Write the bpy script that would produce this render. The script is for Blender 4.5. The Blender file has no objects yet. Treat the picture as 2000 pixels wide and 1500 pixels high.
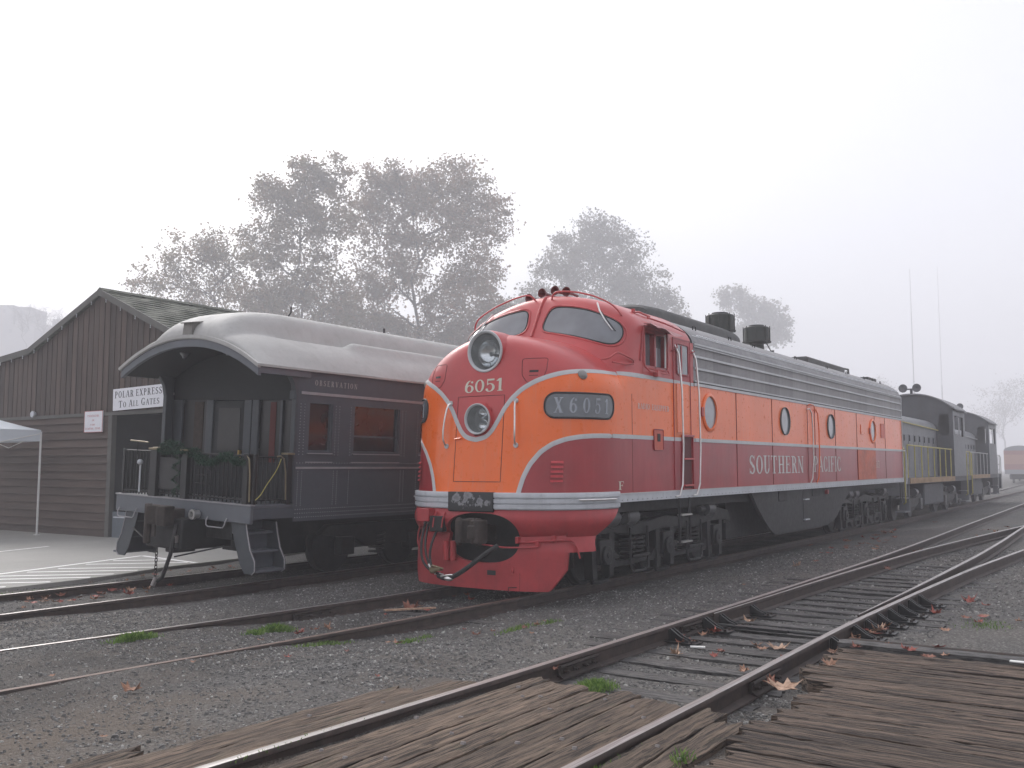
import bpy, math, random
from math import sin, cos, pi, radians, sqrt, hypot, atan2, tan
from mathutils import Vector, Matrix

# ------------------------------------------------------------------ camera
scene = bpy.context.scene
COL = scene.collection
CAM = (-10.35, -7.95, 1.835)
YAW = radians(34.155)      # view direction, from +X towards +Y
PITCH = radians(5.035)
cd = bpy.data.cameras.new('camera'); cam = bpy.data.objects.new('camera', cd); COL.objects.link(cam)
cd.sensor_width = 36.0; cd.lens = 36.0 * 1850.0 / 2000.0
cd.clip_start = 0.05; cd.clip_end = 3000.0
cam.location = CAM
cam.rotation_euler = (radians(90) + PITCH, 0, YAW - radians(90))
scene.camera = cam

# ------------------------------------------------------------------ sky, sun, exposure
SUN_EL = radians(40); SUN_AZ = radians(66)      # azimuth from +X towards +Y (back left)
w = bpy.data.worlds.new('World'); scene.world = w; w.use_nodes = True
nt = w.node_tree; nt.nodes.clear()
wo = nt.nodes.new('ShaderNodeOutputWorld'); bg = nt.nodes.new('ShaderNodeBackground')
sky = nt.nodes.new('ShaderNodeTexSky'); sky.sky_type = 'NISHITA'; sky.sun_disc = False
sky.sun_elevation = SUN_EL; sky.sun_rotation = radians(90) - SUN_AZ
sky.dust_density = 5.0; sky.air_density = 1.0; sky.ozone_density = 1.0
hs = nt.nodes.new('ShaderNodeHueSaturation'); hs.inputs['Saturation'].default_value = 0.25
nt.links.new(sky.outputs[0], hs.inputs['Color'])
ov = nt.nodes.new('ShaderNodeMix'); ov.data_type = 'RGBA'; ov.inputs[0].default_value = .42      # high overcast evens the sky out
ov.inputs[7].default_value = (3.9, 3.94, 4.45, 1); nt.links.new(hs.outputs[0], ov.inputs[6]); nt.links.new(ov.outputs[2], bg.inputs[0])
bg.inputs[1].default_value = 0.12
nt.links.new(bg.outputs[0], wo.inputs[0])
sd = bpy.data.lights.new('sun', 'SUN'); sd.energy = 0.6; sd.angle = radians(25); sd.color = (1.0, 0.97, 0.93)
so = bpy.data.objects.new('sun', sd); COL.objects.link(so)
sdir = Vector((cos(SUN_EL)*cos(SUN_AZ), cos(SUN_EL)*sin(SUN_AZ), sin(SUN_EL)))
so.rotation_euler = (-sdir).to_track_quat('-Z', 'Y').to_euler()
so.location = (0, 30, 30)
vs = scene.view_settings
vs.view_transform = 'Standard'; vs.look = 'None'; vs.gamma = 1.0; vs.use_curve_mapping = False
vs.exposure = 1.2
scene.render.engine = 'CYCLES'
cy = scene.cycles
cy.use_denoising = True
cy.max_bounces = 8; cy.diffuse_bounces = 3; cy.glossy_bounces = 3; cy.transmission_bounces = 4
cy.transparent_max_bounces = 8; cy.volume_bounces = 4
cy.sample_clamp_indirect = 4.0
HAZE_DENSITY = 0.0033

# ------------------------------------------------------------------ helpers
ORG = {}
rnd = random.Random(7)

def tag(o, label=None, cat=None, group=None, kind=None):
    if label: o['label'] = label
    if cat: o['category'] = cat
    if group: o['group'] = group
    if kind: o['kind'] = kind
    return o

def thing(name, label, cat, loc=(0, 0, 0), group=None, rot=None):
    o = bpy.data.objects.new(name, None); COL.objects.link(o)
    o.location = loc; o.empty_display_size = 0.3
    if rot: o.rotation_euler = rot
    ORG[o.name] = Vector(loc)
    return tag(o, label, cat, group)

def kids(o):
    return [c for c in list(bpy.data.objects) if c.parent == o]

def copy_tree(o, parent=None, _all=None):
    if _all is None:
        _all = {}
        for c in bpy.data.objects:
            if c.parent: _all.setdefault(c.parent.name, []).append(c)
    c = o.copy(); COL.objects.link(c)
    if parent: c.parent = parent
    for ch in _all.get(o.name, []): copy_tree(ch, c, _all)
    return c

ORD = ['first', 'second', 'third', 'fourth', 'fifth', 'sixth', 'seventh', 'eighth', 'ninth', 'tenth', 'eleventh', 'twelfth',
       'thirteenth', 'fourteenth', 'fifteenth', 'sixteenth', 'seventeenth', 'eighteenth', 'nineteenth', 'twentieth']
TENS = ['', '', 'twenty', 'thirty', 'forty', 'fifty', 'sixty', 'seventy']
def ordinal(i):
    i += 1
    if i <= 20: return ORD[i-1]
    if i % 10 == 0: return {30: 'thirtieth', 40: 'fortieth', 50: 'fiftieth', 60: 'sixtieth', 70: 'seventieth'}[i]
    return TENS[i//10] + '-' + ORD[i % 10 - 1]

def sst(a, b, x):
    t = max(0.0, min(1.0, (x-a)/(b-a))); return t*t*(3-2*t)

def interp(pts, x):
    if x <= pts[0][0]: return pts[0][1]
    for (a, va), (b, vb) in zip(pts, pts[1:]):
        if x <= b: return va + (vb-va)*(x-a)/(b-a)
    return pts[-1][1]

class MB:
    def __init__(s): s.v = []; s.f = []; s.m = []; s.cur = 0
    def add(s, vs_, fs):
        b = len(s.v); s.v += [tuple(p) for p in vs_]
        for f in fs: s.f.append(tuple(i+b for i in f)); s.m.append(s.cur)
    def mi(s, i): s.cur = i; return s
    def box(s, x0, x1, y0, y1, z0, z1, M=None):
        p = [(x0,y0,z0),(x1,y0,z0),(x1,y1,z0),(x0,y1,z0),(x0,y0,z1),(x1,y0,z1),(x1,y1,z1),(x0,y1,z1)]
        if M is not None: p = [M @ Vector(q) for q in p]
        s.add(p, [(0,3,2,1),(4,5,6,7),(0,1,5,4),(1,2,6,5),(2,3,7,6),(3,0,4,7)]); return s
    def cyl(s, a, b, r0, r1=None, n=12, caps=True):
        if r1 is None: r1 = r0
        a = Vector(a); b = Vector(b); d = (b-a)
        if d.length < 1e-6: return s
        d.normalize()
        u = d.orthogonal().normalized(); w_ = d.cross(u)
        V = []
        for c, r in ((a, r0), (b, r1)):
            for i in range(n):
                t = 2*pi*i/n; V.append(c + (u*cos(t)+w_*sin(t))*r)
        F = [(i, (i+1) % n, n+(i+1) % n, n+i) for i in range(n)]
        if caps: F += [tuple(range(n-1, -1, -1)), tuple(range(n, 2*n))]
        s.add(V, F); return s
    def rev(s, c, axis, prof, n=20, arc=2*pi):
        """prof: list of (distance along axis, radius)"""
        c = Vector(c); d = Vector(axis).normalized(); u = d.orthogonal().normalized(); w_ = d.cross(u)
        V = []
        for h, r in prof:
            for i in range(n):
                t = arc*i/n; V.append(c + d*h + (u*cos(t)+w_*sin(t))*max(r, 1e-5))
        F = []
        for k in range(len(prof)-1):
            for i in range(n):
                j = (i+1) % n
                F.append((k*n+i, k*n+j, (k+1)*n+j, (k+1)*n+i))
        s.add(V, F); return s
    def tube(s, pts, r, n=8, closed=False, caps=True):
        P = [Vector(p) for p in pts]; N = len(P)
        rr = r if isinstance(r, (list, tuple)) else [r]*N
        V = []; up = None
        for i, p in enumerate(P):
            if closed: d = P[(i+1) % N]-P[i-1]
            else: d = P[min(i+1, N-1)]-P[max(i-1, 0)]
            if d.length < 1e-9: d = Vector((0, 0, 1))
            d.normalize()
            if up is None: up = d.orthogonal().normalized()
            else:
                up = up - d*up.dot(d)
                if up.length < 1e-6: up = d.orthogonal()
                up.normalize()
            w_ = d.cross(up)
            for k in range(n):
                t = 2*pi*k/n; V.append(p + (up*cos(t)+w_*sin(t))*rr[i])
        F = []
        for i in range(N if closed else N-1):
            a = i*n; b = ((i+1) % N)*n
            for k in range(n): F.append((a+k, a+(k+1) % n, b+(k+1) % n, b+k))
        if caps and not closed: F += [tuple(range(n-1, -1, -1)), tuple(range((N-1)*n, N*n))]
        s.add(V, F); return s
    def grid(s, rows, flip=False, closed=False, mats=None):
        n = len(rows[0]); V = [p for r in rows for p in r]; b = len(s.v); s.v += [tuple(p) for p in V]
        for i in range(len(rows)-1):
            for j in range(n if closed else n-1):
                k = (j+1) % n
                f = (i*n+j, i*n+k, (i+1)*n+k, (i+1)*n+j)
                if flip: f = f[::-1]
                s.f.append(tuple(q+b for q in f)); s.m.append(mats(i, j) if mats else s.cur)
        return s
    def prism(s, poly, axis, a, b):
        """extrude a 2-D polygon: axis 'y' -> poly in (x,z); 'x' -> (y,z); 'z' -> (x,y)"""
        mk = {'y': lambda p, t: (p[0], t, p[1]), 'x': lambda p, t: (t, p[0], p[1]), 'z': lambda p, t: (p[0], p[1], t)}[axis]
        n = len(poly); A = [mk(p, a) for p in poly]; B = [mk(p, b) for p in poly]
        s.add(A+B, [tuple(range(n)), tuple(range(2*n-1, n-1, -1))] + [(i, i+n, (i+1) % n+n, (i+1) % n) for i in range(n)]); return s
    def ball(s, c, r, n=12, m=8, sc=(1, 1, 1)):
        V = []; c = Vector(c)
        for i in range(m+1):
            a = pi*i/m
            for j in range(n):
                t = 2*pi*j/n; V.append(c+Vector((sin(a)*cos(t)*sc[0], sin(a)*sin(t)*sc[1], cos(a)*sc[2]))*r)
        s.add(V, [(i*n+j, (i+1)*n+j, (i+1)*n+(j+1) % n, i*n+(j+1) % n) for i in range(m) for j in range(n)]); return s
    def build(s, name, mats, parent=None, smooth=35, bevel=0, recalc=True):
        me = bpy.data.meshes.new(name)
        V = s.v
        if parent is not None:
            o = ORG.get(parent.name)
            if o is None and parent.parent: o = ORG.get(parent.parent.name)
            if o is not None: V = [(p[0]-o.x, p[1]-o.y, p[2]-o.z) for p in V]
        me.from_pydata(V, [], s.f)
        if not isinstance(mats, (list, tuple)): mats = [mats]
        for m in mats: me.materials.append(m)
        if any(s.m): me.polygons.foreach_set('material_index', s.m)
        if recalc:
            import bmesh
            bm = bmesh.new(); bm.from_mesh(me); bmesh.ops.recalc_face_normals(bm, faces=bm.faces); bm.to_mesh(me); bm.free()
        if smooth:
            me.polygons.foreach_set('use_smooth', [True]*len(me.polygons))
            me.set_sharp_from_angle(angle=radians(smooth))
        me.update()
        ob = bpy.data.objects.new(name, me); COL.objects.link(ob)
        if parent is not None:
            ob.parent = parent
            if parent.type == 'MESH' and parent.name not in ORG:
                pass
        if bevel:
            b = ob.modifiers.new('bevel', 'BEVEL'); b.width = bevel; b.segments = 2; b.limit_method = 'ANGLE'; b.angle_limit = radians(40)
            b.harden_normals = False
        return ob

def sub(ob, parent_obj):
    ob.parent = parent_obj; return ob

# ------------------------------------------------------------------ materials
def newmat(name):
    m = bpy.data.materials.new(name); m.use_nodes = True
    nt = m.node_tree; b = nt.nodes['Principled BSDF']
    return m, nt, b
def tcoord(nt, scale=(1, 1, 1), kind='Object'):
    tc = nt.nodes.new('ShaderNodeTexCoord'); mp = nt.nodes.new('ShaderNodeMapping')
    mp.inputs['Scale'].default_value = scale
    nt.links.new(tc.outputs[kind], mp.inputs['Vector']); return mp.outputs[0]
def noise(nt, vec, scale, detail=4, rough=.6):
    n = nt.nodes.new('ShaderNodeTexNoise'); n.inputs['Scale'].default_value = scale
    n.inputs['Detail'].default_value = detail; n.inputs['Roughness'].default_value = rough
    nt.links.new(vec, n.inputs['Vector']); return n.outputs['Fac']
def ramp(nt, fac, stops):
    r = nt.nodes.new('ShaderNodeValToRGB'); e = r.color_ramp.elements
    while len(e) < len(stops): e.new(0.5)
    for i, (p, c) in enumerate(stops):
        e[i].position = p; e[i].color = (c[0], c[1], c[2], 1) if isinstance(c, (tuple, list)) else (c, c, c, 1)
    nt.links.new(fac, r.inputs[0]); return r.outputs[0]
def mixc(nt, fac, a, b, mode='MIX'):
    m = nt.nodes.new('ShaderNodeMix'); m.data_type = 'RGBA'; m.blend_type = mode
    for s_, v in ((0, fac), (6, a), (7, b)):
        if isinstance(v, bpy.types.NodeSocket): nt.links.new(v, m.inputs[s_])
        elif s_ == 0: m.inputs[0].default_value = v
        else: m.inputs[s_].default_value = (v[0], v[1], v[2], 1)
    return m.outputs[2]
def math_(nt, op, a, b=None):
    m = nt.nodes.new('ShaderNodeMath'); m.operation = op
    for i, v in enumerate((a, b)):
        if v is None: continue
        if isinstance(v, bpy.types.NodeSocket): nt.links.new(v, m.inputs[i])
        else: m.inputs[i].default_value = v
    return m.outputs[0]
def bump(nt, b, h, strength=.3, dist=.01):
    n = nt.nodes.new('ShaderNodeBump'); n.inputs['Strength'].default_value = strength; n.inputs['Distance'].default_value = dist
    nt.links.new(h, n.inputs['Height']); nt.links.new(n.outputs[0], b.inputs['Normal'])
    return n
def paint(name, c, rough=.35, var=.18, scale=1.2, streak=.25, dirt=(.12, .09, .07), metal=0., bmp=.05, coat=0., dirtamt=.35, rv=.15, wavy=0.):
    """painted metal with faded patches, vertical rain streaks and grime"""
    m, nt, b = newmat(name)
    v = tcoord(nt); n1 = noise(nt, v, scale, 5, .65)
    vs_ = tcoord(nt, (6, 6, .35)); n2 = noise(nt, vs_, 1.6, 5, .7)
    v3 = tcoord(nt, (1, 1, 1)); n3 = noise(nt, v3, 9, 6, .7)
    lo = tuple(x*(1-var) for x in c); hi = tuple(min(1, x*(1+var)+.01*var) for x in c)
    col = ramp(nt, n1, [(.3, lo), (.7, hi)])
    sf = math_(nt, 'MULTIPLY', ramp(nt, n2, [(.5, 0.), (.78, 1.)]), streak)
    col = mixc(nt, sf, col, dirt)
    df = math_(nt, 'MULTIPLY', ramp(nt, n3, [(.56, 0.), (.75, 1.)]), dirtamt)
    col = mixc(nt, df, col, dirt)
    nt.links.new(col, b.inputs['Base Color'])
    rr = ramp(nt, n3, [(.3, rough-rv*.5), (.8, min(1, rough+rv))]); nt.links.new(rr, b.inputs['Roughness'])
    b.inputs['Metallic'].default_value = metal
    if coat: b.inputs['Coat Weight'].default_value = coat; b.inputs['Coat Roughness'].default_value = .08
    if bmp:
        nb = noise(nt, tcoord(nt, (1.6, 1.6, .35)) if wavy else v, 3.0 if not wavy else 1.6, 3, .5); bump(nt, b, nb, bmp if not wavy else wavy, .02 if not wavy else .05)
    return m
def flat(name, c, rough=.5, metal=0., var=.1, scale=12, emit=None):
    m, nt, b = newmat(name)
    n1 = noise(nt, tcoord(nt), scale, 4, .6)
    col = ramp(nt, n1, [(.3, tuple(x*(1-var) for x in c)), (.7, tuple(min(1, x*(1+var)) for x in c))])
    nt.links.new(col, b.inputs['Base Color']); b.inputs['Roughness'].default_value = rough; b.inputs['Metallic'].default_value = metal
    return m

M = {}
M['red'] = paint('red_paint', (.50, .056, .056), .38, .14, .8, .12, (.36, .10, .10), dirtamt=0, coat=.2, wavy=.10, rv=.03)
M['dred'] = paint('shaded_red_paint', (.345, .024, .030), .30, .2, .9, .38, (.38, .07, .07), dirtamt=0, coat=.15, wavy=.12, rv=.03)  # same red, shade of its facing in the colour; upper red faded lighter
M['orange'] = paint('orange_paint', (.92, .145, .003), .28, .1, .7, .40, (.74, .27, .15), dirtamt=0, coat=.3, wavy=.12, rv=.03)
M['silver'] = paint('silver_stripe', (.55, .56, .57), .4, .08, 2, .15, (.22, .2, .2), dirtamt=.15, bmp=0)
M['sill'] = paint('light_gray_sill', (.55, .57, .60), .4, .1, 2, .2, (.2, .2, .2), bmp=0)
M['roof'] = paint('gray_roof_paint', (.27, .265, .27), .55, .2, 1.5, .25, (.08, .075, .07), dirtamt=.4)
M['dark'] = paint('black_underframe', (.010, .010, .011), .6, .35, 3, .2, (.035, .03, .025), dirtamt=.35, bmp=.2)
M['truck'] = paint('gray_black_truck', (.011, .011, .012), .45, .3, 3, .3, (.03, .026, .022), dirtamt=.4, bmp=.2)
M['tank'] = paint('dark_gray_tank', (.017, .018, .020), .55, .15, 1, .3, (.05, .05, .05), dirtamt=.3)
M['steel'] = paint('worn_steel', (.75, .74, .72), .32, .1, 8, .1, (.3, .25, .2), metal=.9, bmp=0, rv=.1)
M['rust'] = paint('rusty_iron', (.040, .030, .026), .8, .4, 5, .2, (.085, .052, .038), dirtamt=.6, bmp=.5)
M['rubber'] = flat('black_rubber', (.02, .02, .02), .6, var=.3)
M['white'] = flat('white_paint', (.72, .72, .70), .5, var=.06)
M['brass'] = flat('brass', (.55, .38, .12), .3, .9)
M['yellow'] = paint('yellow_paint', (.46, .40, .11), .5, .2, 3, .2, (.2, .15, .05))
def mk_glass(name, c, rough=.08):
    m, nt, b = newmat(name); b.inputs['Base Color'].default_value = (*c, 1); b.inputs['Roughness'].default_value = rough
    b.inputs['Specular IOR Level'].default_value = .9; b.inputs['Coat Weight'].default_value = .6
    n1 = noise(nt, tcoord(nt), 2.0, 3, .5)
    nt.links.new(ramp(nt, n1, [(.3, tuple(x*.75 for x in c)), (.7, tuple(x*1.25 for x in c))]), b.inputs['Base Color'])
    return m
M['glass'] = mk_glass('gray_glass', (.13, .14, .155))
M['dglass'] = mk_glass('dark_glass', (.03, .03, .032))
M['numb'] = mk_glass('number_board_face', (.07, .085, .10), .25)
M['digit'] = flat('number_board_digit', (.36, .39, .43), .4, var=.08)
# ------------------------------------------------------------------ serif lettering, built as strokes
ST, SN = .17, .065
def _rect(x0, y0, x1, y1): return [[(x0, y0), (x0, y1)], [(x1, y0), (x1, y1)]]
def _diag(x0, y0, x1, y1, w_): return [[(x0-w_/2, y0), (x0+w_/2, y0)], [(x1-w_/2, y1), (x1+w_/2, y1)]]
def _arc(cx, cy_, rx, ry, a0, a1, tv=ST, th_=SN, n=14):
    R = []
    for i in range(n+1):
        a = radians(a0+(a1-a0)*i/n)
        R.append([(cx+rx*cos(a), cy_+ry*sin(a)), (cx+(rx-tv)*cos(a), cy_+(ry-th_)*sin(a))])
    return R
def _stem(x, w_=ST, y0=0., y1=1., sb=True, stp=True, ex=.09):
    L = [_rect(x, y0, x+w_, y1)]
    if sb: L.append(_rect(x-ex, y0, x+w_+ex, y0+.055))
    if stp: L.append(_rect(x-ex, y1-.055, x+w_+ex, y1))
    return L
def _wob(L, w_): return (L, w_)
GL = {
 '0': ([_arc(.32, .5, .32, .5, 0, 360, n=24)], .66),
 'O': ([_arc(.36, .5, .36, .5, 0, 360, n=24)], .74),
 'Q': ([_arc(.36, .5, .36, .5, 0, 360, n=24), _diag(.38, .25, .72, -.1, .14)], .76),
 '1': (_stem(.16, .17, stp=False)+[_diag(.05, .78, .2, .97, .14)], .5),
 '5': ([_rect(.10, .86, .58, 1.), _rect(.10, .5, .165, .9), _arc(.28, .32, .34, .34, 125, -150, n=18), _arc(.10, .17, .09, .09, 0, 360, .09, .09, 8)], .66),
 '6': ([_arc(.34, .31, .31, .31, 0, 360, n=20), _arc(.42, .40, .39, .60, 95, 196, .17, .07, 12), _arc(.52, .84, .09, .09, 0, 360, .09, .09, 8)], .68),
 'X': ([_diag(.1, 1, .56, 0, .2), _diag(.56, 1, .1, 0, .085), _rect(-.02, .945, .25, 1), _rect(.42, .945, .68, 1), _rect(-.02, 0, .22, .055), _rect(.42, 0, .70, .055)], .68),
 'S': ([_arc(.29, .735, .27, .265, 25, 268, .15, .07, 14), _arc(.29, .265, .29, .265, 88, -155, .15, .07, 14), _diag(.16, .66, .42, .34, .19), _rect(.5, .72, .545, .98), _rect(.02, .02, .065, .3)], .6),
 'U': (_stem(.08, .17, .25, 1., sb=False)+_stem(.55, .075, .25, 1., sb=False)+[_arc(.355, .28, .275, .28, 180, 360, .17, .07, 12)], .74),
 'T': (_stem(.255, .17, stp=False)+[_rect(0, .93, .68, 1.), _rect(0, .74, .045, .95), _rect(.635, .74, .68, .95)], .7),
 'H': (_stem(.09)+_stem(.54)+[_rect(.2, .47, .56, .54)], .8),
 'E': (_stem(.09)+[_rect(.2, .935, .6, 1.), _rect(.2, 0, .64, .065), _rect(.2, .48, .48, .54), _rect(.56, .76, .605, .95), _rect(.6, .05, .645, .27), _rect(.44, .4, .485, .62)], .68),
 'F': (_stem(.09)+[_rect(.2, .935, .6, 1.), _rect(.2, .48, .48, .54), _rect(.56, .74, .605, .95), _rect(.44, .4, .485, .62)], .64),
 'R': (_stem(.09)+[_arc(.34, .745, .26, .255, 90, -90, .17, .065, 12), _rect(.2, .935, .35, 1.), _rect(.2, .49, .35, .555), _diag(.38, .52, .60, 0, .18), _rect(.5, 0, .72, .055)], .74),
 'P': (_stem(.09)+[_arc(.34, .72, .27, .28, 90, -90, .17, .065, 12), _rect(.2, .935, .35, 1.), _rect(.2, .44, .35, .505)], .66),
 'B': (_stem(.09)+[_arc(.34, .755, .23, .245, 90, -90, .16, .06, 12), _arc(.36, .275, .26, .275, 90, -90, .17, .06, 12), _rect(.2, .94, .36, 1.), _rect(.2, .49, .36, .55), _rect(.2, 0, .37, .06)], .68),
 'D': (_stem(.09)+[_arc(.32, .5, .38, .5, 90, -90, .17, .065, 16), _rect(.2, .935, .34, 1.), _rect(.2, 0, .34, .065)], .76),
 'N': (_stem(.08, .075)+_stem(.6, .075, sb=False)+[_diag(.1, 1, .62, 0, .17)], .78),
 'A': ([_diag(.06, 0, .36, 1, .08), _diag(.38, 1, .66, 0, .18), _rect(.17, .3, .52, .355), _rect(-.04, 0, .2, .055), _rect(.5, 0, .8, .055)], .76),
 'V': ([_diag(.1, 1, .36, 0, .18), _diag(.64, 1, .38, 0, .08), _rect(-.04, .945, .25, 1), _rect(.52, .945, .76, 1)], .74),
 'C': ([_arc(.36, .5, .36, .5, 42, 318, .17, .065, 20), _rect(.6, .64, .645, .97), _rect(.6, .03, .645, .3)], .7),
 'G': ([_arc(.36, .5, .36, .5, 42, 330, .17, .065, 20), _rect(.6, .66, .645, .97)]+_stem(.5, .15, 0, .42, sb=False), .76),
 'I': (_stem(.1), .38),
 'L': (_stem(.09)+[_rect(.2, 0, .6, .065), _rect(.56, .05, .605, .3)], .64),
 'Z': ([_rect(.05, .93, .6, 1), _rect(.05, 0, .6, .07), _diag(.15, 0, .5, 1, .18)], .66),
}
def text_mb(s, mb, fmap, size, wid=1.0, gap=.10, x0=0., small=None):
    """lay text s along +u from x0; fmap(u, v, lift) -> 3-D point; size = cap height; returns end u"""
    u = x0; k = 0
    for ch in s:
        if ch == ' ': u += .42*size*wid; continue
        sz = size
        if small and ch.islower(): sz = size*small
        L, w_ = GL[ch.upper()]
        for R in L:
            k += 1; lift = (k % 7)*.00035
            # split long straight strokes so they follow a curved surface
            rows = []
            for a, b in zip(R, R[1:]):
                m = 1 if len(R) > 3 else 4
                for i in range(m):
                    t = i/m; rows.append([(a[q][0]+(b[q][0]-a[q][0])*t, a[q][1]+(b[q][1]-a[q][1])*t) for q in (0, 1)])
            rows.append(R[-1])
            mb.grid([[fmap(u+p[0]*sz*wid, p[1]*sz, lift) for p in r] for r in rows])
        u += (w_+gap)*sz*wid
    return u
def text_len(s, size, wid=1.0, gap=.10, small=None):
    u = 0
    for ch in s:
        if ch == ' ': u += .42*size*wid; continue
        sz = size*small if (small and ch.islower()) else size
        u += (GL[ch.upper()][1]+gap)*sz*wid
    return u-gap*size*wid
# ------------------------------------------------------------------ ground and tracks
RAILS = {
 'carL': [(-30, 5.9, .12), (-14, 5.3, .12), (-3.4, 5.10, .12), (-1, 5.03, .12), (.5, 5.05, .12), (60, 5.05, .12)],
 'carR': [(-30, 4.2, .12), (-14, 3.55, .12), (-4.3, 3.36, .12), (-1.3, 3.33, .12), (.5, 3.46, .12), (60, 3.46, .12)],
 'locL': [(-30, 3.5, .10), (-14, 2.15, .10), (-8, 1.55, .10), (-5.45, 1.29, .10), (-4.65, 1.17, .10), (-3.7, 1.05, .10), (-2.55, .97, .10), (-1.75, .90, .10), (-.9, .81, .10), (.15, .76, .10), (1.5, .74, .10), (25, .74, .10), (49, 1.42, .10), (72, 2.2, .10), (110, 4.2, .10)],
 'locR': [(-30, 1.3, .10), (-14, .1, .10), (-8, -.28, .10), (-6.3, -.39, .10), (-5.2, -.46, .10), (-4.4, -.55, .10), (-3.3, -.65, .10), (-2.5, -.70, .10), (-1.2, -.72, .10), (0, -.77, .10), (1.5, -.77, .10), (25, -.77, .10), (49, -.07, .10), (70, .45, .10), (110, 2.5, .10)],
 'neaL': [(-30, -3.5, .28), (-12, -3.66, .28), (-7.1, -3.75, .28), (-4.3, -3.82, .28), (0, -3.87, .28), (4.5, -3.88, .28), (7.2, -3.86, .28), (10.5, -3.79, .28), (19, -3.55, .28), (36.5, -3.09, .28), (70, -2.2, .28)],
 'neaR': [(-30, -5.1, .28), (-12, -5.26, .28), (-6, -5.335, .28), (-4.05, -5.335, .28), (-.5, -5.31, .28), (2.2, -5.38, .28), (5.8, -5.5, .28), (10.3, -5.78, .28), (16, -6.25, .28), (24, -7.1, .28), (45, -10, .28)],
 'cloL': [(-.6, -3.945, .28), (2.6, -3.99, .28), (5.2, -4.045, .28), (8.7, -4.16, .28), (12.8, -4.44, .28), (18.6, -4.90, .28), (24, -5.5, .28), (45, -8.5, .28)],
 'cloR': [(.2, -5.245, .28), (2.8, -5.26, .28), (5.2, -5.25, .28), (8.6, -5.23, .28), (12.2, -5.15, .28), (17.5, -4.98, .28), (18.6, -4.95, .28), (36.5, -4.6, .28), (70, -3.75, .28)],
}
GY = [(-60, .10), (-12, .12), (-7, .135), (-5.9, .12), (-5.3, .105), (-4.6, .098), (-3.9, .105), (-3.2, .122), (-2.6, .10), (-1.7, -.02), (-1.0, -.06), (0, -.06), (1.0, -.05), (1.8, .0), (2.6, .0), (3.3, -.03), (4.3, -.03), (5.1, -.01), (5.7, .05), (6.3, .06), (60, .06)]
GYL = [(-60, .20), (-7, .20), (-5.9, .20), (-5.3, .205), (-3.8, .205), (-2.9, .205), (-2.6, .195), (-1.2, .10), (-.5, .085), (.5, .075), (1.3, .085), (2.4, .06), (3.3, .03), (4.3, .0), (5.1, .03), (5.7, .08), (6.3, .10), (60, .10)]
def ground_z(x, y):
    q = sst(-3.0, -2.4, y)     # 0 at the nearest track, 1 further left
    t = (1-sst(-4.5, -3.95, x))*(1-q)+(1-sst(-4.4, -1.6, x))*q
    # the near track is buried only at its plank crossing
    a = interp(GY, y); b = interp(GYL, y)
    return a*(1-t)+b*t
def nz(x, y):
    return .012*sin(x*3.1+1.7*sin(y*1.3))*cos(y*2.7+1.1*sin(x*.9))+.006*sin(x*9.3+y*4.1)*sin(y*8.2-x*3.3)

# gravel material
def gravel_mat():
    m, nt, b = newmat('gravel_ballast')
    v = tcoord(nt)
    vo = nt.nodes.new('ShaderNodeTexVoronoi'); vo.inputs['Scale'].default_value = 52; nt.links.new(v, vo.inputs['Vector'])
    vo2 = nt.nodes.new('ShaderNodeTexVoronoi'); vo2.inputs['Scale'].default_value = 95; nt.links.new(v, vo2.inputs['Vector'])
    sep = nt.nodes.new('ShaderNodeSeparateColor'); nt.links.new(vo.outputs['Color'], sep.inputs[0])
    c1 = ramp(nt, sep.outputs[0], [(0, (.075, .073, .070)), (.45, (.125, .121, .115)), (.75, (.18, .175, .165)), (.93, (.25, .243, .23)), (1, (.42, .41, .39))])
    sep2 = nt.nodes.new('ShaderNodeSeparateColor'); nt.links.new(vo2.outputs['Color'], sep2.inputs[0])
    c2 = ramp(nt, sep2.outputs[0], [(0, (.05, .05, .05)), (.6, (.12, .12, .115)), (1, (.26, .25, .24))])
    c = mixc(nt, .35, c1, c2)
    n1 = noise(nt, v, .55, 5, .6)
    dirtf = ramp(nt, n1, [(.36, 0.), (.56, .85)])
    # brown fines towards the crossing (-x)
    sx = nt.nodes.new('ShaderNodeSeparateXYZ'); nt.links.new(v, sx.inputs[0])
    mr = nt.nodes.new('ShaderNodeMapRange'); mr.inputs[1].default_value = -2.0; mr.inputs[2].default_value = -7.0; mr.inputs[3].default_value = 0.15; mr.inputs[4].default_value = 1.0
    nt.links.new(sx.outputs[0], mr.inputs[0])
    df = math_(nt, 'MULTIPLY', dirtf, mr.outputs[0])
    c = mixc(nt, df, c, (.135, .105, .080))
    n4 = noise(nt, v, .28, 3, .5)
    c = mixc(nt, 1.0, c, ramp(nt, n4, [(.3, (.80, .80, .82)), (.7, (1.12, 1.1, 1.06))]), 'MULTIPLY')
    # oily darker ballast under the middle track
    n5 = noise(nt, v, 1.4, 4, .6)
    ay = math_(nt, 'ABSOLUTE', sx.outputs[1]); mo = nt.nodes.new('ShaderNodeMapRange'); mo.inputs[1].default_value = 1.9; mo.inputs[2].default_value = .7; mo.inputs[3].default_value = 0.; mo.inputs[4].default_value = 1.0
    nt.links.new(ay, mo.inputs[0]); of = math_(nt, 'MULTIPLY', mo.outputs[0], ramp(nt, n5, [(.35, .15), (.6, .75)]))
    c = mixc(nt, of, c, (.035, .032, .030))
    nt.links.new(c, b.inputs['Base Color']); b.inputs['Roughness'].default_value = .85
    d = math_(nt, 'ADD', vo.outputs['Distance'], math_(nt, 'MULTIPLY', vo2.outputs['Distance'], .4))
    bump(nt, b, d, .9, .035).invert = True
    return m
M['gravel'] = gravel_mat()
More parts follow.
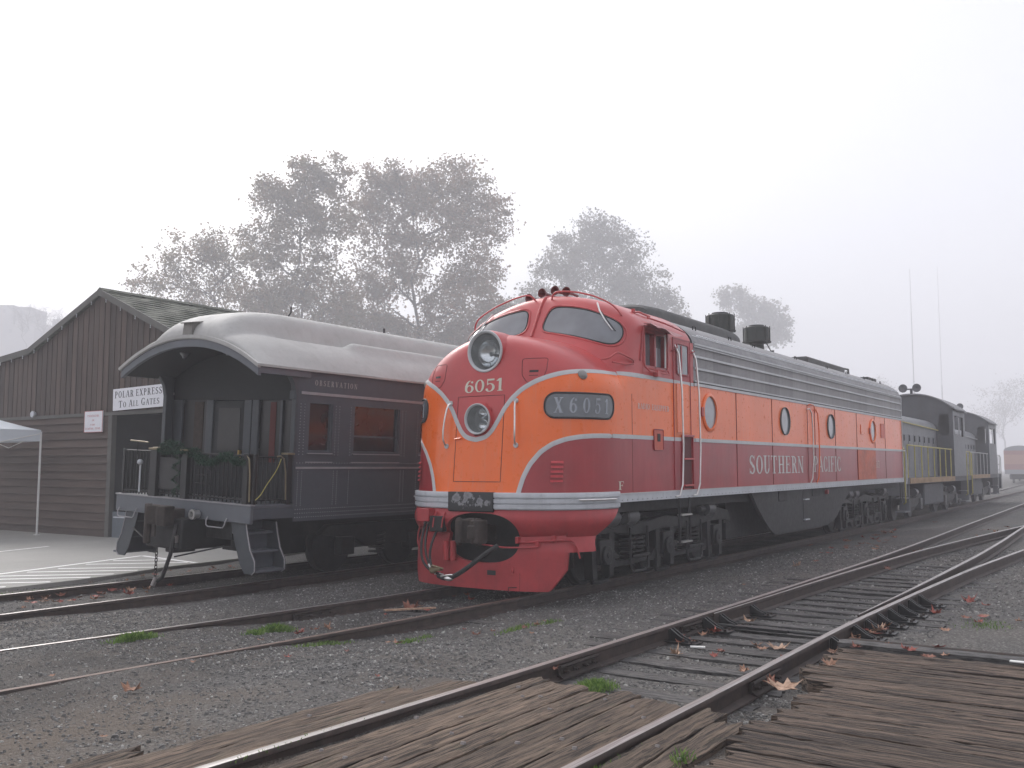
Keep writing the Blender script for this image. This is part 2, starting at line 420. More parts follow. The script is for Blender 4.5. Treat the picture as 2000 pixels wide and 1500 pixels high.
def stone_mat():
    m, nt, b = newmat('gravel_stone')
    oi = nt.nodes.new('ShaderNodeAttribute'); oi.attribute_name = 'tone'
    c = ramp(nt, oi.outputs['Fac'], [(0, (.11, .107, .103)), (.5, (.165, .161, .154)), (.85, (.235, .228, .218)), (1, (.48, .47, .44))])
    n1 = noise(nt, tcoord(nt), 60, 3, .6)
    c = mixc(nt, .5, c, ramp(nt, n1, [(.3, (.6, .6, .6)), (.7, (1.2, 1.2, 1.2))]), 'MULTIPLY')
    nt.links.new(c, b.inputs['Base Color']); b.inputs['Roughness'].default_value = .8
    return m
M['stone'] = stone_mat()

def lin(a, b, n): return [a+(b-a)*i/n for i in range(n+1)]
xs = [-600, -200, -80, -40, -20] + lin(-13, 14, 150) + lin(14.5, 40, 40) + [50, 70, 100, 200, 600]
ys = [-600, -200, -80, -30, -16] + lin(-11, 7, 110) + [8, 10, 14, 30, 80, 200, 600]
g = MB(); g.grid([[(x, y, ground_z(x, y) + (nz(x, y) if abs(x) < 40 and -12 < y < 7 else 0)) for x in xs] for y in ys])
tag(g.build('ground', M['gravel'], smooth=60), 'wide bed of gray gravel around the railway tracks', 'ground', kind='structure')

# loose stones lying on the bed
def rail_near(x, y):
    for k, P in RAILS.items():
        if P[0][0] <= x <= P[-1][0]:
            if abs(interp([(p[0], p[1]) for p in P], x)-y) < .06: return True
    return False
TX = [-3.62, -3.05, -2.55, -2.08, -1.62, -1.22, -.80, -.42, .02, .48, .92, 1.38, 1.85, 2.35, 2.85, 3.35, 3.85, 4.38, 4.9, 5.45, 6.0, 6.6, 7.2, 7.8, 8.5]
R2 = random.Random(3)
st = MB(); tones = []
def add_stones(n, x0, x1, y0, y1, sz=(.012, .03)):
    for _ in range(n):
        x = R2.uniform(x0, x1); y = R2.uniform(y0, y1)
        if y < -5.75 and x < -1.6: continue
        if x < -4.3 and -5.8 < y < -3.2: continue
        if rail_near(x, y): continue
        if y > 5.8: continue
        if -5.9 < y < -3.15 and any(abs(x-t) < .13 for t in TX): continue
        z = ground_z(x, y)+nz(x, y); s = R2.uniform(*sz)*R2.choice((.7, .8, 1, 1, 1.2))
        a = R2.uniform(0, pi); sx, sy, szz = s*R2.uniform(.7, 1.3), s*R2.uniform(.6, 1.1), s*R2.uniform(.45, .85)
        ca, sa = cos(a), sin(a); P = []
        for dz in (-.4, 1):
            for k in range(4 if dz > 0 else 5):
                t = 2*pi*k/(4 if dz > 0 else 5)+R2.uniform(-.3, .3); q = (.62 if dz > 0 else 1)*R2.uniform(.8, 1.15)
                px, py = cos(t)*sx*q, sin(t)*sy*q
                P.append((x+px*ca-py*sa, y+px*sa+py*ca, z+dz*szz*R2.uniform(.8, 1.1)))
        st.add(P, [(0, 1, 6, 5), (1, 2, 7, 6), (2, 3, 8, 7), (3, 4, 8), (4, 0, 5, 8), (5, 6, 7, 8)])
        tones.append(R2.random()**1.3)
add_stones(16000, -9.5, -3.5, -3.3, 4.5, (.007, .016))
add_stones(30000, -5, 3, -6.0, 3.0, (.009, .020))
add_stones(12000, 2, 12, -7.5, -1.0, (.011, .026))
add_stones(3500, -6, 1, 1.0, 5.9, (.009, .02))
add_stones(700, -9, 10, -6.5, 3, (.020, .032))
add_stones(900, -4.9, -2.9, -5.9, -5.3, (.01, .02))
so_ = st.build('gravel', M['stone'], smooth=0, recalc=False)
at = so_.data.attributes.new('tone', 'FLOAT', 'FACE')
at.data.foreach_set('value', [t for t in tones for _ in range(6)])
tag(so_, 'loose gray crushed stones scattered over the track bed', 'gravel', kind='stuff')

# ---- paved area beside the far track
def paved_mat():
    m, nt, b = newmat('worn_pavement'); v = tcoord(nt)
    n1 = noise(nt, v, .35, 5, .6); n2 = noise(nt, v, 30, 5, .7)
    c = ramp(nt, n1, [(.3, (.29, .28, .26)), (.7, (.38, .37, .345))])
    c = mixc(nt, .5, c, ramp(nt, n2, [(.3, (.75, .75, .75)), (.7, (1.15, 1.15, 1.15))]), 'MULTIPLY')
    nt.links.new(c, b.inputs['Base Color']); b.inputs['Roughness'].default_value = .8
    bump(nt, b, n2, .2, .004); return m
M['paved'] = paved_mat()
KERB = [(-60, 1.5), (-12, 5.0), (-3.0, 5.78), (-2.3, 5.84), (-1.6, 5.89), (-1.12, 6.0), (-.59, 6.17), (-.08, 6.34), (.8, 6.45), (6, 7.1), (30, 9.0), (70, 12)]
g = MB(); kx = lin(-60, -12, 8)+lin(-11, 8, 60)+lin(9, 70, 20)
def kerb_y(x): return interp(KERB, x)+.025*sin(x*5.3)*sin(x*1.9+1)
rows = [[(x, kerb_y(x), -.1) for x in kx], [(x, kerb_y(x), .115) for x in kx], [(x, kerb_y(x)+.02, .12) for x in kx]]
for k in (2, 6, 20, 90): rows.append([(x, max(kerb_y(x)+k, 0), .12) for x in kx])
g.grid(rows)
tag(g.build('pavement', M['paved'], smooth=30), 'pale worn pavement beside the brown building', 'pavement', kind='structure')
# painted lines (thin sheets 4 mm above)
def pline(mb, a, b, w_, z=.1245):
    a = Vector((a[0], a[1], 0)); b = Vector((b[0], b[1], 0)); d = (b-a).normalized(); n = Vector((-d.y, d.x, 0))*w_/2
    mb.add([(a.x+n.x, a.y+n.y, z), (b.x+n.x, b.y+n.y, z), (b.x-n.x, b.y-n.y, z), (a.x-n.x, a.y-n.y, z)], [(0, 1, 2, 3)])
HL = [((-9, 5.65), (1.05, 8.49)), ((1.05, 8.49), (.76, 6.47)), ((.14, 8.05), (.87, 7.34)), ((-.51, 7.86), (.71, 6.64)), ((-1.19, 7.58), (-.10, 6.40)), ((-1.78, 7.48), (-.59, 6.23)),
      ((-2.45, 7.39), (-1.14, 6.06)), ((-3.0, 7.28), (-1.62, 5.94)), ((-3.6, 7.1), (-2.3, 5.89)), ((-4.2, 6.9), (-3.0, 5.84)), ((-4.9, 6.75), (-3.8, 5.80))]
mb = MB()
for a, b in HL: pline(mb, a, b, .11)
M['line'] = flat('worn_white_road_paint', (.85, .85, .83), .7, var=.12, scale=25)
tag(mb.build('road_markings', M['line'], smooth=0), 'white striped no parking hatch painted on the pavement', 'road marking', kind='structure')
mb = MB(); pline(mb, (-4, 10.4), (1.25, 12.11), .09)
tag(mb.build('road_markings', M['line'], smooth=0), 'single white line on the pavement near the brown building', 'road marking', kind='structure')

# ---- rails
def rail_mat():
    m, nt, b = newmat('rail_steel'); v = tcoord(nt)
    ge = nt.nodes.new('ShaderNodeNewGeometry'); s = nt.nodes.new('ShaderNodeSeparateXYZ'); nt.links.new(ge.outputs['Normal'], s.inputs[0])
    n1 = noise(nt, v, 7, 5, .7); n2 = noise(nt, tcoord(nt, (.6, 8, 8)), 3, 4, .6)
    c = ramp(nt, n1, [(.3, (.036, .028, .026)), (.7, (.088, .062, .052))])
    nt.links.new(c, b.inputs['Base Color']); b.inputs['Roughness'].default_value = .6
    b.inputs['Metallic'].default_value = .2
    return m
M['railweb'] = rail_mat()
def railtop_mat():
    m, nt, b = newmat('rail_running_surface')
    n1 = noise(nt, tcoord(nt, (.8, 25, 25)), 3, 5, .6)
    nt.links.new(ramp(nt, n1, [(.3, (.20, .17, .16)), (.7, (.50, .48, .47))]), b.inputs['Base Color'])
    b.inputs['Metallic'].default_value = .75; nt.links.new(ramp(nt, n1, [(.3, .48), (.7, .3)]), b.inputs['Roughness']); return m
M['railtop'] = railtop_mat()
M['rustrail'] = flat('rusty_running_surface', (.12, .075, .06), .6, .3, var=.3, scale=15)
# profile (offset from centre, height below top), left side top to foot to right side
RP = [(-.030, -.003), (-.035, -.014), (-.034, -.035), (-.010, -.048), (-.008, -.130), (-.068, -.148), (-.070, -.160), (.070, -.160), (.068, -.148), (.008, -.130), (.010, -.048), (.034, -.035), (.035, -.014), (.030, -.003), (.012, 0), (-.012, 0)]
def densify(P, step=.5):
    out = []
    for a, b in zip(P, P[1:]):
        L = hypot(b[0]-a[0], b[1]-a[1]); n = max(1, min(40, int(L/step)))
        for i in range(n): out.append(tuple(a[k]+(b[k]-a[k])*i/n for k in range(3)))
    out.append(P[-1]); return out
def smooth_path(P, it=3):
    for _ in range(it):
        P = [P[0]]+[tuple((P[i-1][k]+2*P[i][k]+P[i+1][k])/4 for k in range(3)) for i in range(1, len(P)-1)]+[P[-1]]
    return P
def rail(key, label, top='railtop', group=None, taper=None):
    P = smooth_path(densify(RAILS[key])); rows = []
    for i, p in enumerate(P):
        a = P[max(i-1, 0)]; b = P[min(i+1, len(P)-1)]; d = Vector((b[0]-a[0], b[1]-a[1], 0)).normalized(); n = Vector((-d.y, d.x, 0))
        s = 1
        if taper and i < taper: s = .25+.75*i/taper
        rows.append([(p[0]+n.x*q[0]*s, p[1]+n.y*q[0]*s, p[2]+q[1]) for q in RP])
    mb = MB(); N = len(RP)
    mb.grid(rows, closed=True, mats=lambda i, j: 1 if j in (13, 14, 15) else 0)
    mb.add([rows[0][j] for j in range(N)], [tuple(range(N))])
    o = mb.build('rail', [M['railweb'], M[top]], smooth=30)
    return tag(o, label, 'rail', group)
rail('carL', 'left rail of the far track, beyond which the striped pavement starts')
rail('carR', 'right rail of the far track under the gray observation car')
rail('locL', 'left rail of the middle track leading under the red and orange locomotive')
rail('locR', 'right rail of the middle track, rusty topped under the locomotive pilot', 'rustrail')
r_nl = rail('neaL', 'left rail of the nearest track, shiny where it crosses the wooden planks')
r_nr = rail('neaR', 'right rail of the nearest track between plank crossing and wooden deck, curving away right')
rail('cloL', 'switch rail that starts beside the left rail of the nearest track', taper=10)
rail('cloR', 'switch rail that starts beside the right rail of the nearest track', taper=10)
# white-hot far end of the locomotive track is simply the same rails

def joint_bar(x, y, z, L, label, n=4, side=-1):
    t = thing('joint_bar', label, 'joint bar', (x, y, z))
    mb = MB()
    for s in ((side,) if side else (-1, 1)):
        pr = [(y+s*.012, z-.05), (y+s*.050, z-.040), (y+s*.056, z-.055), (y+s*.034, z-.075), (y+s*.034, z-.115), (y+s*.075, z-.138), (y+s*.075, z-.147), (y+s*.012, z-.132)]
        mb.prism(pr, 'x', x-L/2, x+L/2)
    mb.build('bar', M['rust'], t, smooth=20)
    for k in range(n):
        bx = x-L/2+L*(k+.5)/n
        b = MB(); b.cyl((bx, y+side*.03, z-.095), (bx, y+side*.072, z-.095), .019, n=6); b.cyl((bx, y+side*.06, z-.095), (bx, y+side*.088, z-.095), .010, n=8)
        b.build('bolt', M['rust'], t, smooth=20)
    return t
joint_bar(-3.35, -3.84, .28, .62, 'rusty bolted joint bar on the nearest left rail at the end of the planks')
joint_bar(-3.05, -5.33, .28, .60, 'rusty bolted joint bar on the nearest right rail by the broken deck boards')
joint_bar(-1.75, .90, .10, .70, 'dark joint bar with bolts on the left rail in front of the locomotive')
joint_bar(-3.35, -.66, .10, .60, 'pale joint bar half buried on the right rail in front of the locomotive')
joint_bar(-.95, -3.865, .28, .75, 'black joint bar inside the left switch rail near the white litter', 5)

# ---- crossties
def wood_mat(name, lo, hi, grain=(1, 1, 1), gscale=1.0, rough=.75, moss=0., bstr=.6, bdist=.012, crack=.5):
    """grain: scale vector, small along the grain"""
    m, nt, b = newmat(name); v = tcoord(nt, grain)
    oi = nt.nodes.new('ShaderNodeObjectInfo')
    add = nt.nodes.new('ShaderNodeVectorMath'); add.operation = 'ADD'
    mul = nt.nodes.new('ShaderNodeVectorMath'); mul.operation = 'SCALE'
    cmb = nt.nodes.new('ShaderNodeCombineXYZ')
    for i in range(3): nt.links.new(oi.outputs['Random'], cmb.inputs[i])
    nt.links.new(cmb.outputs[0], mul.inputs[0]); mul.inputs['Scale'].default_value = 37.0
    nt.links.new(v, add.inputs[0]); nt.links.new(mul.outputs[0], add.inputs[1]); v = add.outputs[0]
    n1 = noise(nt, v, 3*gscale, 8, .72); n2 = noise(nt, v, 5.3*gscale, 6, .7); n3 = noise(nt, tcoord(nt), 1.6, 4, .6)
    c = ramp(nt, n1, [(.40, lo), (.61, hi)])
    c = mixc(nt, ramp(nt, n2, [(.41, crack+.35), (.485, 0.)]), c, tuple(x*.18 for x in lo))
    tone = math_(nt, 'ADD', math_(nt, 'MULTIPLY', oi.outputs['Random'], .5), .75)
    cm = nt.nodes.new('ShaderNodeCombineColor')
    for i in range(3): nt.links.new(tone, cm.inputs[i])
    c = mixc(nt, 1.0, c, cm.outputs[0], 'MULTIPLY')
    c = mixc(nt, ramp(nt, n3, [(.5, 0.), (.75, .5)]), c, tuple(x*.55 for x in hi))
    if moss: c = mixc(nt, ramp(nt, noise(nt, tcoord(nt), 4, 5, .7), [(.58, 0.), (.7, moss)]), c, (.06, .075, .025))
    nt.links.new(c, b.inputs['Base Color'])
    nt.links.new(ramp(nt, n2, [(.3, .9), (.7, rough)]), b.inputs['Roughness'])
    h = math_(nt, 'ADD', n1, math_(nt, 'MULTIPLY', n2, .8)); bump(nt, b, h, bstr, bdist); return m
M['tie'] = wood_mat('creosoted_tie', (.030, .028, .028), (.10, .095, .092), (9, 1.2, 9), rough=.5)
M['plank'] = wood_mat('weathered_plank', (.058, .038, .027), (.235, .168, .118), (.5, 10, 10), moss=.4, bstr=1., bdist=.03, crack=.55)
M['deck'] = wood_mat('dark_weathered_deck', (.032, .021, .016), (.21, .147, .106), (10, .45, 10), bstr=1.0, bdist=.04, crack=.6)
R3 = random.Random(5)
M['spk'] = flat('worn_spike_head', (.26, .24, .23), .4, .5)
def rough_board(x0, x1, y0, y1, z0, z1, nx, ny, amp=.006, endrag=0., axis='x', wob=.006):
    """board with an uneven top, its long axis x or y; ragged ends"""
    mb = MB(); rows = []
    ph = R3.uniform(0, 9)
    g_ = [[0]*(nx+1) for _ in range(ny+1)]
    e0 = [R3.uniform(-endrag, endrag) for _ in range(max(nx, ny)+1)]; e1 = [R3.uniform(-endrag, endrag) for _ in range(max(nx, ny)+1)]
    for j in range(ny+1):
        r = []
        for i in range(nx+1):
            x = x0+(x1-x0)*i/nx; y = y0+(y1-y0)*j/ny
            if axis == 'x':
                if i == 0: x += e0[j]
                if i == nx: x += e1[j]
                if j in (0, ny): y += R3.uniform(-wob, wob)
                edge = 1 if j in (0, ny) else 0
            else:
                if j == 0: y += e0[i]
                if j == ny: y += e1[i]
                if i in (0, nx): x += R3.uniform(-wob, wob)
                edge = 1 if i in (0, nx) else 0
            z = z1 + amp*sin(ph+x*2.1+y*3.3)*.6 + R3.uniform(-amp, amp)*.6 - edge*.008
            r.append((x, y, z))
        rows.append(r)
    mb.grid(rows)
    def skirt(line): mb.grid([line, [(p[0], p[1], z0) for p in line]])
    skirt(rows[0]); skirt(rows[-1]); skirt([r[0] for r in rows]); skirt([r[-1] for r in rows])
    return mb
ties = []
def tie(x, y0, y1, z, w_=.21, lab=None, grp='crossties under the nearest track', yaw=0):
    t = rough_board(x-w_/2, x+w_/2, y0, y1, z-.16, z, 3, 14, .004, .02, 'y', .006).build('crosstie', M['tie'], smooth=40)
    tag(t, lab, 'crosstie', grp)
    return t
for i, x in enumerate(TX):
    yr = -5.93+.03*sin(i*2.3) if i > 3 else -5.62
    if i < 2: yr = -5.5
    yl = -3.25 if i < 4 else -3.1+.05*sin(i*1.7)
    z = (.128 if i > 1 else .118) if i < 18 else .128-.003*(i-17)
    nm = ordinal(i)+' crosstie of the nearest track counted from the plank crossing'
    if i == 4: nm = 'broad black switch tie with bolts, fifth from the plank crossing'
    tie(x, yr, yl, z, .26 if i == 4 else .2+.02*sin(i*3.7), nm)
for i, x in enumerate([-.75, .3]):
    tie(x, -1.35, 1.4, -.045, .2, ('nearer' if i == 0 else 'farther')+' dark crosstie showing in the gravel before the locomotive pilot', 'crossties under the middle track')
# rail braces outside the right rail and chairs inside the left rail
def brace(x, y, s, i, lab):
    t = thing('rail_brace', lab, 'rail brace', (x, y, .13), 'rail braces along the switch')
    m_ = MB(); m_.box(x-.09, x+.09, min(y, y+s*.34), max(y, y+s*.34), .132, .146); m_.build('tie_plate', M['truck'], t, smooth=20)
    m_ = MB()
    for q in (-.035, .035):
        m_.prism([(y+s*.045, .262), (y+s*.06, .262), (y+s*.17, .19), (y+s*.24, .165), (y+s*.24, .146), (y+s*.045, .146)], 'x', x+q-.009, x+q+.009)
    m_.box(x-.05, x+.05, min(y+s*.04, y+s*.055), max(y+s*.04, y+s*.055), .15, .25)
    m_.build('gusset', M['truck'], t, smooth=20)
    for q in (-.06, .06):
        b = MB(); b.cyl((x+q, y+s*.29, .144), (x+q, y+s*.29, .168), .016, n=6); b.build('spike', M['rust'], t, smooth=20)
for i, x in enumerate([-1.22, -.42, .02, .48, .92, 1.38, 1.85, 2.35]):
    brace(x, interp([(p[0], p[1]) for p in RAILS['neaR']], x), -1, i, ordinal(i)+' rail brace outside the nearest right rail counted from the deck')
for i, x in enumerate([-1.62, -.80, -.42, .48]):
    brace(x, interp([(p[0], p[1]) for p in RAILS['neaL']], x)-.02, 1 if False else -1, i, ordinal(i)+' rail brace inside the nearest left rail counted from the planks')
# switch rods between the rails
m_ = MB(); m_.tube([(-.60, -3.98, .165), (-.62, -5.2, .165)], .016, 8); m_.box(-.66, -.56, -4.75, -4.2, .15, .18)
tag(m_.build('switch_rod', M['truck'], smooth=30), 'thin black switch rod lying between two crossties', 'switch rod')
# heavy timbers where the deck meets the switch
b1 = rough_board(-1.60, -1.40, -9.5, -5.52, .10, .29, 4, 30, .003, .02, 'y', .004)
tag(b1.build('timber', M['tie'], smooth=40, bevel=0), 'long dark smooth timber edging the wooden deck at its far end', 'timber')
m_ = MB(); m_.tube([(-1.33, -5.55, .255), (-1.36, -7, .262), (-1.4, -9.5, .268)], .032, 10)
tag(m_.build('pipe', M['rust'], smooth=40), 'thin dark rusty pipe along the far edge of the deck timber', 'pipe')

# ---- plank crossing of the nearest track
def bolts(par, x0, x1, y, z, n, jit=.05):
    for k in range(n):
        mb = MB()
        bx = x0+(x1-x0)*(k+.5)/n+R3.uniform(-jit, jit); by = y+R3.uniform(-.05, .05); r = R3.uniform(.014, .02)
        a = R3.uniform(0, pi)
        mb.cyl((bx, by, z-.005), (bx+.003, by, z+.010), r, r*.85, n=6); mb.build('spike_head', M['spk'], par, smooth=30)
ny_ = 7; Y0, Y1 = -5.275, -3.90
def plankthing(x0, x1, y0, y1, lab, grp, z=.262, end=.05, nb=4, seg=40, m='plank', amp=.006):
    mb = rough_board(x0, x1, y0, y1, z-.09, z, seg, 4, amp, end, 'x', .008)
    o = mb.build('plank', M[m], smooth=50); tag(o, lab, 'plank', grp)
    if nb:
        bolts(o, max(x0, -8.2)+.3, x1, (y0+y1)/2, z, max(2, nb-3), .2)
    return o
ends = [-4.19, -4.27, -4.22, -4.33, -4.24, -4.30, -4.36]
for k in range(ny_):
    a = Y1+(Y0-Y1)*k/ny_; b_ = Y1+(Y0-Y1)*(k+1)/ny_
    if k == 0: a = -3.94
    plankthing(-9.6, ends[k]+R3.uniform(-.03, .03), b_+.008, a-.008, ordinal(k)+' crossing plank right of the nearest left rail', 'crossing planks between the rails', .258+R3.uniform(-.007, .005), .03, 7)
for k, (x1, ya, yb) in enumerate([(-4.55, -3.68, -3.48), (-5.05, -3.465, -3.22), (-7.0, -3.20, -3.02)]):
    plankthing(-9.6, x1, ya, yb, ordinal(k)+' rotten plank left of the nearest left rail', 'planks outside the left rail', .255-.004*k, .12, 4, amp=.010)
for k, (x1, ya, yb) in enumerate([(-4.35, -5.56, -5.40), (-4.55, -5.76, -5.575)]):
    plankthing(-9.6, x1, ya, yb, ordinal(k)+' splintered plank right of the nearest right rail', 'planks outside the right rail', .25-.012*k, .10, 3, amp=.012)

# ---- big deck of boards, lower right, boards run across
xd = -1.68; k = 0
while xd > -9.6:
    w_ = R3.choice([.13, .16, .2, .24])
    ye = -5.60 if xd > -2.9 else -5.83
    ye += R3.uniform(-.10, .03) if xd < -2.2 else 0
    if -3.3 < xd < -2.9: ye = -5.90
    mb = rough_board(xd-w_+.006, xd-.006, -10.5, ye, .15, .262+R3.uniform(-.005, .005), 4, 60, .006, .06, 'y', .008)
    tag(mb.build('deck_board', M['deck'], smooth=50), ordinal(k)+' deck board of the wooden platform counted from its far timber', 'deck board', 'boards of the wooden deck')
    xd -= w_; k += 1
M['pred'] = paint('pilot_red_paint', (.40, .035, .040), .42, .18, 2.2, .25, (.15, .03, .03), dirtamt=.3, bmp=.12)
M['seam'] = flat('seam_dark_red', (.10, .015, .015), .7)  # dark red for seam lines and hatch edges
M['seamp'] = flat('panel_gap', (.20, .03, .02), .7)
M['gold'] = flat('cream_lettering', (.66, .62, .52), .5, var=.08)
M['silverlet'] = flat('silver_lettering', (.62, .60, .58), .5, var=.10)
M['fadelet'] = flat('faded_lettering', (.80, .62, .55), .6, var=.2, scale=40)
M['louv'] = flat('louvre_red', (.50, .05, .06), .35)
M['hornred'] = flat('dark_horn_red', (.14, .012, .012), .4)
M['lampgray'] = flat('gray_lens', (.25, .24, .23), .3)
M['paleglass'] = mk_glass('pale_reflecting_glass', (.22, .235, .26), .06)
M['lbox'] = paint('access_door_paint', (.55, .09, .05), .4, .15, 2, .2)
M['recess'] = flat('dark_step_recess', (.10, .012, .014), .6)
M['stackp'] = paint('dark_green_black_stack', (.030, .034, .030), .5, .2, 3, .2, bmp=.1)
M['hatch'] = paint('dark_hatch', (.05, .052, .050), .6, .25, 2, .2, bmp=.1)
M['truckl'] = paint('gray_brake_cylinder', (.10, .10, .105), .4, .2, 3, .2)
def door_mat(name, hi_c):
    m, nt, b = newmat(name); v = tcoord(nt); sx = nt.nodes.new('ShaderNodeSeparateXYZ'); nt.links.new(v, sx.inputs[0])
    z = sx.outputs[2]
    n1 = noise(nt, v, 1.2, 5, .6)
    def tone(c): return ramp(nt, n1, [(.3, tuple(x*.82 for x in c)), (.7, tuple(x*1.15 for x in c))])
    c = mixc(nt, math_(nt, 'GREATER_THAN', z, 2.29), tone((.33, .030, .040)), tone((.74, .150, .028)))  # lower red darker like the body side, facing shade in the colour
    c = mixc(nt, math_(nt, 'GREATER_THAN', z, 3.217), c, tone((.43, .050, .060)))
    nt.links.new(c, b.inputs['Base Color']); b.inputs['Roughness'].default_value = .35; return m
M['doorp'] = door_mat('two_tone_door', 0)
M['doorp2'] = flat('hinge_red', (.45, .05, .04), .4)
M['cletter'] = flat('gray_gold_lettering', (.34, .32, .30), .5)
M['vent'] = flat('gray_vent', (.19, .18, .165), .6)
M['redcurtain'] = flat('red_curtain', (.10, .018, .015), .8)
M['brassd'] = flat('dull_brass', (.22, .18, .11), .4, .5)
M['inglass'] = flat('dark_inside_glass', (.016, .015, .015), .35, var=.4, scale=3)
M['touch'] = paint('touched_up_orange', (.52, .085, .022), .4, .35, 1.3, .6, (.36, .03, .03), dirtamt=.3)
M['touch2'] = paint('touched_up_red', (.60, .07, .03), .4, .35, 2.5, .6, (.8, .17, .04), dirtamt=.3)
M['seam2'] = flat('sill_rivet_gray', (.34, .35, .37), .5)
# ================================================================== LOCOMOTIVE
W2 = 1.57
def SQ(P, th, z):
    X1, a, lean, p, z1, zt, n, pt, zr = P
    t = min(max(0.0, (z-z1)/(zt-z1)), 1.0)
    k = (1-t**n)**(1/n); kx = (1-t**pt)**(1/pt)
    if P is GP: p += 6*max(0., (3.3-z)/.35)**2
    T = radians(th); c = abs(cos(T))**(2/p); s = math.copysign(abs(sin(T))**(2/p), T)
    x0 = X1-a+lean*(z-zr); A = max(X1-x0, .05)
    return Vector((X1-A*kx*c, -W2*k*s, z))
NP = (1.974, 1.589, .095, 2.996, 2.945, 3.804, 1.837, 6.54, 1.4)
GP = (2.813, .871, .551, 3.839, 3.916, 4.571, 1.86, 8.931, 3.9)
def SN_(P, th, z, d=.35):
    """outward normal"""
    zt = P[5]; z = min(z, zt-.004)
    a = SQ(P, min(th+d, 90), z)-SQ(P, max(th-d, -90), z); b = SQ(P, th, min(z+.004, zt-.001))-SQ(P, th, z-.004)
    n = a.cross(b)
    if n.length < 1e-9: return Vector((-1, 0, 0))
    n.normalize()
    c = Vector((2.2, 0, 2.6))
    if n.dot(SQ(P, th, z)-c) < 0: n = -n
    return n
def th_of_y(P, y, z):
    """angle at which the section at height z reaches lateral y"""
    X1, a, lean, p, z1, zt, n, pt, zr = P
    if P is GP: p += 6*max(0., (3.3-z)/.35)**2
    t = min(max(0.0, (z-z1)/(zt-z1)), 1.0); k = (1-t**n)**(1/n)
    s = min(1.0, abs(y)/(W2*max(k, 1e-6)))
    return math.degrees(math.asin(s**(p/2)))*(-1 if y > 0 else 1)
def onN(y, z, lift=0.): th = th_of_y(NP, y, z); return SQ(NP, th, z)+SN_(NP, th, z)*lift
def onG(y, z, lift=0.): th = th_of_y(GP, y, z); return SQ(GP, th, z)+SN_(GP, th, z)*lift
# arc length helper on the nose: place things by distance s around the plan outline (0 = centre, + towards -y), continuing on the flat side
_ARC = {}
def arc_tab(z):
    key = round(z, 2)
    if key not in _ARC:
        T = [0]; pts = [SQ(NP, 0, key)]; th = 0; L = [0]
        for i in range(1, 361):
            th = 90*(i/360); p = SQ(NP, th, key); L.append(L[-1]+(p-pts[-1]).length); pts.append(p); T.append(th)
        _ARC[key] = (T, L)
    return _ARC[key]
def byS(s, z, lift=0.):
    T, L = arc_tab(z); a = abs(s)
    if a >= L[-1]:
        sg = 1 if s > 0 else -1
        return Vector((1.974+(a-L[-1]), -sg*(W2+lift), z)) if z <= 2.95 else Vector((1.974+(a-L[-1]), -sg*(W2+lift), z))
    lo, hi = 0, 360
    while hi-lo > 1:
        m = (lo+hi)//2
        if L[m] > a: hi = m
        else: lo = m
    th = T[lo]+(T[hi]-T[lo])*(a-L[lo])/(L[hi]-L[lo]); th = th if s > 0 else -th
    return SQ(NP, th, z)+SN_(NP, th, z)*lift
def S_of(th, z):
    T, L = arc_tab(z); i = abs(th)/90*360; k = min(int(i), 359); v = L[k]+(L[k+1]-L[k])*(i-k)
    return v if th > 0 else -v

ZB = 1.46
UP = [(0, 2.24), (.10, 2.255), (.18, 2.28), (.27, 2.36), (.36, 2.50), (.45, 2.66), (.56, 2.80), (.70, 2.925), (.88, 3.03), (1.06, 3.105), (1.21, 3.155), (1.34, 3.185), (1.46, 3.205), (1.57, 3.215)]  # (|y|, z)
LO = [(.72, 1.46), (.75, 1.58), (.79, 1.72), (.87, 1.89), (1.0, 2.06), (1.14, 2.17), (1.28, 2.235), (1.41, 2.27), (1.50, 2.285), (1.57, 2.29)]
def zU(th):
    z = 2.6
    for _ in range(12): z = interp(UP, abs(SQ(NP, th, min(z, 3.3)).y)) if abs(th) < 89.9 else 3.225
    return z
def zL(th):
    y = abs(SQ(NP, th, 1.9).y)
    return ZB if y < LO[0][0] else interp(LO, y)

loco = thing('diesel_locomotive', 'red and orange streamlined diesel locomotive numbered 6051 with round headlights', 'locomotive', (4.5, 0, 0))
LA = loco
# nose shell, its rows following the colour lines
mb = MB(); cols = []
ths = []
def th_s(u):
    T, L = arc_tab(1.42); a = abs(u)*L[-1]; k = max(i for i in range(361) if L[i] <= a+1e-9); k = min(k, 359)
    v = T[k]+(T[k+1]-T[k])*(a-L[k])/(L[k+1]-L[k]); return v if u > 0 else -v
ths = [th_s(i/84) for i in range(-84, 85)]
LAMPS = [(-.09, 3.50, .295), (-.05, 2.53, .215)]
def dent(p):
    for y, z, R in LAMPS:
        if hypot(p.y-y, p.z-z) < R*.91: return Vector((p.x+.45, p.y, p.z))
    return p
for th in ths:
    a, b = zL(th), zU(th); c = []
    for k in range(13): c.append(ZB+(a-ZB)*k/12)
    for k in range(1, 33): c.append(a+(b-a)*k/32)
    for k in range(1, 49):
        q = k/48; q = 1-(1-q)**1.6; c.append(b+(NP[5]-.0005-b)*q)
    cols.append([dent(SQ(NP, th, z)) for z in c])
rows = list(map(list, zip(*cols)))
mb.grid(rows, mats=lambda i, j: 0 if i < 12 else (1 if i < 44 else 2))
mb.build('nose', [M['dred'], M['orange'], M['red']], LA, smooth=60)

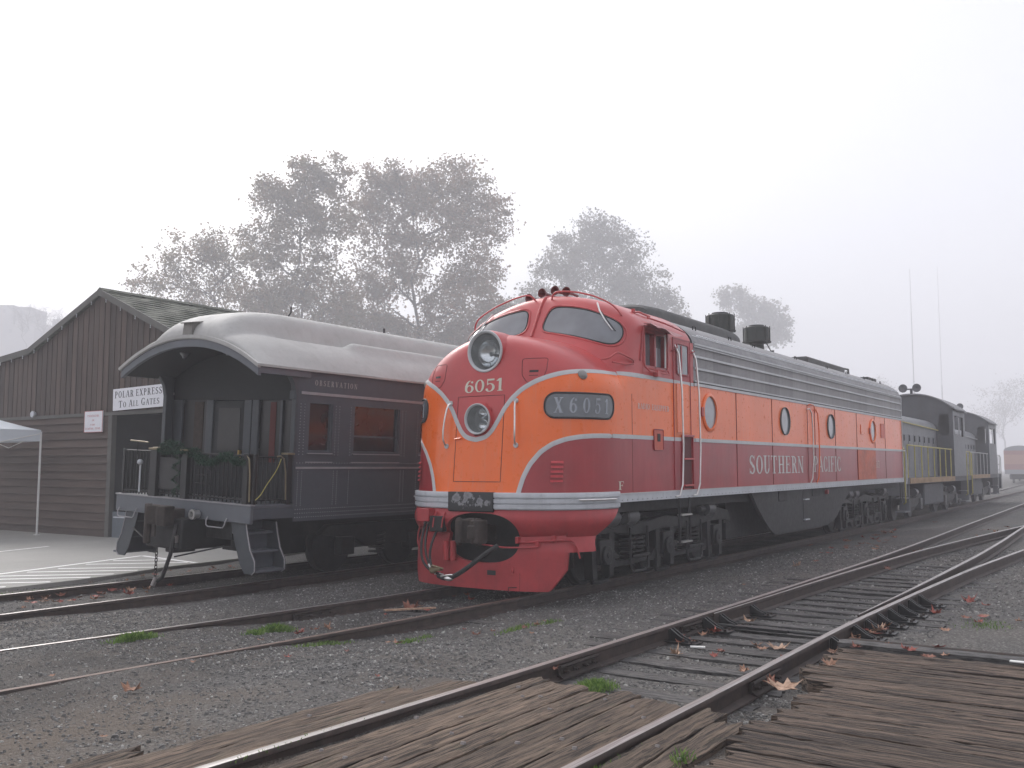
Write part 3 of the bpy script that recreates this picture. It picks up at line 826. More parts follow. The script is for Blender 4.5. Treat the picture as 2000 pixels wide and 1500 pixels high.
# cab front (windscreen part) and roof to the cab's rear edge
XC = 4.50
def arch(x, u, w_=W2, z1=GP[4], zt=GP[5], n=GP[6]):
    """roof arch, u in [-1,1] by angle"""
    a = u*pi/2; t = abs(cos(a)); 
    y = -math.copysign(abs(sin(a))**(2/n), u)*w_; z = z1+(zt-z1)*t**(2/n)
    return Vector((x, y, z))
mb = MB(); cols = []
for i in range(-70, 71):
    th = math.copysign(90*(1-(1-abs(i)/70)**1.9), i); c = [2.93, 3.0, 3.07, 3.14, 3.217]
    for k in range(1, 18): c.append(3.217+(GP[4]-3.217)*k/18)
    for k in range(0, 27):
        q = k/26; q = 1-(1-q)**2.0; c.append(GP[4]+(GP[5]-.0004-GP[4])*q)
    cols.append([SQ(GP, th, z) for z in c])
rows = list(map(list, zip(*cols)))
for r_ in rows:     # tuck the shell 4 mm behind the flat side panels where they overlap
    for p_ in r_:
        if p_.x > 2.56 and abs(p_.y) > 1.4 and p_.z < 3.93: p_.y -= math.copysign(.004, p_.y)
for i in range(len(rows)-1):
    for j in range(len(rows[0])-1):
        q = [rows[i][j], rows[i][j+1], rows[i+1][j+1], rows[i+1][j]]; c = (q[0]+q[1]+q[2]+q[3])/4
        if min(v.x for v in q) > 2.60 and abs(c.y) > 1.4 and c.z < 3.93: continue
        if c.x < 1.3: continue
        mb.cur = 1 if i < 4 else 0; mb.add(q, [(0, 1, 2, 3)])
import bmesh
o_ = mb.build('cab_front', [M['red'], M['orange']], LA, smooth=0)
bm_ = bmesh.new(); bm_.from_mesh(o_.data); bmesh.ops.remove_doubles(bm_, verts=bm_.verts, dist=.0005); bmesh.ops.recalc_face_normals(bm_, faces=bm_.faces)
for f_ in bm_.faces: f_.smooth = True
bm_.to_mesh(o_.data); bm_.free(); o_.data.set_sharp_from_angle(angle=radians(60))

def section(zs_side, xa, xb, nx, roofn=24, zt=GP[5], w_=W2):
    """rows along x of a body section: right side up, over the roof, left side down"""
    prof = [(-w_, z) for z in zs_side]
    for k in range(1, roofn):
        p = arch(0, 1-2*k/roofn, w_, GP[4], zt); prof.append((p.y, p.z))
    prof += [(w_, z) for z in reversed(zs_side)]
    return [[(xa+(xb-xa)*i/nx, y, z) for i in range(nx+1)] for y, z in prof], prof
# cab side + roof: x 1.974(side)/2.81(roof) .. 4.5
zs = [1.46, 1.7, 2.0, 2.29, 2.6, 2.9, 3.225, 3.4, 3.7, 3.916]
mb = MB()
DX0, DX1 = 3.70, 4.34     # door opening
WX0, WX1, WZ0, WZ1 = 2.66, 3.46, 3.37, 3.97   # cab side window opening
def side_panel(sgn):
    xs_ = [1.974, 2.3, 2.595, WX0, 3.06, WX1, DX0, 4.0, DX1, XC]; zz = [1.46, 1.7, 2.0, 2.29, 2.6, 2.945, 3.217, WZ0, 3.7, 3.916]
    for i in range(len(xs_)-1):
        for j in range(len(zz)-1):
            x0, x1, z0, z1 = xs_[i], xs_[i+1], zz[j], zz[j+1]
            if x0 < 2.59 and z0 >= 2.94: continue
            if WX0 <= x0 < WX1 and z0 >= WZ0-.001 and z1 <= 3.92: continue
            mm = 0 if z1 <= 2.2901 else (1 if z1 <= 3.218 else 2)
            mb.cur = mm
            mb.add([(x0, -sgn*W2, z0), (x1, -sgn*W2, z0), (x1, -sgn*W2, z1), (x0, -sgn*W2, z1)], [(0, 1, 2, 3)])
side_panel(1); side_panel(-1)
mb.cur = 2
rr = []
for k in range(0, 25):
    p = arch(0, 1-2*k/24)
    xa = GP[0]; rr.append([(xa+(4.32-xa)*i/4, p.y, p.z) for i in range(5)]+[(4.32+.18*sin(pi/2*q/5), p.y*(1-.028*(1-cos(pi/2*q/5))*1), p.z-.10*(1-cos(pi/2*q/5))) for q in range(1, 6)])
mb.grid(rr)
# small cheek between windscreen shell edge (x 2.81) and flat side
mb.build('cab_side', [M['dred'], M['orange'], M['red']], LA, smooth=40)

# main body, gray roof and louvred band
XE = 20.22
zs = [1.46, 2.29, 3.225, 3.30, 3.916]
rws, prof = section(zs, XC, XE, 32, 24, 4.545, W2-.012)
mb = MB()
mb.grid(rws, mats=lambda i, j: {0: 0, 1: 1, 2: 2, 3: 2}.get(i, {0: 0, 1: 1, 2: 2, 3: 2}.get(len(rws)-2-i, 3)))
mb.cur = 3; mb.add([(XE, y, z) for y, z in prof], [tuple(range(len(prof)))]); mb.cur = 3
body = mb.build('body', [M['dred'], M['orange'], None, M['roof']], LA, smooth=40)
def screen_mat():
    m, nt, b = newmat('ribbed_air_screen'); v = tcoord(nt)
    wv = nt.nodes.new('ShaderNodeTexWave'); wv.wave_type = 'BANDS'; wv.bands_direction = 'Z'; wv.inputs['Scale'].default_value = 14
    nt.links.new(v, wv.inputs['Vector'])
    # panels of slightly different gray
    sx = nt.nodes.new('ShaderNodeSeparateXYZ'); nt.links.new(v, sx.inputs[0])
    fl = math_(nt, 'FLOOR', math_(nt, 'MULTIPLY', sx.outputs[0], 1.12)); wn = nt.nodes.new('ShaderNodeTexWhiteNoise'); wn.noise_dimensions = '1D'
    nt.links.new(fl, wn.inputs['W'])
    c = ramp(nt, wn.outputs[0], [(0, (.20, .195, .20)), (1, (.33, .32, .325))])
    c = mixc(nt, .35, c, ramp(nt, noise(nt, tcoord(nt, (4, 4, .4)), 2, 4, .6), [(.35, (.15, .145, .145)), (.65, (.30, .29, .29))]))
    nt.links.new(c, b.inputs['Base Color']); b.inputs['Roughness'].default_value = .5; b.inputs['Metallic'].default_value = .15
    bump(nt, b, wv.outputs['Fac'], .35, .01); return m
M['screen'] = screen_mat(); body.data.materials[2] = M['screen']

YS = -(W2)  # camera side plane
def bothsides(fn):
    for s in (-1, 1): fn(s)
# stripes on the flat sides
def strip(x0, x1, z0, z1, out=.006, mat='silver', name='stripe', s=-1, th_=.008, bev=0):
    m_ = MB(); y0 = s*(W2-.012+.001) if x0 >= XC-.01 else s*(W2+.001); y1 = s*(W2+out)
    m_.box(x0, x1, min(y0, y1), max(y0, y1), z0, z1)
    return m_.build(name, M[mat], LA, smooth=20, bevel=bev)
for s in (-1, 1):
    strip(1.75, XE+.01, 1.345, 1.462, .012, 'sill', 'side_sill', s)
    strip(1.75, XE+.01, 1.458, 1.475, .022, 'silver', 'sill_trim', s)
    strip(XC+.02, XE, 2.262, 2.322, .006, s=s)
    strip(XC+.02, XE, 3.205, 3.255, .008, s=s)
    strip(XC+.02, XE, 3.258, 3.272, .014, 'dark', 'dark_gap', s)  # narrow black joint line above the stripe
    strip(XC+.02, XE, 3.275, 3.30, .012, 'silver', 'screen_trim', s)
    for z in (3.485, 3.69): strip(XC+.03, XE, z, z+.035, .016, 'silver', 'screen_batten', s)
    strip(XC+.03, XE, 3.865, 3.885, .012, 'silver', 'screen_trim', s)
    strip(XC+.03, XE, 3.90, 3.93, .016, 'silver', 'screen_trim', s)
    strip(XE-.03, XE+.008, 1.47, 3.90, .014, 'silver', 'corner_trim', s)
    strip(1.60, 4.49, 2.262, 2.322, .005, s=s)
    strip(2.60, 4.49, 3.19, 3.245, .005, s=s)
    for x in (6.46, 8.43, 10.78, 11.32, 12.98, 14.97, 16.86, 18.06):
        m_ = MB(); y0, y1 = s*(W2-.011), s*(W2-.004); m_.box(x-.007, x+.007, min(y0, y1), max(y0, y1), 1.48, 2.26); m_.box(x-.007, x+.007, min(y0, y1), max(y0, y1), 2.324, 3.20)
        m_.build('panel_seam', M['seamp'] if 'seamp' in M else M['dred'], LA, smooth=20)
strip(14.98, 16.85, 1.49, 2.255, .004, 'touch', 'repainted_panel', -1)
strip(17.55, 18.02, 2.62, 3.02, .004, 'touch2', 'repainted_patch', -1)
# rivet line along the roof edge
m_ = MB()
for i in range(150):
    x = 4.9+i*.102
    if x > XE-.1: break
    p = arch(x, .80, W2-.012, GP[4], 4.545); n = Vector((0, p.y, (p.z-3.2)*1.3)).normalized()
    m_.cyl(p-n*.004, p+n*.022, .020, .014, n=6)
m_.build('roof_rivets', M['sill'], LA, smooth=20)
m_ = MB(); q = [arch(0, t, W2-.012, GP[4], 4.545) for t in (.83, .845)]
m_.grid([[(x, q[0].y*1.004, q[0].z+.012) for x in (4.6, XE)], [(x, q[1].y*1.004, q[1].z+.012) for x in (4.6, XE)]]); m_.build('roof_seam', M['silver'], LA, smooth=0)

# ribbons along the nose
def ribbon_pts(tab, s, n=70, w_=.056, lift=.005, z0=None):
    """tab: (|y|, z) -> dense points on the nose surface"""
    pts = []
    L = [0]
    for a, b in zip(tab, tab[1:]): L.append(L[-1]+hypot(b[0]-a[0], b[1]-a[1]))
    # Catmull-like smoothing through dense linear sampling
    D = []
    for i in range(n+1):
        d = L[-1]*i/n; k = max(j for j in range(len(L)) if L[j] <= d+1e-9); k = min(k, len(tab)-2)
        t = (d-L[k])/(L[k+1]-L[k]); D.append((tab[k][0]+(tab[k+1][0]-tab[k][0])*t, tab[k][1]+(tab[k+1][1]-tab[k][1])*t))
    for _ in range(3): D = [D[0]]+[((D[i-1][0]+2*D[i][0]+D[i+1][0])/4, (D[i-1][1]+2*D[i][1]+D[i+1][1])/4) for i in range(1, len(D)-1)]+[D[-1]]
    return D
WRIB = .066
def nose_ribbon(tab, name):
    full = []
    D = ribbon_pts(tab, 1)
    C3 = []
    for y, z in D:
        th = th_of_y(NP, -y, z); C3.append((SQ(NP, th, z), SN_(NP, th, z)))
    return C3
def mk_ribbon(C3, w_=.066, lift=.004, thick=.003):
    rows = []
    for i, (p, n) in enumerate(C3):
        a = C3[max(i-1, 0)][0]; b = C3[min(i+1, len(C3)-1)][0]; d = (b-a).normalized(); q = d.cross(n).normalized()
        rows.append([p+q*w_/2-n*.004, p+q*w_/2+n*(lift), p+q*w_*.25+n*(lift+.0025), p-q*w_*.25+n*(lift+.0025), p-q*w_/2+n*lift, p-q*w_/2-n*.004])
    return rows
up = nose_ribbon(UP, 'u')
mir = lambda C3: [(Vector((p.x, -p.y, p.z)), Vector((n.x, -n.y, n.z))) for p, n in C3]
m_ = MB(); m_.grid(mk_ribbon(list(reversed(mir(up)))[:-1]+up)); m_.build('stripe', M['silver'], LA, smooth=50)
for s in (1, -1):
    C3 = []
    for i in range(40):
        th = s*(45+45*i/39); p = SQ(GP, th, 3.217)
        if 1.93 < p.x < 2.66: C3.append((p, SN_(GP, th, 3.217)))
    m_ = MB(); m_.grid(mk_ribbon(C3)); m_.build('stripe', M['silver'], LA, smooth=50)
lo = nose_ribbon(LO, 'l')
for s in (1, -1):
    m_ = MB(); m_.grid(mk_ribbon(lo if s == 1 else mir(lo))); m_.build('stripe', M['silver'], LA, smooth=50)

# patches on a shell: polygon of (y, z) outline points -> lifted cap with a rim
def patch(P, pts, name, mat, lift=.006, rings=7, cen=None, parent=LA):
    TZ = [(th_of_y(P, y, z), z) for y, z in pts]
    c = cen or (sum(p[0] for p in TZ)/len(TZ), sum(p[1] for p in TZ)/len(TZ))
    m_ = MB(); rows = []
    for r in range(rings+1):
        q = r/rings
        rows.append([SQ(P, c[0]+(t-c[0])*q, c[1]+(z-c[1])*q)+SN_(P, c[0]+(t-c[0])*q, c[1]+(z-c[1])*q)*lift for t, z in TZ])
    rows.append([SQ(P, t, z)-SN_(P, t, z)*.004 for t, z in TZ])
    m_.grid(rows, closed=True)
    return m_.build(name, mat if not isinstance(mat, str) else M[mat], parent, smooth=50)
def rim(P, pts, name, mat, r=.014, lift=.004, parent=LA, n=6):
    Q = [SQ(P, th_of_y(P, y, z), z)+SN_(P, th_of_y(P, y, z), z)*lift for y, z in pts]
    m_ = MB(); m_.tube(Q, r, n, closed=True); return m_.build(name, M[mat], parent, smooth=60)
def smooth_poly(pts, n=64, it=2):
    L = [0]
    Pp = pts+[pts[0]]
    for a, b in zip(Pp, Pp[1:]): L.append(L[-1]+hypot(b[0]-a[0], b[1]-a[1]))
    D = []
    for i in range(n):
        d = L[-1]*i/n; k = max(j for j in range(len(L)) if L[j] <= d+1e-9); k = min(k, len(pts)-1); t = (d-L[k])/max(1e-9, L[k+1]-L[k])
        D.append((Pp[k][0]+(Pp[k+1][0]-Pp[k][0])*t, Pp[k][1]+(Pp[k+1][1]-Pp[k][1])*t))
    for _ in range(it): D = [((D[i-1][0]+2*D[i][0]+D[(i+1) % n][0])/4, (D[i-1][1]+2*D[i][1]+D[(i+1) % n][1])/4) for i in range(n)]
    return D
# windscreens: outline in (|y|, z)
WS = [(.17, 4.13), (.20, 4.28), (.25, 4.325), (.33, 4.335), (.60, 4.30), (.87, 4.235), (1.10, 4.15), (1.30, 4.055), (1.40, 3.99), (1.455, 3.90), (1.46, 3.80), (1.43, 3.69), (1.38, 3.655), (1.28, 3.67), (.94, 3.775), (.60, 3.86), (.27, 3.925), (.19, 3.95), (.155, 4.02)]
for s in (-1, 1):
    pts = smooth_poly([(s*a, b) for a, b in WS], 72, 2)
    w_ = patch(GP, pts, 'windscreen', 'glass', .004, 8)
    big = smooth_poly([(s*(.82+(a-.82)*1.05), 4.0+(b-4.0)*1.10) for a, b in WS], 72, 2)
    f_ = rim(GP, pts, 'windscreen_seal', 'dredd' if 'dredd' in M else 'rubber', .011, .004)
    rim(GP, big, 'windscreen_frame', 'red', .016, .0)
# centre rib
m_ = MB(); Q = [SQ(GP, 0, z)+SN_(GP, 0, z)*.010 for z in (3.86, 3.95, 4.05, 4.15, 4.25, 4.35, 4.42, 4.48, 4.52)]; Q += [Vector((2.42, 0, 4.562)), Vector((2.52, 0, 4.585))]
m_.tube(Q, .022, 8); m_.build('centre_rib', M['red'], LA, smooth=60)
# wipers
for s, pts in ((-1, [(-.97, 4.33), (-1.07, 4.19), (-1.2, 4.03), (-1.33, 3.87)]), (1, [(.98, 4.33), (1.05, 4.18), (1.11, 4.0), (1.15, 3.86)])):
    wp = MB(); Q = [onG(y, z, .03) for y, z in pts]; wp.tube(Q, [.014, .013, .012, .008], 6)
    a = wp.build('wiper', M['steel'], LA, smooth=50)
    b = MB(); c = [onG(y, z, .022) for y, z in ((s*1.10, 4.18), (s*1.24, 4.02), (s*1.37, 3.86))]; b.tube(c, .006, 5); bb = b.build('blade', M['rubber'], LA, smooth=50); bb.parent = a
# ---- eyebrow grab rails over the windscreens
def grab(pts, r, name='handrail', mat='red', parent=LA, n=8, round_=2):
    P = [Vector(p) for p in pts]
    if round_:
        D = densify([tuple(p) for p in P], .05); D = smooth_path(D, round_); P = [Vector(p) for p in D]
    m_ = MB(); m_.tube(P, r, n); return m_.build(name, M[mat], parent, smooth=60)
for s in (-1, 1):
    arc_ = []
    a0 = onG(s*.14, 4.50, 0); arc_.append(a0-Vector((0, 0, .02)))
    for y, z in ((.17, 4.58), (.30, 4.60), (.60, 4.565), (.90, 4.475), (1.15, 4.36), (1.34, 4.235)):
        b = onG(s*y, min(z-.10, 4.48), 0); arc_.append(Vector((b.x-.05, s*y, z)))
    e = onG(s*1.38, 4.12, 0); arc_.append(e)
    grab(arc_, .014)
    # bracket at the outer end, radio aerial plate
    m_ = MB(); m_.box(2.75, 2.95, min(s*1.28, s*1.36), max(s*1.28, s*1.36), 4.16, 4.22); m_.tube([(2.78, s*1.32, 4.10), (2.82, s*1.32, 4.25), (2.95, s*1.34, 4.27), (3.25, s*1.38, 4.23)], .018, 6); m_.cyl((2.80, s*1.32, 4.24), (2.80, s*1.32, 4.30), .03, n=8); m_.build('roof_bracket', M['red'], LA, smooth=40)
# horns
for y, z, x, yaw in ((.36, 4.58, 2.50, .25), (.13, 4.645, 2.52, .05), (-.10, 4.665, 2.54, -.02), (-.27, 4.64, 2.60, -.12)):
    h = MB(); c = Vector((x, y, z)); d = Vector((-1, yaw*.6, .02)).normalized()
    h.rev(c, d, [(-.34, .018), (-.30, .02), (-.1, .026), (0, .042), (.07, .072), (.085, .078), (.088, .070), (.06, .05), (.0, .03), (-.02, .0)], 16)
    h.cyl(c-d*.3+Vector((0, 0, -.14)), c-d*.3, .014, n=6)
    h.build('horn', M['hornred'] if 'hornred' in M else M['dred'], LA, smooth=40)
# ---- headlights
def headlight(y, z, R, x_out, x_in, name, kind):
    rimm = MB(); rimm.rev((0, y, z), (-1, 0, 0), [(-x_in, R*1.0), (-(x_out+.03), R*1.0), (-x_out-.012, R*1.03), (-x_out, R*1.02), (-x_out+.003, R*.97), (-x_out-.01, R*.90), (-x_out-.03, R*.885)], 40)
    o = rimm.build(name, M['silver'] if kind else M['silver'], LA, smooth=40)
    b = MB(); b.rev((0, y, z), (-1, 0, 0), [(-x_out-.02, R*.895), (-x_out-.20, R*.86), (-x_out-.24, R*.6), (-x_out-.24, 0)], 36)
    bb = b.build('barrel', M['lampdark'], LA, smooth=40); bb.parent = o
    return o
M['lampdark'] = flat('dark_lamp_barrel', (.085, .10, .10), .5, .1)
def mirror_mat():
    m, nt, b = newmat('lamp_reflector'); b.inputs['Base Color'].default_value = (.62, .66, .68, 1); b.inputs['Metallic'].default_value = 1; b.inputs['Roughness'].default_value = .16; return m
M['mirror'] = mirror_mat()
def clear_mat():
    m, nt, b = newmat('clear_lens'); b.inputs['Base Color'].default_value = (.9, .95, .95, 1); b.inputs['Roughness'].default_value = .05
    b.inputs['Alpha'].default_value = .12; b.inputs['Specular IOR Level'].default_value = .9; return m
M['lens'] = clear_mat()
CY = -.07
h1 = headlight(-.09, 3.50, .295, .545, .75, 'headlight', 1)
m_ = MB(); c = Vector((.78, -.09, 3.48)); m_.rev(c, (-1, 0, 0), [(0, .0), (.01, .06), (.035, .12), (.075, .165), (.12, .19)], 32); x = m_.build('reflector', M['mirror'], LA, smooth=50); x.parent = h1
m_ = MB(); m_.ball((.70, -.11, 3.47), .035, 10, 8); m_.cyl((.78, -.09, 3.47), (.7, -.11, 3.47), .015); m_.tube([(.70, -.07, 3.36), (.69, -.11, 3.28), (.68, -.06, 3.26)], .008, 5); x = m_.build('bulb', M['lampdark'], LA, smooth=50); x.parent = h1
m_ = MB(); m_.rev((.575, -.09, 3.50), (-1, 0, 0), [(0, .262), (.012, .2), (.018, .1), (.02, 0)], 36); x = m_.build('lens', M['lens'], LA, smooth=50); x.parent = h1
# housing that fairs the upper lamp into the nose
m_ = MB(); m_.rev((0, -.09, 3.50), (-1, 0, 0), [(-1.35, .27), (-.90, .31), (-.66, .312), (-.575, .298)], 40); m_.build('lamp_housing', M['red'], LA, smooth=60)
h2 = headlight(-.05, 2.53, .215, .415, .56, 'headlight', 1)
m_ = MB(); m_.rev((0, -.05, 2.53), (-1, 0, 0), [(-.62, .222), (-.50, .228), (-.44, .218)], 36); m_.build('lamp_housing', M['red'], LA, smooth=60)
for dz in (.085, -.085):
    m_ = MB(); m_.rev((.60, -.07, 2.53+dz), (-1, 0, 0), [(0, 0), (.01, .03), (.03, .055), (.05, .072), (.055, .076), (.052, .082), (.0, .085)], 24); x = m_.build('lamp', M['mirror'], LA, smooth=50); x.parent = h2
m_ = MB(); m_.rev((.44, -.05, 2.53), (-1, 0, 0), [(0, .19), (.01, .12), (.013, 0)], 30); x = m_.build('lens', M['lens'], LA, smooth=50); x.parent = h2
# ---- number boards
def rrect(cx, cz, hw, hh, r, n=6):
    P = []
    for (sx, sz, a0) in ((1, 1, 0), (-1, 1, 90), (-1, -1, 180), (1, -1, 270)):
        for k in range(n+1):
            a = radians(a0+90*k/n); P.append((cx+sx*(hw-r)+r*cos(a), cz+sz*(hh-r)+r*sin(a)))
    return P
def sp_patch(pts, lift, name, mat, parent=LA, rings=8, edge=True, fm=byS):
    n = len(pts); c = (sum(p[0] for p in pts)/n, sum(p[1] for p in pts)/n); rows = []
    for r in range(rings+1):
        q = r/rings; rows.append([fm(c[0]+(p[0]-c[0])*q, c[1]+(p[1]-c[1])*q, lift) for p in pts])
    if edge: rows.append([fm(p[0], p[1], -.006) for p in pts])
    m_ = MB(); m_.grid(rows, closed=True); return m_.build(name, M[mat], parent, smooth=40)
def sp_tube(pts, r, name, mat, lift=.006, closed=True, parent=LA, n=6, fm=byS):
    m_ = MB(); m_.tube([fm(p[0], p[1], lift) for p in pts], r, n, closed=closed); return m_.build(name, M[mat], parent, smooth=60)
sB0, sB1 = S_of(32.0, 2.69), S_of(83.6, 2.69); scb = (sB0+sB1)/2; hwb = (sB1-sB0)/2
for s in (1, -1):
    P = rrect(s*scb, 2.70, hwb, .172, .15, 8); P = densify([(a, b, 0) for a, b in P+[P[0]]], .04)[:-1]; P = [(p[0], p[1]) for p in P]
    nb = sp_patch(P, .010, 'number_board', 'numb')
    x = sp_tube(P, .014, 'frame', 'rubber', .010); x.parent = nb
    m_ = MB(); txt = 'X6051'; size = .215; wid = .82; gap = .50; tl = text_len(txt, size, wid, gap)
    u0 = s*scb-tl/2
    text_mb(txt, m_, lambda u, v, l: byS(u, 2.595+v, .0125+l), size, wid, gap, u0); x = m_.build('digits', M['digit'], LA, smooth=0); x.parent = nb
    # marker lamps
    sm = S_of(60, 3.1); c = byS(s*sm, 3.135); n = (byS(s*sm, 3.135, 1)-c).normalized()
    m_ = MB(); m_.rev(c, n, [(0, .074), (.014, .074), (.022, .066), (.030, .060), (.042, .045), (.050, .024), (.053, 0)], 20); m_.build('marker_lamp', M['lampgray'] if 'lampgray' in M else M['silver'], LA, smooth=40)
    # louvres
    for k in range(5):
        sa, sb = S_of(37.5, 1.7), S_of(45.8, 1.7); z = 1.64+k*.064
        m_ = MB(); rows = []
        for q in range(5):
            u = s*(sa+(sb-sa)*q/4); rows.append([byS(u, z+.040, .000), byS(u, z+.030, .018), byS(u, z+.006, .030), byS(u, z, .004)])
        m_.grid(rows); m_.build('louvre', M['louv'], LA, smooth=40)
    # hatch with a latch slot above
    P = [(s*a+CY*-0, b) for a, b in ((.66, 3.36), (.98, 3.37), (1.0, 3.2), (.97, 3.08), (.86, 3.01), (.76, 3.02), (.68, 3.12))]
    pts = smooth_poly([(-p[0]+CY*.3, p[1]) for p in P], 40, 1)
    rim(NP, pts, 'hatch_edge', 'seam', .0045, .001, n=4)
    for (z0, z1, ml) in ((3.165, 3.195, 'rubber'), (3.115, 3.125, 'seam')):
        m_ = MB(); ys_ = [s*.78, s*.90]; m_.grid([[onN(-y+CY*.3, z, .004) for y in (ys_[0], s*.84, ys_[1])] for z in (z0, z1)]); m_.build('latch', M[ml], LA, smooth=0)
# nose door seam
P = [(-.36+.0, 1.65), (-.36, 2.86), (.45, 2.86), (.45, 1.65)]
P = densify([(a-.0, b, 0) for a, b in P+[P[0]]], .08)[:-1]
M_ = [(-a, b) for a, b, _ in P]
rim(NP, [(q[0]+0.0, q[1]) for q in M_], 'nose_door_seam', 'seam', .0045, .001, n=4)
m_ = MB(); a = onN(.36, 2.25, .02); b = onN(.24, 2.26, .03); m_.tube([a, b], .014, 6); m_.build('door_latch', M['orange'], LA, smooth=40)
# 6051 on the nose
m_ = MB(); size = .180; tl = text_len('6051', size, 1.42, .06); u0 = CY*-1-tl/2+.02
text_mb('6051', m_, lambda u, v, l: byS(u, 2.915+v+.02*u, .005+l), size, 1.42, .06, u0); m_.build('road_number', M['gold'], LA, smooth=0)
# nose grab irons
for s in (-1, 1):
    y0 = CY-.0+s*.575; top = onN(y0-.01*s, 2.775, 0); bot = onN(y0+.02*s, 2.155, 0)
    n = Vector((-1, 0, 0)); yo = s*.055
    H = grab([top, top+n*.06, top+n*.085+Vector((0, yo*.5, -.05)), top+n*.085+Vector((0, yo*.6, -.2)), bot+n*.085+Vector((0, yo*.6, .2)), bot+n*.085+Vector((0, yo*.5, .07)), bot+n*.06, bot], .013, 'grab_iron', 'steel')
    for p in (top, bot):
        m_ = MB(); m_.cyl(p, p+n*.018, .036, n=16); x = m_.build('foot', M['silver'], LA, smooth=40); x.parent = H
# lifting handles on the nose shoulders
for s in (-1, 1):
    b0 = Vector((1.75, s*1.50, 3.30)); pts = [b0+Vector((-.15, -s*.10, .10)), b0+Vector((-.12, s*.02, .10)), b0+Vector((.05, s*.05, .22)), b0+Vector((.55, s*.09, .13)), b0+Vector((.62, s*.04, .06)), b0+Vector((.45, -s*.05, .03))]
    grab(pts, .014, 'lift_rail', 'red')
    grab([b0+Vector((-.05, s*.03, .06)), b0+Vector((.3, s*.07, .05)), b0+Vector((.55, s*.06, .09))], .012, 'lift_rail', 'red')
# ---- anticlimber band around the nose foot
def plan(s, z=1.42, off=0.):
    return byS(s, z, off)
SE = S_of(88.5, 1.42)
T_, L_ = arc_tab(1.42); sEnd = L_[-1]-(1.974-1.73)
def band(s0, s1, prof, name, mat):
    n = max(4, int(abs(s1-s0)/.04)); rows = []
    for i in range(n+1):
        u = s0+(s1-s0)*i/n
        c = byS(u, 1.42, 0); nn = (byS(u, 1.42, 1)-c); nn.z = 0; nn.normalize()
        rows.append([(c.x+nn.x*o, c.y+nn.y*o, z) for o, z in prof])
    m_ = MB(); m_.grid(rows); m_.add(rows[0], [tuple(range(len(prof)))]); m_.add(rows[-1], [tuple(range(len(prof)))])
    return m_.build(name, M[mat], LA, smooth=30)
pr = [(-.02, 1.505), (.045, 1.505), (.050, 1.495)]
for z in (1.495, 1.42, 1.345):
    pr += [(.052, z-.004), (.050, z-.058), (.026, z-.064), (.026, z-.073)]

pr += [(.040, 1.272), (-.02, 1.270)]
yl0, yl1 = -.38-.0, .39
band(.385, sEnd, pr, 'anticlimber', 'sill'); band(-sEnd, -.385, pr, 'anticlimber', 'sill')
def scuff_mat():
    m, nt, b = newmat('scuffed_black_plate'); v = tcoord(nt); n1 = noise(nt, v, 5.5, 7, .62)
    sx = nt.nodes.new('ShaderNodeSeparateXYZ'); nt.links.new(tcoord(nt), sx.inputs[0])
    # bare metal only in the middle of the plate
    d = math_(nt, 'ADD', math_(nt, 'POWER', math_(nt, 'ABSOLUTE', math_(nt, 'MULTIPLY', sx.outputs[1], 3.4)), 2.0), math_(nt, 'POWER', math_(nt, 'ABSOLUTE', math_(nt, 'MULTIPLY', math_(nt, 'SUBTRACT', sx.outputs[2], 1.40), 9.)), 2.0))
    e = math_(nt, 'SUBTRACT', n1, math_(nt, 'MULTIPLY', d, .14))
    c = ramp(nt, e, [(.40, (.018, .018, .02)), (.44, (.24, .24, .25)), (.55, (.13, .13, .14)), (.7, (.42, .42, .44))])
    nt.links.new(c, b.inputs['Base Color']); b.inputs['Roughness'].default_value = .45; return m
M['scuff'] = scuff_mat()
band(-.383, .383, [(-.02, 1.508), (.062, 1.508), (.066, 1.50), (.066, 1.25), (.05, 1.235), (-.02, 1.235)], 'buffer_plate', 'scuff')
for s in (-1, 1):
    a = byS(s*(sEnd-.42), 1.40, .05); b = byS(s*(sEnd-.06), 1.40, .05); c = byS(s*(sEnd-.78), 1.40, .05)
    H = grab([byS(s*(sEnd-.85), 1.405, .045), byS(s*(sEnd-.84), 1.405, .10), byS(s*(sEnd-.5), 1.405, .105), byS(s*(sEnd-.14), 1.405, .10), byS(s*(sEnd-.12), 1.405, .045)], .015, 'grab_iron', 'steel')
# ---- pilot: plate in (s, z) space with the coupler pocket cut out
def pil(s, z, lift=0.):
    """pilot surface: rolled lip at the top, crease at .93, flaring slightly to the rail"""
    c = byS(s, 1.42, 0); nn = byS(s, 1.42, 1)-c; nn.z = 0; nn.normalize()
    if z > .93:
        q = (1.28-z)/.35; o = .015+.055*sin(pi*min(1, q*1.05))**1.0-.03*q
    else:
        q = (.93-z)/.75; o = -.055+.13*sst(0, .3, q)*.35+.10*q*.3
    k = c+nn*(o+lift); return Vector((k.x, k.y, z))
sX = lambda x: L_[-1]-(1.974-x)
sR = [(1.28, sX(1.74)), (1.10, sX(1.50)), (.93, sX(1.28)), (.80, sX(1.20)), (.70, sX(1.20)), (.69, sX(.73)), (.46, sX(.70)), (.22, sX(.50)), (.185, sX(.46))]
def edge_right(t):  # outline (s, z) from bottom centre, counter-clockwise
    return None
out = [(0, .185)]
def addl(a, b, n):
    for i in range(1, n+1): out.append((a[0]+(b[0]-a[0])*i/n, a[1]+(b[1]-a[1])*i/n))
R_ = [(sX(.46), .185), (sX(.50), .22), (sX(.70), .46), (sX(.73), .69), (sX(.73), .93), (sX(.73), 1.275)]
prev = (0, .185)
for p in R_: addl(prev, p, max(1, int(hypot(p[0]-prev[0], p[1]-prev[1])/.05))); prev = p
addl(prev, (0, 1.275), 36)
left = [(-a, b) for a, b in reversed(out[1:-1])]
out = out+left
hc = (.15, .88)
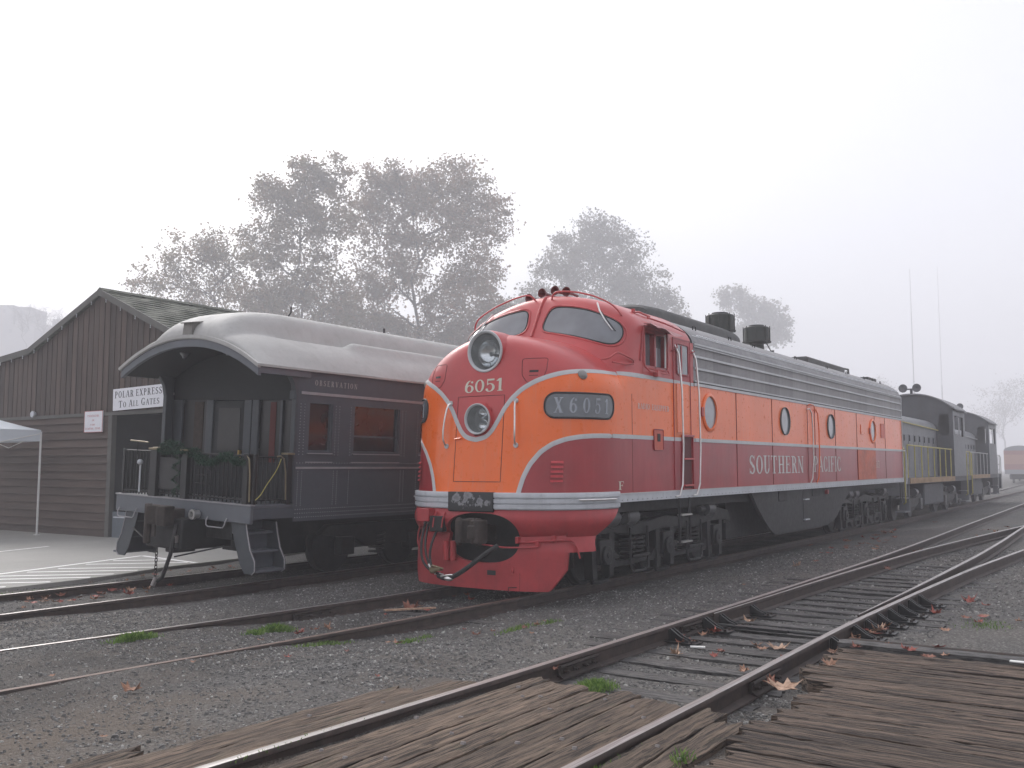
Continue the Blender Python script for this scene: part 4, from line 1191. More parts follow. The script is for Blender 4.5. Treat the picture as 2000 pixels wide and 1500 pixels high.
def hole_r(ang):
    a, b, p = .60, .34, 2.6
    return (abs(cos(ang)/a)**p+abs(sin(ang)/b)**p)**(-1/p)
m_ = MB(); rows = []
NR = 14
for r in range(NR+1):
    q = (r/NR)**1.15; row = []
    for (s_, z) in out:
        ang = atan2(z-hc[1], s_-hc[0]); hr = hole_r(ang); hx, hz_ = hc[0]+hr*cos(ang), hc[1]+hr*sin(ang)
        row.append(pil(hx+(s_-hx)*q, hz_+(z-hz_)*q))
    rows.append(row)
m_.grid(rows, closed=True)
WE = [(.70, sX(1.20)), (.80, sX(1.20)), (.93, sX(1.28)), (1.10, sX(1.50)), (1.275, sX(1.74))]
for sg in (1, -1):
    W_ = []
    for k in range(15):
        z = .70+.575*k/14; e = interp(WE, z); W_.append([pil(sg*(sX(.73)+(e-sX(.73))*q/14), z) for q in range(15)])
    m_.grid(W_); m_.grid([[r[-1] for r in W_], [r[-1]+Vector((.0, sg*.05, 0)) for r in W_]]); m_.grid([W_[0], [p+Vector((.03, sg*.05, 0)) for p in W_[0]]])
inn = [p+Vector((.07, 0, 0)) for p in rows[0]]; m_.grid([inn, rows[0]], closed=True)
m_.grid([rows[-1], [p+Vector((.05, 0, 0)) for p in rows[-1]]], closed=True)
pilot = m_.build('pilot', M['pred'], LA, smooth=35)
# returns of the pilot: side and back plates so it has depth
m_ = MB(); m_.box(.74, .78, -1.12, 1.12, .3, 1.25); m_.box(.48, .74, -.62, .62, 1.19, 1.24); m_.build('pocket', M['dark'], LA, smooth=0)
# step plate and slot, small latch
m_ = MB()
for (sa, sb, za, zb) in ((.26+.0, .40, .38, .445),):
    m_.grid([[pil(s_, z, .003) for s_ in (sa, sb)] for z in (za, zb)])
m_.build('slot', M['rubber'], LA, smooth=0)
m_ = MB(); m_.grid([[pil(s_, z, .02) for s_ in (.58, .74)] for z in (.40, .42)]); m_.grid([[pil(.58, .40, .02), pil(.74, .40, .02)], [pil(.58, .40, 0), pil(.74, .40, 0)]]); a = pil(.66, .46, .02); m_.ball(a, .03, 8, 6, (1, .7, 1.4)); m_.build('latch', M['pred'], LA, smooth=30)
m_ = MB(); m_.grid([[pil(s_, z, .004) for z in (.185, .30, .43)] for s_ in (.76, .765)]); m_.tube([pil(.60, .16, .0), pil(.60, .23, .005), pil(.72, .235, .004)], .009, 5); m_.build('pilot_seam', M['seam'], LA, smooth=0)
# ---- coupler
cp = MB()
cp.box(.05, .75, CY-.15, CY+.12, .80, 1.06)
cp.prism([(.15, CY-.28), (.15, CY+.26), (.05, CY+.29), (-.08, CY+.24), (-.15, CY+.16), (-.13, CY+.08), (-.03, CY+.04), (.0, CY-.02), (-.04, CY-.10), (-.16, CY-.14), (-.20, CY-.22), (-.15, CY-.30), (.02, CY-.32)], 'z', .78, 1.16)
cp.cyl((-.06, CY+.17, .74), (-.06, CY+.17, 1.19), .05, n=12)
cp.box(-.22, -.12, CY-.26, CY-.10, .86, 1.08); cp.cyl((.03, CY-.17, .74), (.03, CY-.17, 1.18), .06, n=10); cp.box(.0, .16, CY-.1, CY+.1, 1.12, 1.18)
cp.v = [(.30+(p[0]-.05)*.8, CY+.03+(p[1]-CY)*.82, .97+(p[2]-.97)*.85) for p in cp.v]
cp.build('coupler', M['rust'], LA, smooth=30, bevel=.02)
# ---- air and control hoses
def hose(pts, r, name, mat='rubber', ends=True):
    H = grab(pts, r, name, mat, round_=6)
    if ends:
        for e, f in ((0, 1), (-1, -2)):
            a = Vector(pts[e]); b = Vector(pts[f]); d = (b-a).normalized()
            m_ = MB(); m_.cyl(a-d*.01, a+d*.05, r*1.2, n=8); x = m_.build('fitting', M['steel'], LA, smooth=40); x.parent = H
hose([(.42, .86, 1.08), (.36, .87, .98), (.24, .82, .75), (.12, .70, .52), (.10, .50, .40), (.15, .34, .36)], .019, 'air_hose')
hose([(.40, .78, 1.08), (.32, .80, .95), (.18, .70, .62), (.14, .55, .46)], .016, 'air_hose')
hose([(.42, .58, 1.07), (.30, .62, .90), (.20, .66, .66), (.14, .58, .48), (.12, .44, .38)], .018, 'air_hose')
hose([(.06, .34, .36), (-.02, .15, .33), (-.02, -.05, .40), (.02, -.28, .56), (.10, -.45, .72), (.22, -.55, .80)], .034, 'air_hose', 'rubber', False)
m_ = MB(); m_.ball((.04, .42, .42), .045, 10, 8, (1, 1.3, .8)); m_.box(.0, .08, .28, .46, .43, .47); m_.tube([(.1, .5, .47), (.02, .42, .5), (.05, .25, .46)], .014, 6); m_.build('glad_hand', M['brassd'], LA, smooth=40, bevel=.004)
m_ = MB(); m_.ball((-.02, .10, .345), .05, 10, 8, (1, 1.5, .7)); m_.tube([(-.04, .22, .37), (-.04, .05, .40), (-.02, -.05, .39)], .012, 6); m_.build('glad_hand', M['steel'], LA, smooth=40)
m_ = MB(); m_.box(.28, .46, .70, .92, 1.08, 1.26); m_.build('hose_bracket', M['pred'], LA, smooth=20, bevel=.008)
m_ = MB(); m_.box(.30, .40, .46, .70, .94, 1.16); m_.build('connection_box', M['dark'], LA, smooth=20, bevel=.01)
for y in (.46, .62):
    m_ = MB(); m_.tube([(.36, y, 1.22), (.30, y, 1.12), (.30, y+.02, 1.0)], .012, 6); m_.build('valve', M['pred'], LA, smooth=40)
# vertical bright pipes and bar on the left of the pilot
grab([pil(-.98, .66, .05), pil(-1.0, .67, .09), pil(-1.06, .70, .10), pil(-1.07, .95, .09), pil(-1.04, 1.0, .03)], .012, 'grab_iron', 'pred')
for y in (.30, .42): m_ = MB(); m_.cyl((.34, y, .55), (.34, y, .82), .045, n=12); m_.build('pipe', M['pred'], LA, smooth=40)
# uncoupling lever
grab([pil(.18, .80, .10), pil(.55, .765, .07), pil(.95, .775, .07), pil(1.02, .785, .07)], .012, 'uncoupling_lever', 'pred')
grab([pil(.72, .85, .05), pil(.85, .835, .06), pil(1.10, .86, .06), pil(1.25, .87, .06), pil(1.50, .865, .05), pil(1.56, .84, .05), pil(1.58, .62, .04)], .013, 'uncoupling_lever', 'pred')
for s_, z in ((.73, .87), (1.02, .83), (1.24, .89)):
    m_ = MB(); a = pil(s_, z, .02); m_.box(a.x-.05, a.x+.02, a.y-.025, a.y+.025, z-.05, z+.04); m_.build('lever_bracket', M['pred'], LA, smooth=20, bevel=.006)

for s in (-1, 1):
    m_ = MB(); x = 1.85
    while x < XE-.1:
        m_.cyl((x, s*(W2+.010), 1.375), (x, s*(W2+.020), 1.375), .010, .007, n=5); x += .165
    m_.build('sill_rivets', M['seam2'], LA, smooth=0)
    for x in (2.22,):
        m_ = MB(); y0, y1 = s*(W2-.001), s*(W2+.0025); m_.box(x-.005, x+.005, min(y0, y1), max(y0, y1), 1.48, 2.26); m_.box(x-.005, x+.005, min(y0, y1), max(y0, y1), 2.325, 2.93); m_.build('panel_seam', M['seamp'], LA, smooth=0)
# ---- cab side details
for s in (-1, 1):
    y_ = s*W2
    def pbox(x0, x1, z0, z1, o0, o1, name, mat, bev=0, par=LA):
        m_ = MB(); a, b = y_+s*o0, y_+s*o1; m_.box(x0, x1, min(a, b), max(a, b), z0, z1); return m_.build(name, M[mat], par, smooth=20, bevel=bev)
    # recessed side window with two panes
    wf = MB(); fr = [(2.66, 3.37), (3.46, 3.37), (3.46, 3.97), (2.66, 3.97)]
    a, b = y_-s*.10, y_-s*.085
    wf.box(2.60, 3.52, min(a, b), max(a, b), 3.30, 3.97); o = wf.build('side_window', M['glass'], LA, smooth=20)
    for x0, x1, z0, z1 in ((2.655, 2.70, 3.37, 3.97), (3.42, 3.465, 3.37, 3.97), (2.66, 3.46, 3.365, 3.40), (3.02, 3.07, 3.37, 3.97), (2.66, 3.46, 3.90, 3.97)):
        m_ = MB(); c, d = y_-s*.10, y_-s*.001; m_.box(x0, x1, min(c, d), max(c, d), z0, z1); q = m_.build('frame', M['dred'], LA, smooth=20); q.parent = o
    rimp = [Vector((x, y_+s*.006, z)) for x, z in rrect(3.06, 3.67, .42, .315, .08, 4)]
    m_ = MB(); m_.tube(rimp, .012, 6, closed=True); q = m_.build('seal', M['red'], LA, smooth=50); q.parent = o
    m_ = MB(); m_.cyl((3.30, y_+s*.045, 3.40), (3.31, y_+s*.045, 3.92), .016, n=8); q = m_.build('wind_deflector', M['white'], LA, smooth=40); q.parent = o
    m_ = MB(); m_.box(3.08, 3.38, min(y_-s*.082, y_-s*.078), max(y_-s*.082, y_-s*.078), 3.42, 3.72); q = m_.build('pane', M['paleglass'], LA, smooth=0); q.parent = o
    # gutter trim before the window, sill bracket, sunshade
    m_ = MB(); m_.tube([(2.50, y_+s*.008, 3.45), (2.56, y_+s*.008, 3.70), (2.60, y_+s*.008, 3.90), (2.66, y_+s*.002, 4.0)], .014, 6); m_.build('pillar_trim', M['dred'], LA, smooth=40)
    m_ = MB(); m_.tube([(2.65, y_+s*.03, 3.36), (2.68, y_+s*.07, 3.30), (3.40, y_+s*.07, 3.30), (3.43, y_+s*.03, 3.36)], .012, 6); m_.box(2.95, 3.08, min(y_, y_+s*.08), max(y_, y_+s*.08), 3.24, 3.33); m_.build('window_rest', M['red'], LA, smooth=30)
    m_ = MB(); sh = []
    for i in range(9):
        x = 2.62+i*.115; d = .03*sin(i*.9); sh.append([(x, y_+s*.0, 4.03-.004*i), (x, y_+s*.13, 4.02+.0*d-.006*i), (x+.02, y_+s*.24, 3.95+d-.006*i), (x+.02, y_+s*.25, 3.935+d-.006*i), (x, y_+s*.13, 3.99-.006*i), (x, y_, 4.0-.004*i)])
    m_.grid(sh); m_.build('sunshade', M['dred'], LA, smooth=30)
    m_ = MB(); m_.tube([(3.3, y_+s*.06, 4.10), (3.6, y_+s*.12, 4.05), (3.85, y_+s*.14, 4.02)], .012, 6); m_.tube([(2.9, y_+s*-.06, 4.16), (3.2, y_+s*.0, 4.13), (3.62, y_+s*.04, 4.10)], .014, 6); m_.build('rain_gutter', M['red'], LA, smooth=40)
    # door: seams, window, handle
    d_ = pbox(DX0, DX1, 1.50, 3.92, .001, .004, 'door', 'doorp')
    for c in d_.data.polygons: c.material_index = 0
    for x in (DX0-.012, DX1+.012): q = pbox(x-.008, x+.008, 1.49, 3.93, .0, .010, 'door_frame', 'dred')
    q = pbox(DX0-.02, DX1+.02, 3.92, 3.94, 0, .012, 'door_frame', 'dred')
    q = pbox(3.83, 4.24, 3.36, 3.83, .004, .010, 'window', 'glass', .0); q.parent = d_
    rp = [Vector((x, y_+s*.012, z)) for x, z in rrect(4.035, 3.595, .225, .255, .06, 4)]
    m_ = MB(); m_.tube(rp, .014, 6, closed=True); q = m_.build('window_frame', M['dred'], LA, smooth=50); q.parent = d_
    m_ = MB(); m_.box(3.97, 4.01, min(y_+s*.01, y_+s*.02), max(y_+s*.01, y_+s*.02), 3.37, 3.82); q = m_.build('glazing_bar', M['dred'], LA, smooth=20); q.parent = d_
    q = pbox(3.80, 4.27, 2.40, 3.20, .006, .012, 'door_panel', 'orange', .004); q.parent = d_
    # latch box on the side
    q = pbox(2.93, 3.26, 2.11, 2.42, .001, .010, 'access_door', 'lbox', .004)
    rp = [Vector((x, y_+s*.012, z)) for x, z in rrect(3.095, 2.265, .165, .16, .03, 3)]
    m_ = MB(); m_.tube(rp, .009, 5, closed=True); x = m_.build('frame', M['dred'], LA, smooth=50); x.parent = q
    x = pbox(3.05, 3.15, 2.24, 2.36, .010, .016, 'slot', 'rubber'); x.parent = q
    # step recess under the door with two treads
    st_ = pbox(3.98, 4.40, 1.50, 2.33, .004, .008, 'step_recess', 'recess', 0)
    for x_ in (3.975, 4.39): q = pbox(x_-.014, x_+.014, 1.48, 2.36, .004, .030, 'edge', 'dred', .004); q.parent = st_
    q = pbox(3.96, 4.41, 2.33, 2.37, .004, .045, 'edge', 'dred', .01); q.parent = st_
    for z in (1.53, 1.96): q = pbox(3.99, 4.38, z, z+.03, .006, .05, 'tread', 'red', .004); q.parent = st_
    # grab rails
    for x_, top in ((3.78, 3.79), (4.47, 3.77)):
        grab([(x_-.02, y_, top+.03), (x_, y_+s*.09, top+.03), (x_+.06, y_+s*.10, top-.02), (x_+.06, y_+s*.10, 1.52), (x_+.05, y_+s*.10, 1.40), (x_-.03, y_+s*.06, 1.37), (x_-.10, y_+s*.02, 1.375)], .017, 'grab_rail', 'steel')
        grab([(x_-.17, y_, 3.70), (x_-.16, y_+s*.05, 3.74), (x_-.04, y_+s*.06, 3.77)], .010, 'rail_bracket', 'dred')
    # ladder below the sill
    lad = MB(); lad.cyl((3.80, y_+s*.02, .62), (3.80, y_+s*.02, 1.35), .022, n=6); lad.cyl((4.20, y_+s*.02, .62), (4.20, y_+s*.02, 1.35), .022, n=6)
    lo_ = lad.build('ladder', M['truck'], LA, smooth=40)
    for z in (.65, 1.08):
        m_ = MB(); m_.box(3.80, 4.20, min(y_-s*.02, y_+s*.07), max(y_-s*.02, y_+s*.07), z-.012, z+.012); q = m_.build('rung', M['steel'], LA, smooth=20); q.parent = lo_
    # portholes
    for x in (5.19, 9.22, 12.60, 16.63):
        m_ = MB(); m_.rev((x, y_-s*.012, 2.78), (0, s, 0), [(0, .285), (.004, .285), (.006, 0)], 32); o = m_.build('porthole', M['paleglass'], LA, smooth=30)
        f_ = MB(); big = x < 6 or x > 16
        rr_ = .305 if big else .292
        f_.rev((x, y_-s*.012, 2.78), (0, s, 0), [(0, rr_+.035 if big else rr_), (.02, rr_+.03 if big else rr_), (.034, rr_), (.034, .285), (.008, .275)], 36)
        q = f_.build('frame', M['orange'] if big else M['lampdark'], LA, smooth=40); q.parent = o
        if big:
            q = pbox(x-.39, x-.29, 2.70, 2.86, 0, .02, 'hinge', 'doorp2', .006); q.parent = o
    q = pbox(15.36, 15.62, 2.66, 2.92, -.01, .004, 'access_door', 'orange', .004)
    # mid door handrails
    for x_ in (10.92, 11.38):
        grab([(x_-.18, y_, 3.10), (x_-.14, y_+s*.07, 3.13), (x_, y_+s*.08, 3.11), (x_, y_+s*.08, 1.55), (x_-.02, y_+s*.06, 1.46), (x_-.08, y_, 1.44)], .015, 'grab_rail', 'steel' if x_ < 11 else 'orange')
    grab([(10.80, y_, 3.20), (10.82, y_+s*.04, 3.22), (11.20, y_+s*.04, 3.20), (11.24, y_+s*.03, 3.05)], .012, 'rail_bracket', 'orange')
    grab([(XE-.25, y_+s*.03, 2.28), (XE+.06, y_+s*.09, 2.29), (XE+.12, y_+s*.09, 2.2), (XE+.12, y_+s*.09, 1.40), (XE+.0, y_+s*.08, 1.28)], .015, 'grab_rail', 'sill')
    grab([(XE-.28, y_-s*.05, 1.33), (XE-.30, y_-s*.05, .75), (XE-.0, y_-s*.05, .72), (XE+.0, y_-s*.05, 1.30)], .014, 'step_iron', 'tank')
# lettering on the camera side and the other side
def side_text(txt, x, z, size, wid, gap, mat, s=-1, x1=None, out=.0105):
    m_ = MB(); tl = text_len(txt, size, wid, gap)
    if x1 is not None: wid *= (x1-x)/tl
    if s == -1: fm = lambda u, v, l: Vector((u, -(W2-.012+out+l), z+v))
    else: fm = lambda u, v, l: Vector((2*x+(x1-x if x1 else tl)-u, (W2-.012+out+l), z+v))
    text_mb(txt, m_, fm, size, wid, gap, x); return m_.build('lettering', M[mat], LA, smooth=0)
for s in (-1, 1):
    side_text('SOUTHERN', 7.08, 1.70, .36, 1, .10, 'silverlet', s, 10.42, .004)
    side_text('PACIFIC', 11.18, 1.71, .36, 1, .10, 'silverlet', s, 13.38, .004)
    side_text('RADIO', 2.40, 2.72, .085, 1, .08, 'fadelet', s, 2.80, .018)
    side_text('EQUIPPED', 2.88, 2.72, .085, 1, .08, 'fadelet', s, 3.50, .018)
    side_text('6051', 16.85, 1.78, .20, 1, .08, 'fadelet', s, 17.30, .004)
side_text('F', 1.76, 1.525, .12, 1.3, .1, 'gold', -1, 1.93, .018)
# ---- roof equipment
def stack(x):
    o = MB(); o.rev((x, 0, 4.5), (0, 0, 1), [(0, .28), (.05, .28), (.08, .18), (.30, .17), (.31, .17), (.34, .31), (.345, .345), (.37, .345), (.375, .305), (.70, .305), (.72, .285), (.725, .19), (.77, .185), (.78, 0)], 28)
    q = o.build('exhaust_stack', M['stackp'], LA, smooth=30)
    for a in range(8):
        t = a*pi/4+.3; m_ = MB(); m_.cyl((x+.315*cos(t), .315*sin(t), 4.82), (x+.315*cos(t), .315*sin(t), 5.24), .011, n=5); e = m_.build('bolt', M['stackp'], LA, smooth=30); e.parent = q
    m_ = MB(); m_.cyl((x+.28, -.28, 4.45), (x+.28, -.28, 4.66), .05, n=10); m_.tube([(x+.28, -.1, 4.95), (x+.95, -.12, 4.55)], .014, 5); m_.tube([(x+.28, .15, 4.95), (x+.95, .15, 4.55)], .014, 5); e = m_.build('bracing', M['stackp'], LA, smooth=30); e.parent = q
stack(9.70); stack(12.04)
# long low hatch cover over the front part of the roof
m_ = MB(); rows = []
hx = [4.72, 4.76, 4.9, 5.5, 7, 8.6, 9.15, 9.28, 9.30]; hh = [0, .14, .2, .24, .24, .24, .20, .12, 0]
for x, h in zip(hx, hh):
    r = []
    for k in range(13):
        a = pi*k/12; r.append((x, .62*cos(a), 4.48+(.10+h)*abs(sin(a))**.45))
    rows.append(r)
m_.grid(rows); m_.build('roof_hatch', M['hatch'], LA, smooth=40)
for x0, x1, w_, h, wd in ((14.3, 17.9, .55, .14, 0), (18.2, 18.8, .30, .10, 0)):
    m_ = MB(); m_.box(x0, x1, -w_, w_, 4.45, 4.56+h); m_.build('roof_hatch', M['hatch'], LA, smooth=30, bevel=.05)
m_ = MB(); m_.tube([(18.0, -.4, 4.55), (18.1, -.4, 4.70), (18.8, -.4, 4.72), (18.85, -.4, 4.55)], .03, 8); m_.build('roof_pipe', M['hatch'], LA, smooth=40)
for x in (19.1, 19.7):
    m_ = MB(); m_.box(x, x+.42, -.9, -.45, 4.40, 4.50); m_.build('roof_vent', M['rubber'], LA, smooth=20, bevel=.01)
m_ = MB(); m_.rev((20.0, .55, 4.4), (0, 0, 1), [(0, .18), (.32, .18), (.32, .20), (.36, .20), (.36, 0)], 20); m_.build('roof_vent', M['sill'], LA, smooth=30)
for x in (5.2, 6.9, 8.2, 10.9, 13.4, 15.2, 17.0, 18.9):
    m_ = MB(); p = arch(x, .62, W2-.012, GP[4], 4.545); m_.tube([p, p+Vector((0, 0, .06)), p+Vector((.12, 0, .07)), p+Vector((.14, 0, 0))], .010, 5); m_.build('lift_ring', M['dark'], LA, smooth=40)
# ---- underframe, tank skirt
m_ = MB(); m_.box(1.3, XE-.1, -1.35, 1.35, 1.18, 1.40); m_.build('underframe', M['dark'], LA, smooth=0)
for s in (-1, 1):
    m_ = MB(); y0, y1 = s*1.40, s*1.46
    m_.prism([(7.42, 1.345), (7.75, 1.05), (8.10, .80), (8.45, .58), (8.8, .46), (12.6, .46), (13.2, .60), (13.9, .95), (14.6, 1.25), (14.75, 1.345)], 'y', min(y0, y1), max(y0, y1))
    sk = m_.build('fuel_tank_skirt', M['tank'], LA, smooth=30)
    for (x0, x1, z0, z1, mt) in ((9.0, 9.5, 1.12, 1.345, 'dark'), (11.3, 11.9, 1.16, 1.345, 'dark')):
        q = MB(); a, b = s*1.455, s*1.475; q.box(x0, x1, min(a, b), max(a, b), z0, z1); e = q.build('recess', M[mt], LA, smooth=20, bevel=.02); e.parent = sk
    q = MB(); q.cyl((12.35, s*1.45, 1.24), (12.35, s*1.53, 1.24), .055, n=10); e = q.build('filler_cap', M['dred'], LA, smooth=30); e.parent = sk
    q = MB(); q.box(10.62, 10.92, min(s*1.462, s*1.468), max(s*1.462, s*1.468), .62, 1.30); e = q.build('step_recess', M['rubber'], LA, smooth=20); e.parent = sk
    for z in (.66, 1.10):
        q = MB(); q.box(10.62, 10.92, min(s*1.47, s*1.52), max(s*1.47, s*1.52), z, z+.025); e = q.build('tread', M['sill'], LA, smooth=20); e.parent = sk
m_ = MB(); m_.box(7.25, 14.7, -1.0, 1.0, .44, 1.30); m_.build('fuel_tank', M['dark'], LA, smooth=0)  # tank box lengthened at both ends to block the bright ground behind
# ---- six-wheel trucks
def wheel(t, x, s, zc, R=.455):
    y = s*.74
    m_ = MB(); m_.rev((x, y, zc), (0, s, 0), [(-.07, 0), (-.07, R+.028), (-.045, R+.028), (-.035, R), (.065, R-.004), (.07, R-.05), (.045, R-.07), (.02, R*.45), (.05, R*.32), (.06, .10), (.06, 0)], 36)
    return m_.build('wheel', M['truck'], t, smooth=40)
def make_truck(xc, lab, par):
    zc = .10+.455
    ax = [xc-2.14, xc, xc+2.14]
    for x in ax:
        for s in (-1, 1): w_ = wheel(par, x, s, zc)
        m_ = MB(); m_.cyl((x, -.7, zc), (x, .7, zc), .09, n=12); m_.build('axle', M['dark'], par, smooth=30)
    for s in (-1, 1):
        y0, y1 = s*1.00, s*1.14; lo_, hi_ = min(y0, y1), max(y0, y1)
        fr = MB()
        # top chord with gentle gooseneck, drops at the pedestals
        top = [(ax[0]-.75, .86), (ax[0]-.62, 1.02), (ax[0]-.1, 1.10), (ax[0]+.7, 1.02), (ax[1]-.7, .98), (ax[1], 1.06), (ax[1]+.7, .98), (ax[2]-.7, 1.02), (ax[2]+.1, 1.10), (ax[2]+.62, 1.02), (ax[2]+.75, .86)]
        bot = [(ax[2]+.70, .80), (ax[2]+.32, .86), (ax[2]-.32, .86), (ax[2]-.8, .80), (ax[1]+.8, .78), (ax[1]+.32, .84), (ax[1]-.32, .84), (ax[1]-.8, .78), (ax[0]+.8, .80), (ax[0]+.32, .86), (ax[0]-.32, .86), (ax[0]-.70, .80)]
        fr.prism(top+bot, 'y', lo_, hi_)
        F = fr.build('side_frame', M['truck'], par, smooth=25, bevel=.015)
        for x in ax:
            p = MB()
            for d in (-1, 1):
                p.prism([(x+d*.20, .92), (x+d*.36, .92), (x+d*.34, .55), (x+d*.31, .22), (x+d*.19, .22)] if d > 0 else [(x+d*.20, .92), (x+d*.19, .22), (x+d*.31, .22), (x+d*.34, .55), (x+d*.36, .92)], 'y', min(s*.98, s*1.12), max(s*.98, s*1.12))
            p.tube([(x-.25, s*1.05, .24), (x-.22, s*1.05, .17), (x, s*1.05, .15), (x+.22, s*1.05, .17), (x+.25, s*1.05, .24)], .035, 6)
            e = p.build('pedestal', M['truck'], LA, smooth=30); e.parent = F
            j = MB(); j.box(x-.18, x+.18, min(s*.96, s*1.17), max(s*.96, s*1.17), .42, .78); j.cyl((x, s*1.15, zc), (x, s*1.21, zc), .14, n=14); j.cyl((x, s*1.2, zc), (x, s*1.225, zc), .05, n=8)
            e = j.build('journal_box', M['truck'], LA, smooth=30, bevel=.012); e.parent = F
        for x in (ax[0]+1.07, ax[1]+1.07):
            sp = []
            for k in range(60):
                a = k/60*2*pi*5; sp.append((x+.11*cos(a), s*1.05+.11*sin(a), .42+.34*k/60))
            for dx in (-.17, .17):
                m_ = MB(); m_.tube([(p[0]+dx, p[1], p[2]) for p in sp], .022, 5, caps=False); e = m_.build('spring', M['truck'], LA, smooth=40); e.parent = F
            m_ = MB(); m_.prism([(x-.95, .62), (x-.80, .62), (x-.6, .42), (x+.6, .42), (x+.80, .62), (x+.95, .62), (x+.7, .34), (x-.7, .34)], 'y', min(s*.99, s*1.09), max(s*.99, s*1.09)); e = m_.build('equalizer', M['truck'], LA, smooth=25, bevel=.01); e.parent = F
            m_ = MB(); m_.tube([(x-.30, s*1.17, .92), (x-.30, s*1.18, .30), (x-.22, s*1.18, .24), (x+.22, s*1.18, .24), (x+.30, s*1.18, .30), (x+.30, s*1.17, .92)], .020, 6); m_.box(x-.3, x+.3, min(s*1.14, s*1.22), max(s*1.14, s*1.22), .46, .50); e = m_.build('swing_hanger', M['truck'], LA, smooth=30); e.parent = F
        for x, d in ((ax[0]+.62, 1), (ax[2]-.62, -1), (ax[0]+.0, 1)):
            zz = 1.10
            m_ = MB(); m_.rev((x, s*1.22, zz), (d, 0, 0), [(-.20, 0), (-.20, .10), (-.17, .125), (.10, .125), (.12, .13), (.14, .13), (.15, .06), (.32, .045), (.32, 0)], 16); e = m_.build('brake_cylinder', M['truckl'], LA, smooth=30); e.parent = F
            m_ = MB(); m_.tube([(x-.18, s*1.25, 1.0), (x+.0, s*1.30, .93), (x+.18, s*1.30, .98), (x+.26, s*1.28, 1.12), (x+.4, s*1.27, 1.15)], .010, 5); e = m_.build('brake_pipe', M['tank'], LA, smooth=40); e.parent = F
        for x in ax:
            for d in (-1, 1):
                m_ = MB(); m_.prism([(x+d*.50, .72), (x+d*.43, .72), (x+d*.455, .56), (x+d*.43, .36), (x+d*.50, .36), (x+d*.53, .56)], 'y', min(s*.70, s*.80), max(s*.70, s*.80)); m_.cyl((x+d*.52, s*.9, 1.0), (x+d*.50, s*.9, .40), .022, n=6); e = m_.build('brake_shoe', M['rust'], LA, smooth=25); e.parent = F
    m_ = MB(); m_.box(ax[0]-.5, ax[2]+.5, -.55, .55, .80, 1.05); m_.box(ax[0]-.66, ax[0]-.5, -1.1, 1.1, .78, 1.0); m_.box(ax[2]+.5, ax[2]+.66, -1.1, 1.1, .78, 1.0); m_.build('bolster', M['dark'], par, smooth=0)
make_truck(4.26, 'front', LA); make_truck(17.3, 'rear', LA)
# dark inner wall so that nothing shows through under the body
for xa, xb in ((1.2, 7.2), (14.8, 19.9)):
    m_ = MB(); m_.box(xa, xb, -.50, .50, .62, 1.2); m_.build('dark_inner_wall', M['dark'], LA, smooth=0)
loco.rotation_euler = (0, -.0034, 0)
# ================================================================== OBSERVATION CARRIAGE  (local frame, rolled a little to the near side)
XR0 = 0.0
car = thing('observation_car', 'dark gray open-platform observation car with pale roof and fir garland', 'railway carriage', (0, 4.5, 0), rot=(radians(2.3), 0, 0))
CH = 1.52
M['cgray'] = paint('dark_blue_gray_coach_paint', (.066, .075, .090), .62, .10, 1.0, .15, (.05, .05, .055), dirtamt=.1, coat=.0)
M['cin'] = flat('platform_end_shade', (.014, .016, .018), .7)  # near-black colour holds the shade of the roofed porch
M['cbeam'] = paint('end_beam_gray', (.105, .115, .132), .4, .1, 1.2, .2, (.07, .06, .06), dirtamt=.15)
M['croof'] = paint('pale_canvas_roof', (.43, .425, .41), .65, .12, 1.4, .3, (.27, .25, .22), dirtamt=.3, bmp=.2)
M['cstripe'] = flat('coach_line', (.30, .29, .30), .5)
M['ccol'] = flat('coach_post_gray', (.052, .060, .068), .5)
M['cdark'] = flat('dark_railing', (.010, .010, .011), .45, 0)
M['maroon'] = flat('maroon_interior', (.065, .018, .015), .7, var=.4, scale=4)
M['curtain'] = flat('brown_curtain', (.045, .03, .024), .8, var=.3)
M['fir'] = flat('fir_needles', (.018, .060, .030), .7, var=.5, scale=30)
CX = lambda y: y*1.07+4.5
def cb(x0, x1, y0, y1, z0, z1, name, mat, bevel=0, par=None, smooth=25):
    m_ = MB(); m_.box(x0, x1, CX(y0), CX(y1), z0, z1); o = m_.build(name, M[mat], car, smooth=smooth, bevel=bevel)
    if par is not None: o.parent = par
    return o
XB, XEc = -.33, 24.0
def win_mat():
    m, nt, b = newmat('coach_window_glass'); v = tcoord(nt)
    n1 = noise(nt, tcoord(nt, (1.2, 1, 1.6)), 1.1, 3, .5)
    c = ramp(nt, n1, [(.42, (.012, .016, .018)), (.50, (.05, .016, .013)), (.6, (.06, .022, .014)), (.72, (.022, .014, .012))])
    nt.links.new(c, b.inputs['Base Color']); b.inputs['Roughness'].default_value = .12; b.inputs['Coat Weight'].default_value = .4; return m
M['cwin'] = win_mat()
wins = [(-.10, .41), (.89, 2.01), (2.56, 3.68), (4.4, 5.5), (6.2, 7.3), (8.1, 9.2), (9.9, 11.), (11.8, 12.9), (13.6, 14.7), (15.5, 16.6), (17.4, 18.5), (19.3, 20.4), (21.3, 22.4)]
WZA, WZB = 2.13, 2.89
m_ = MB()
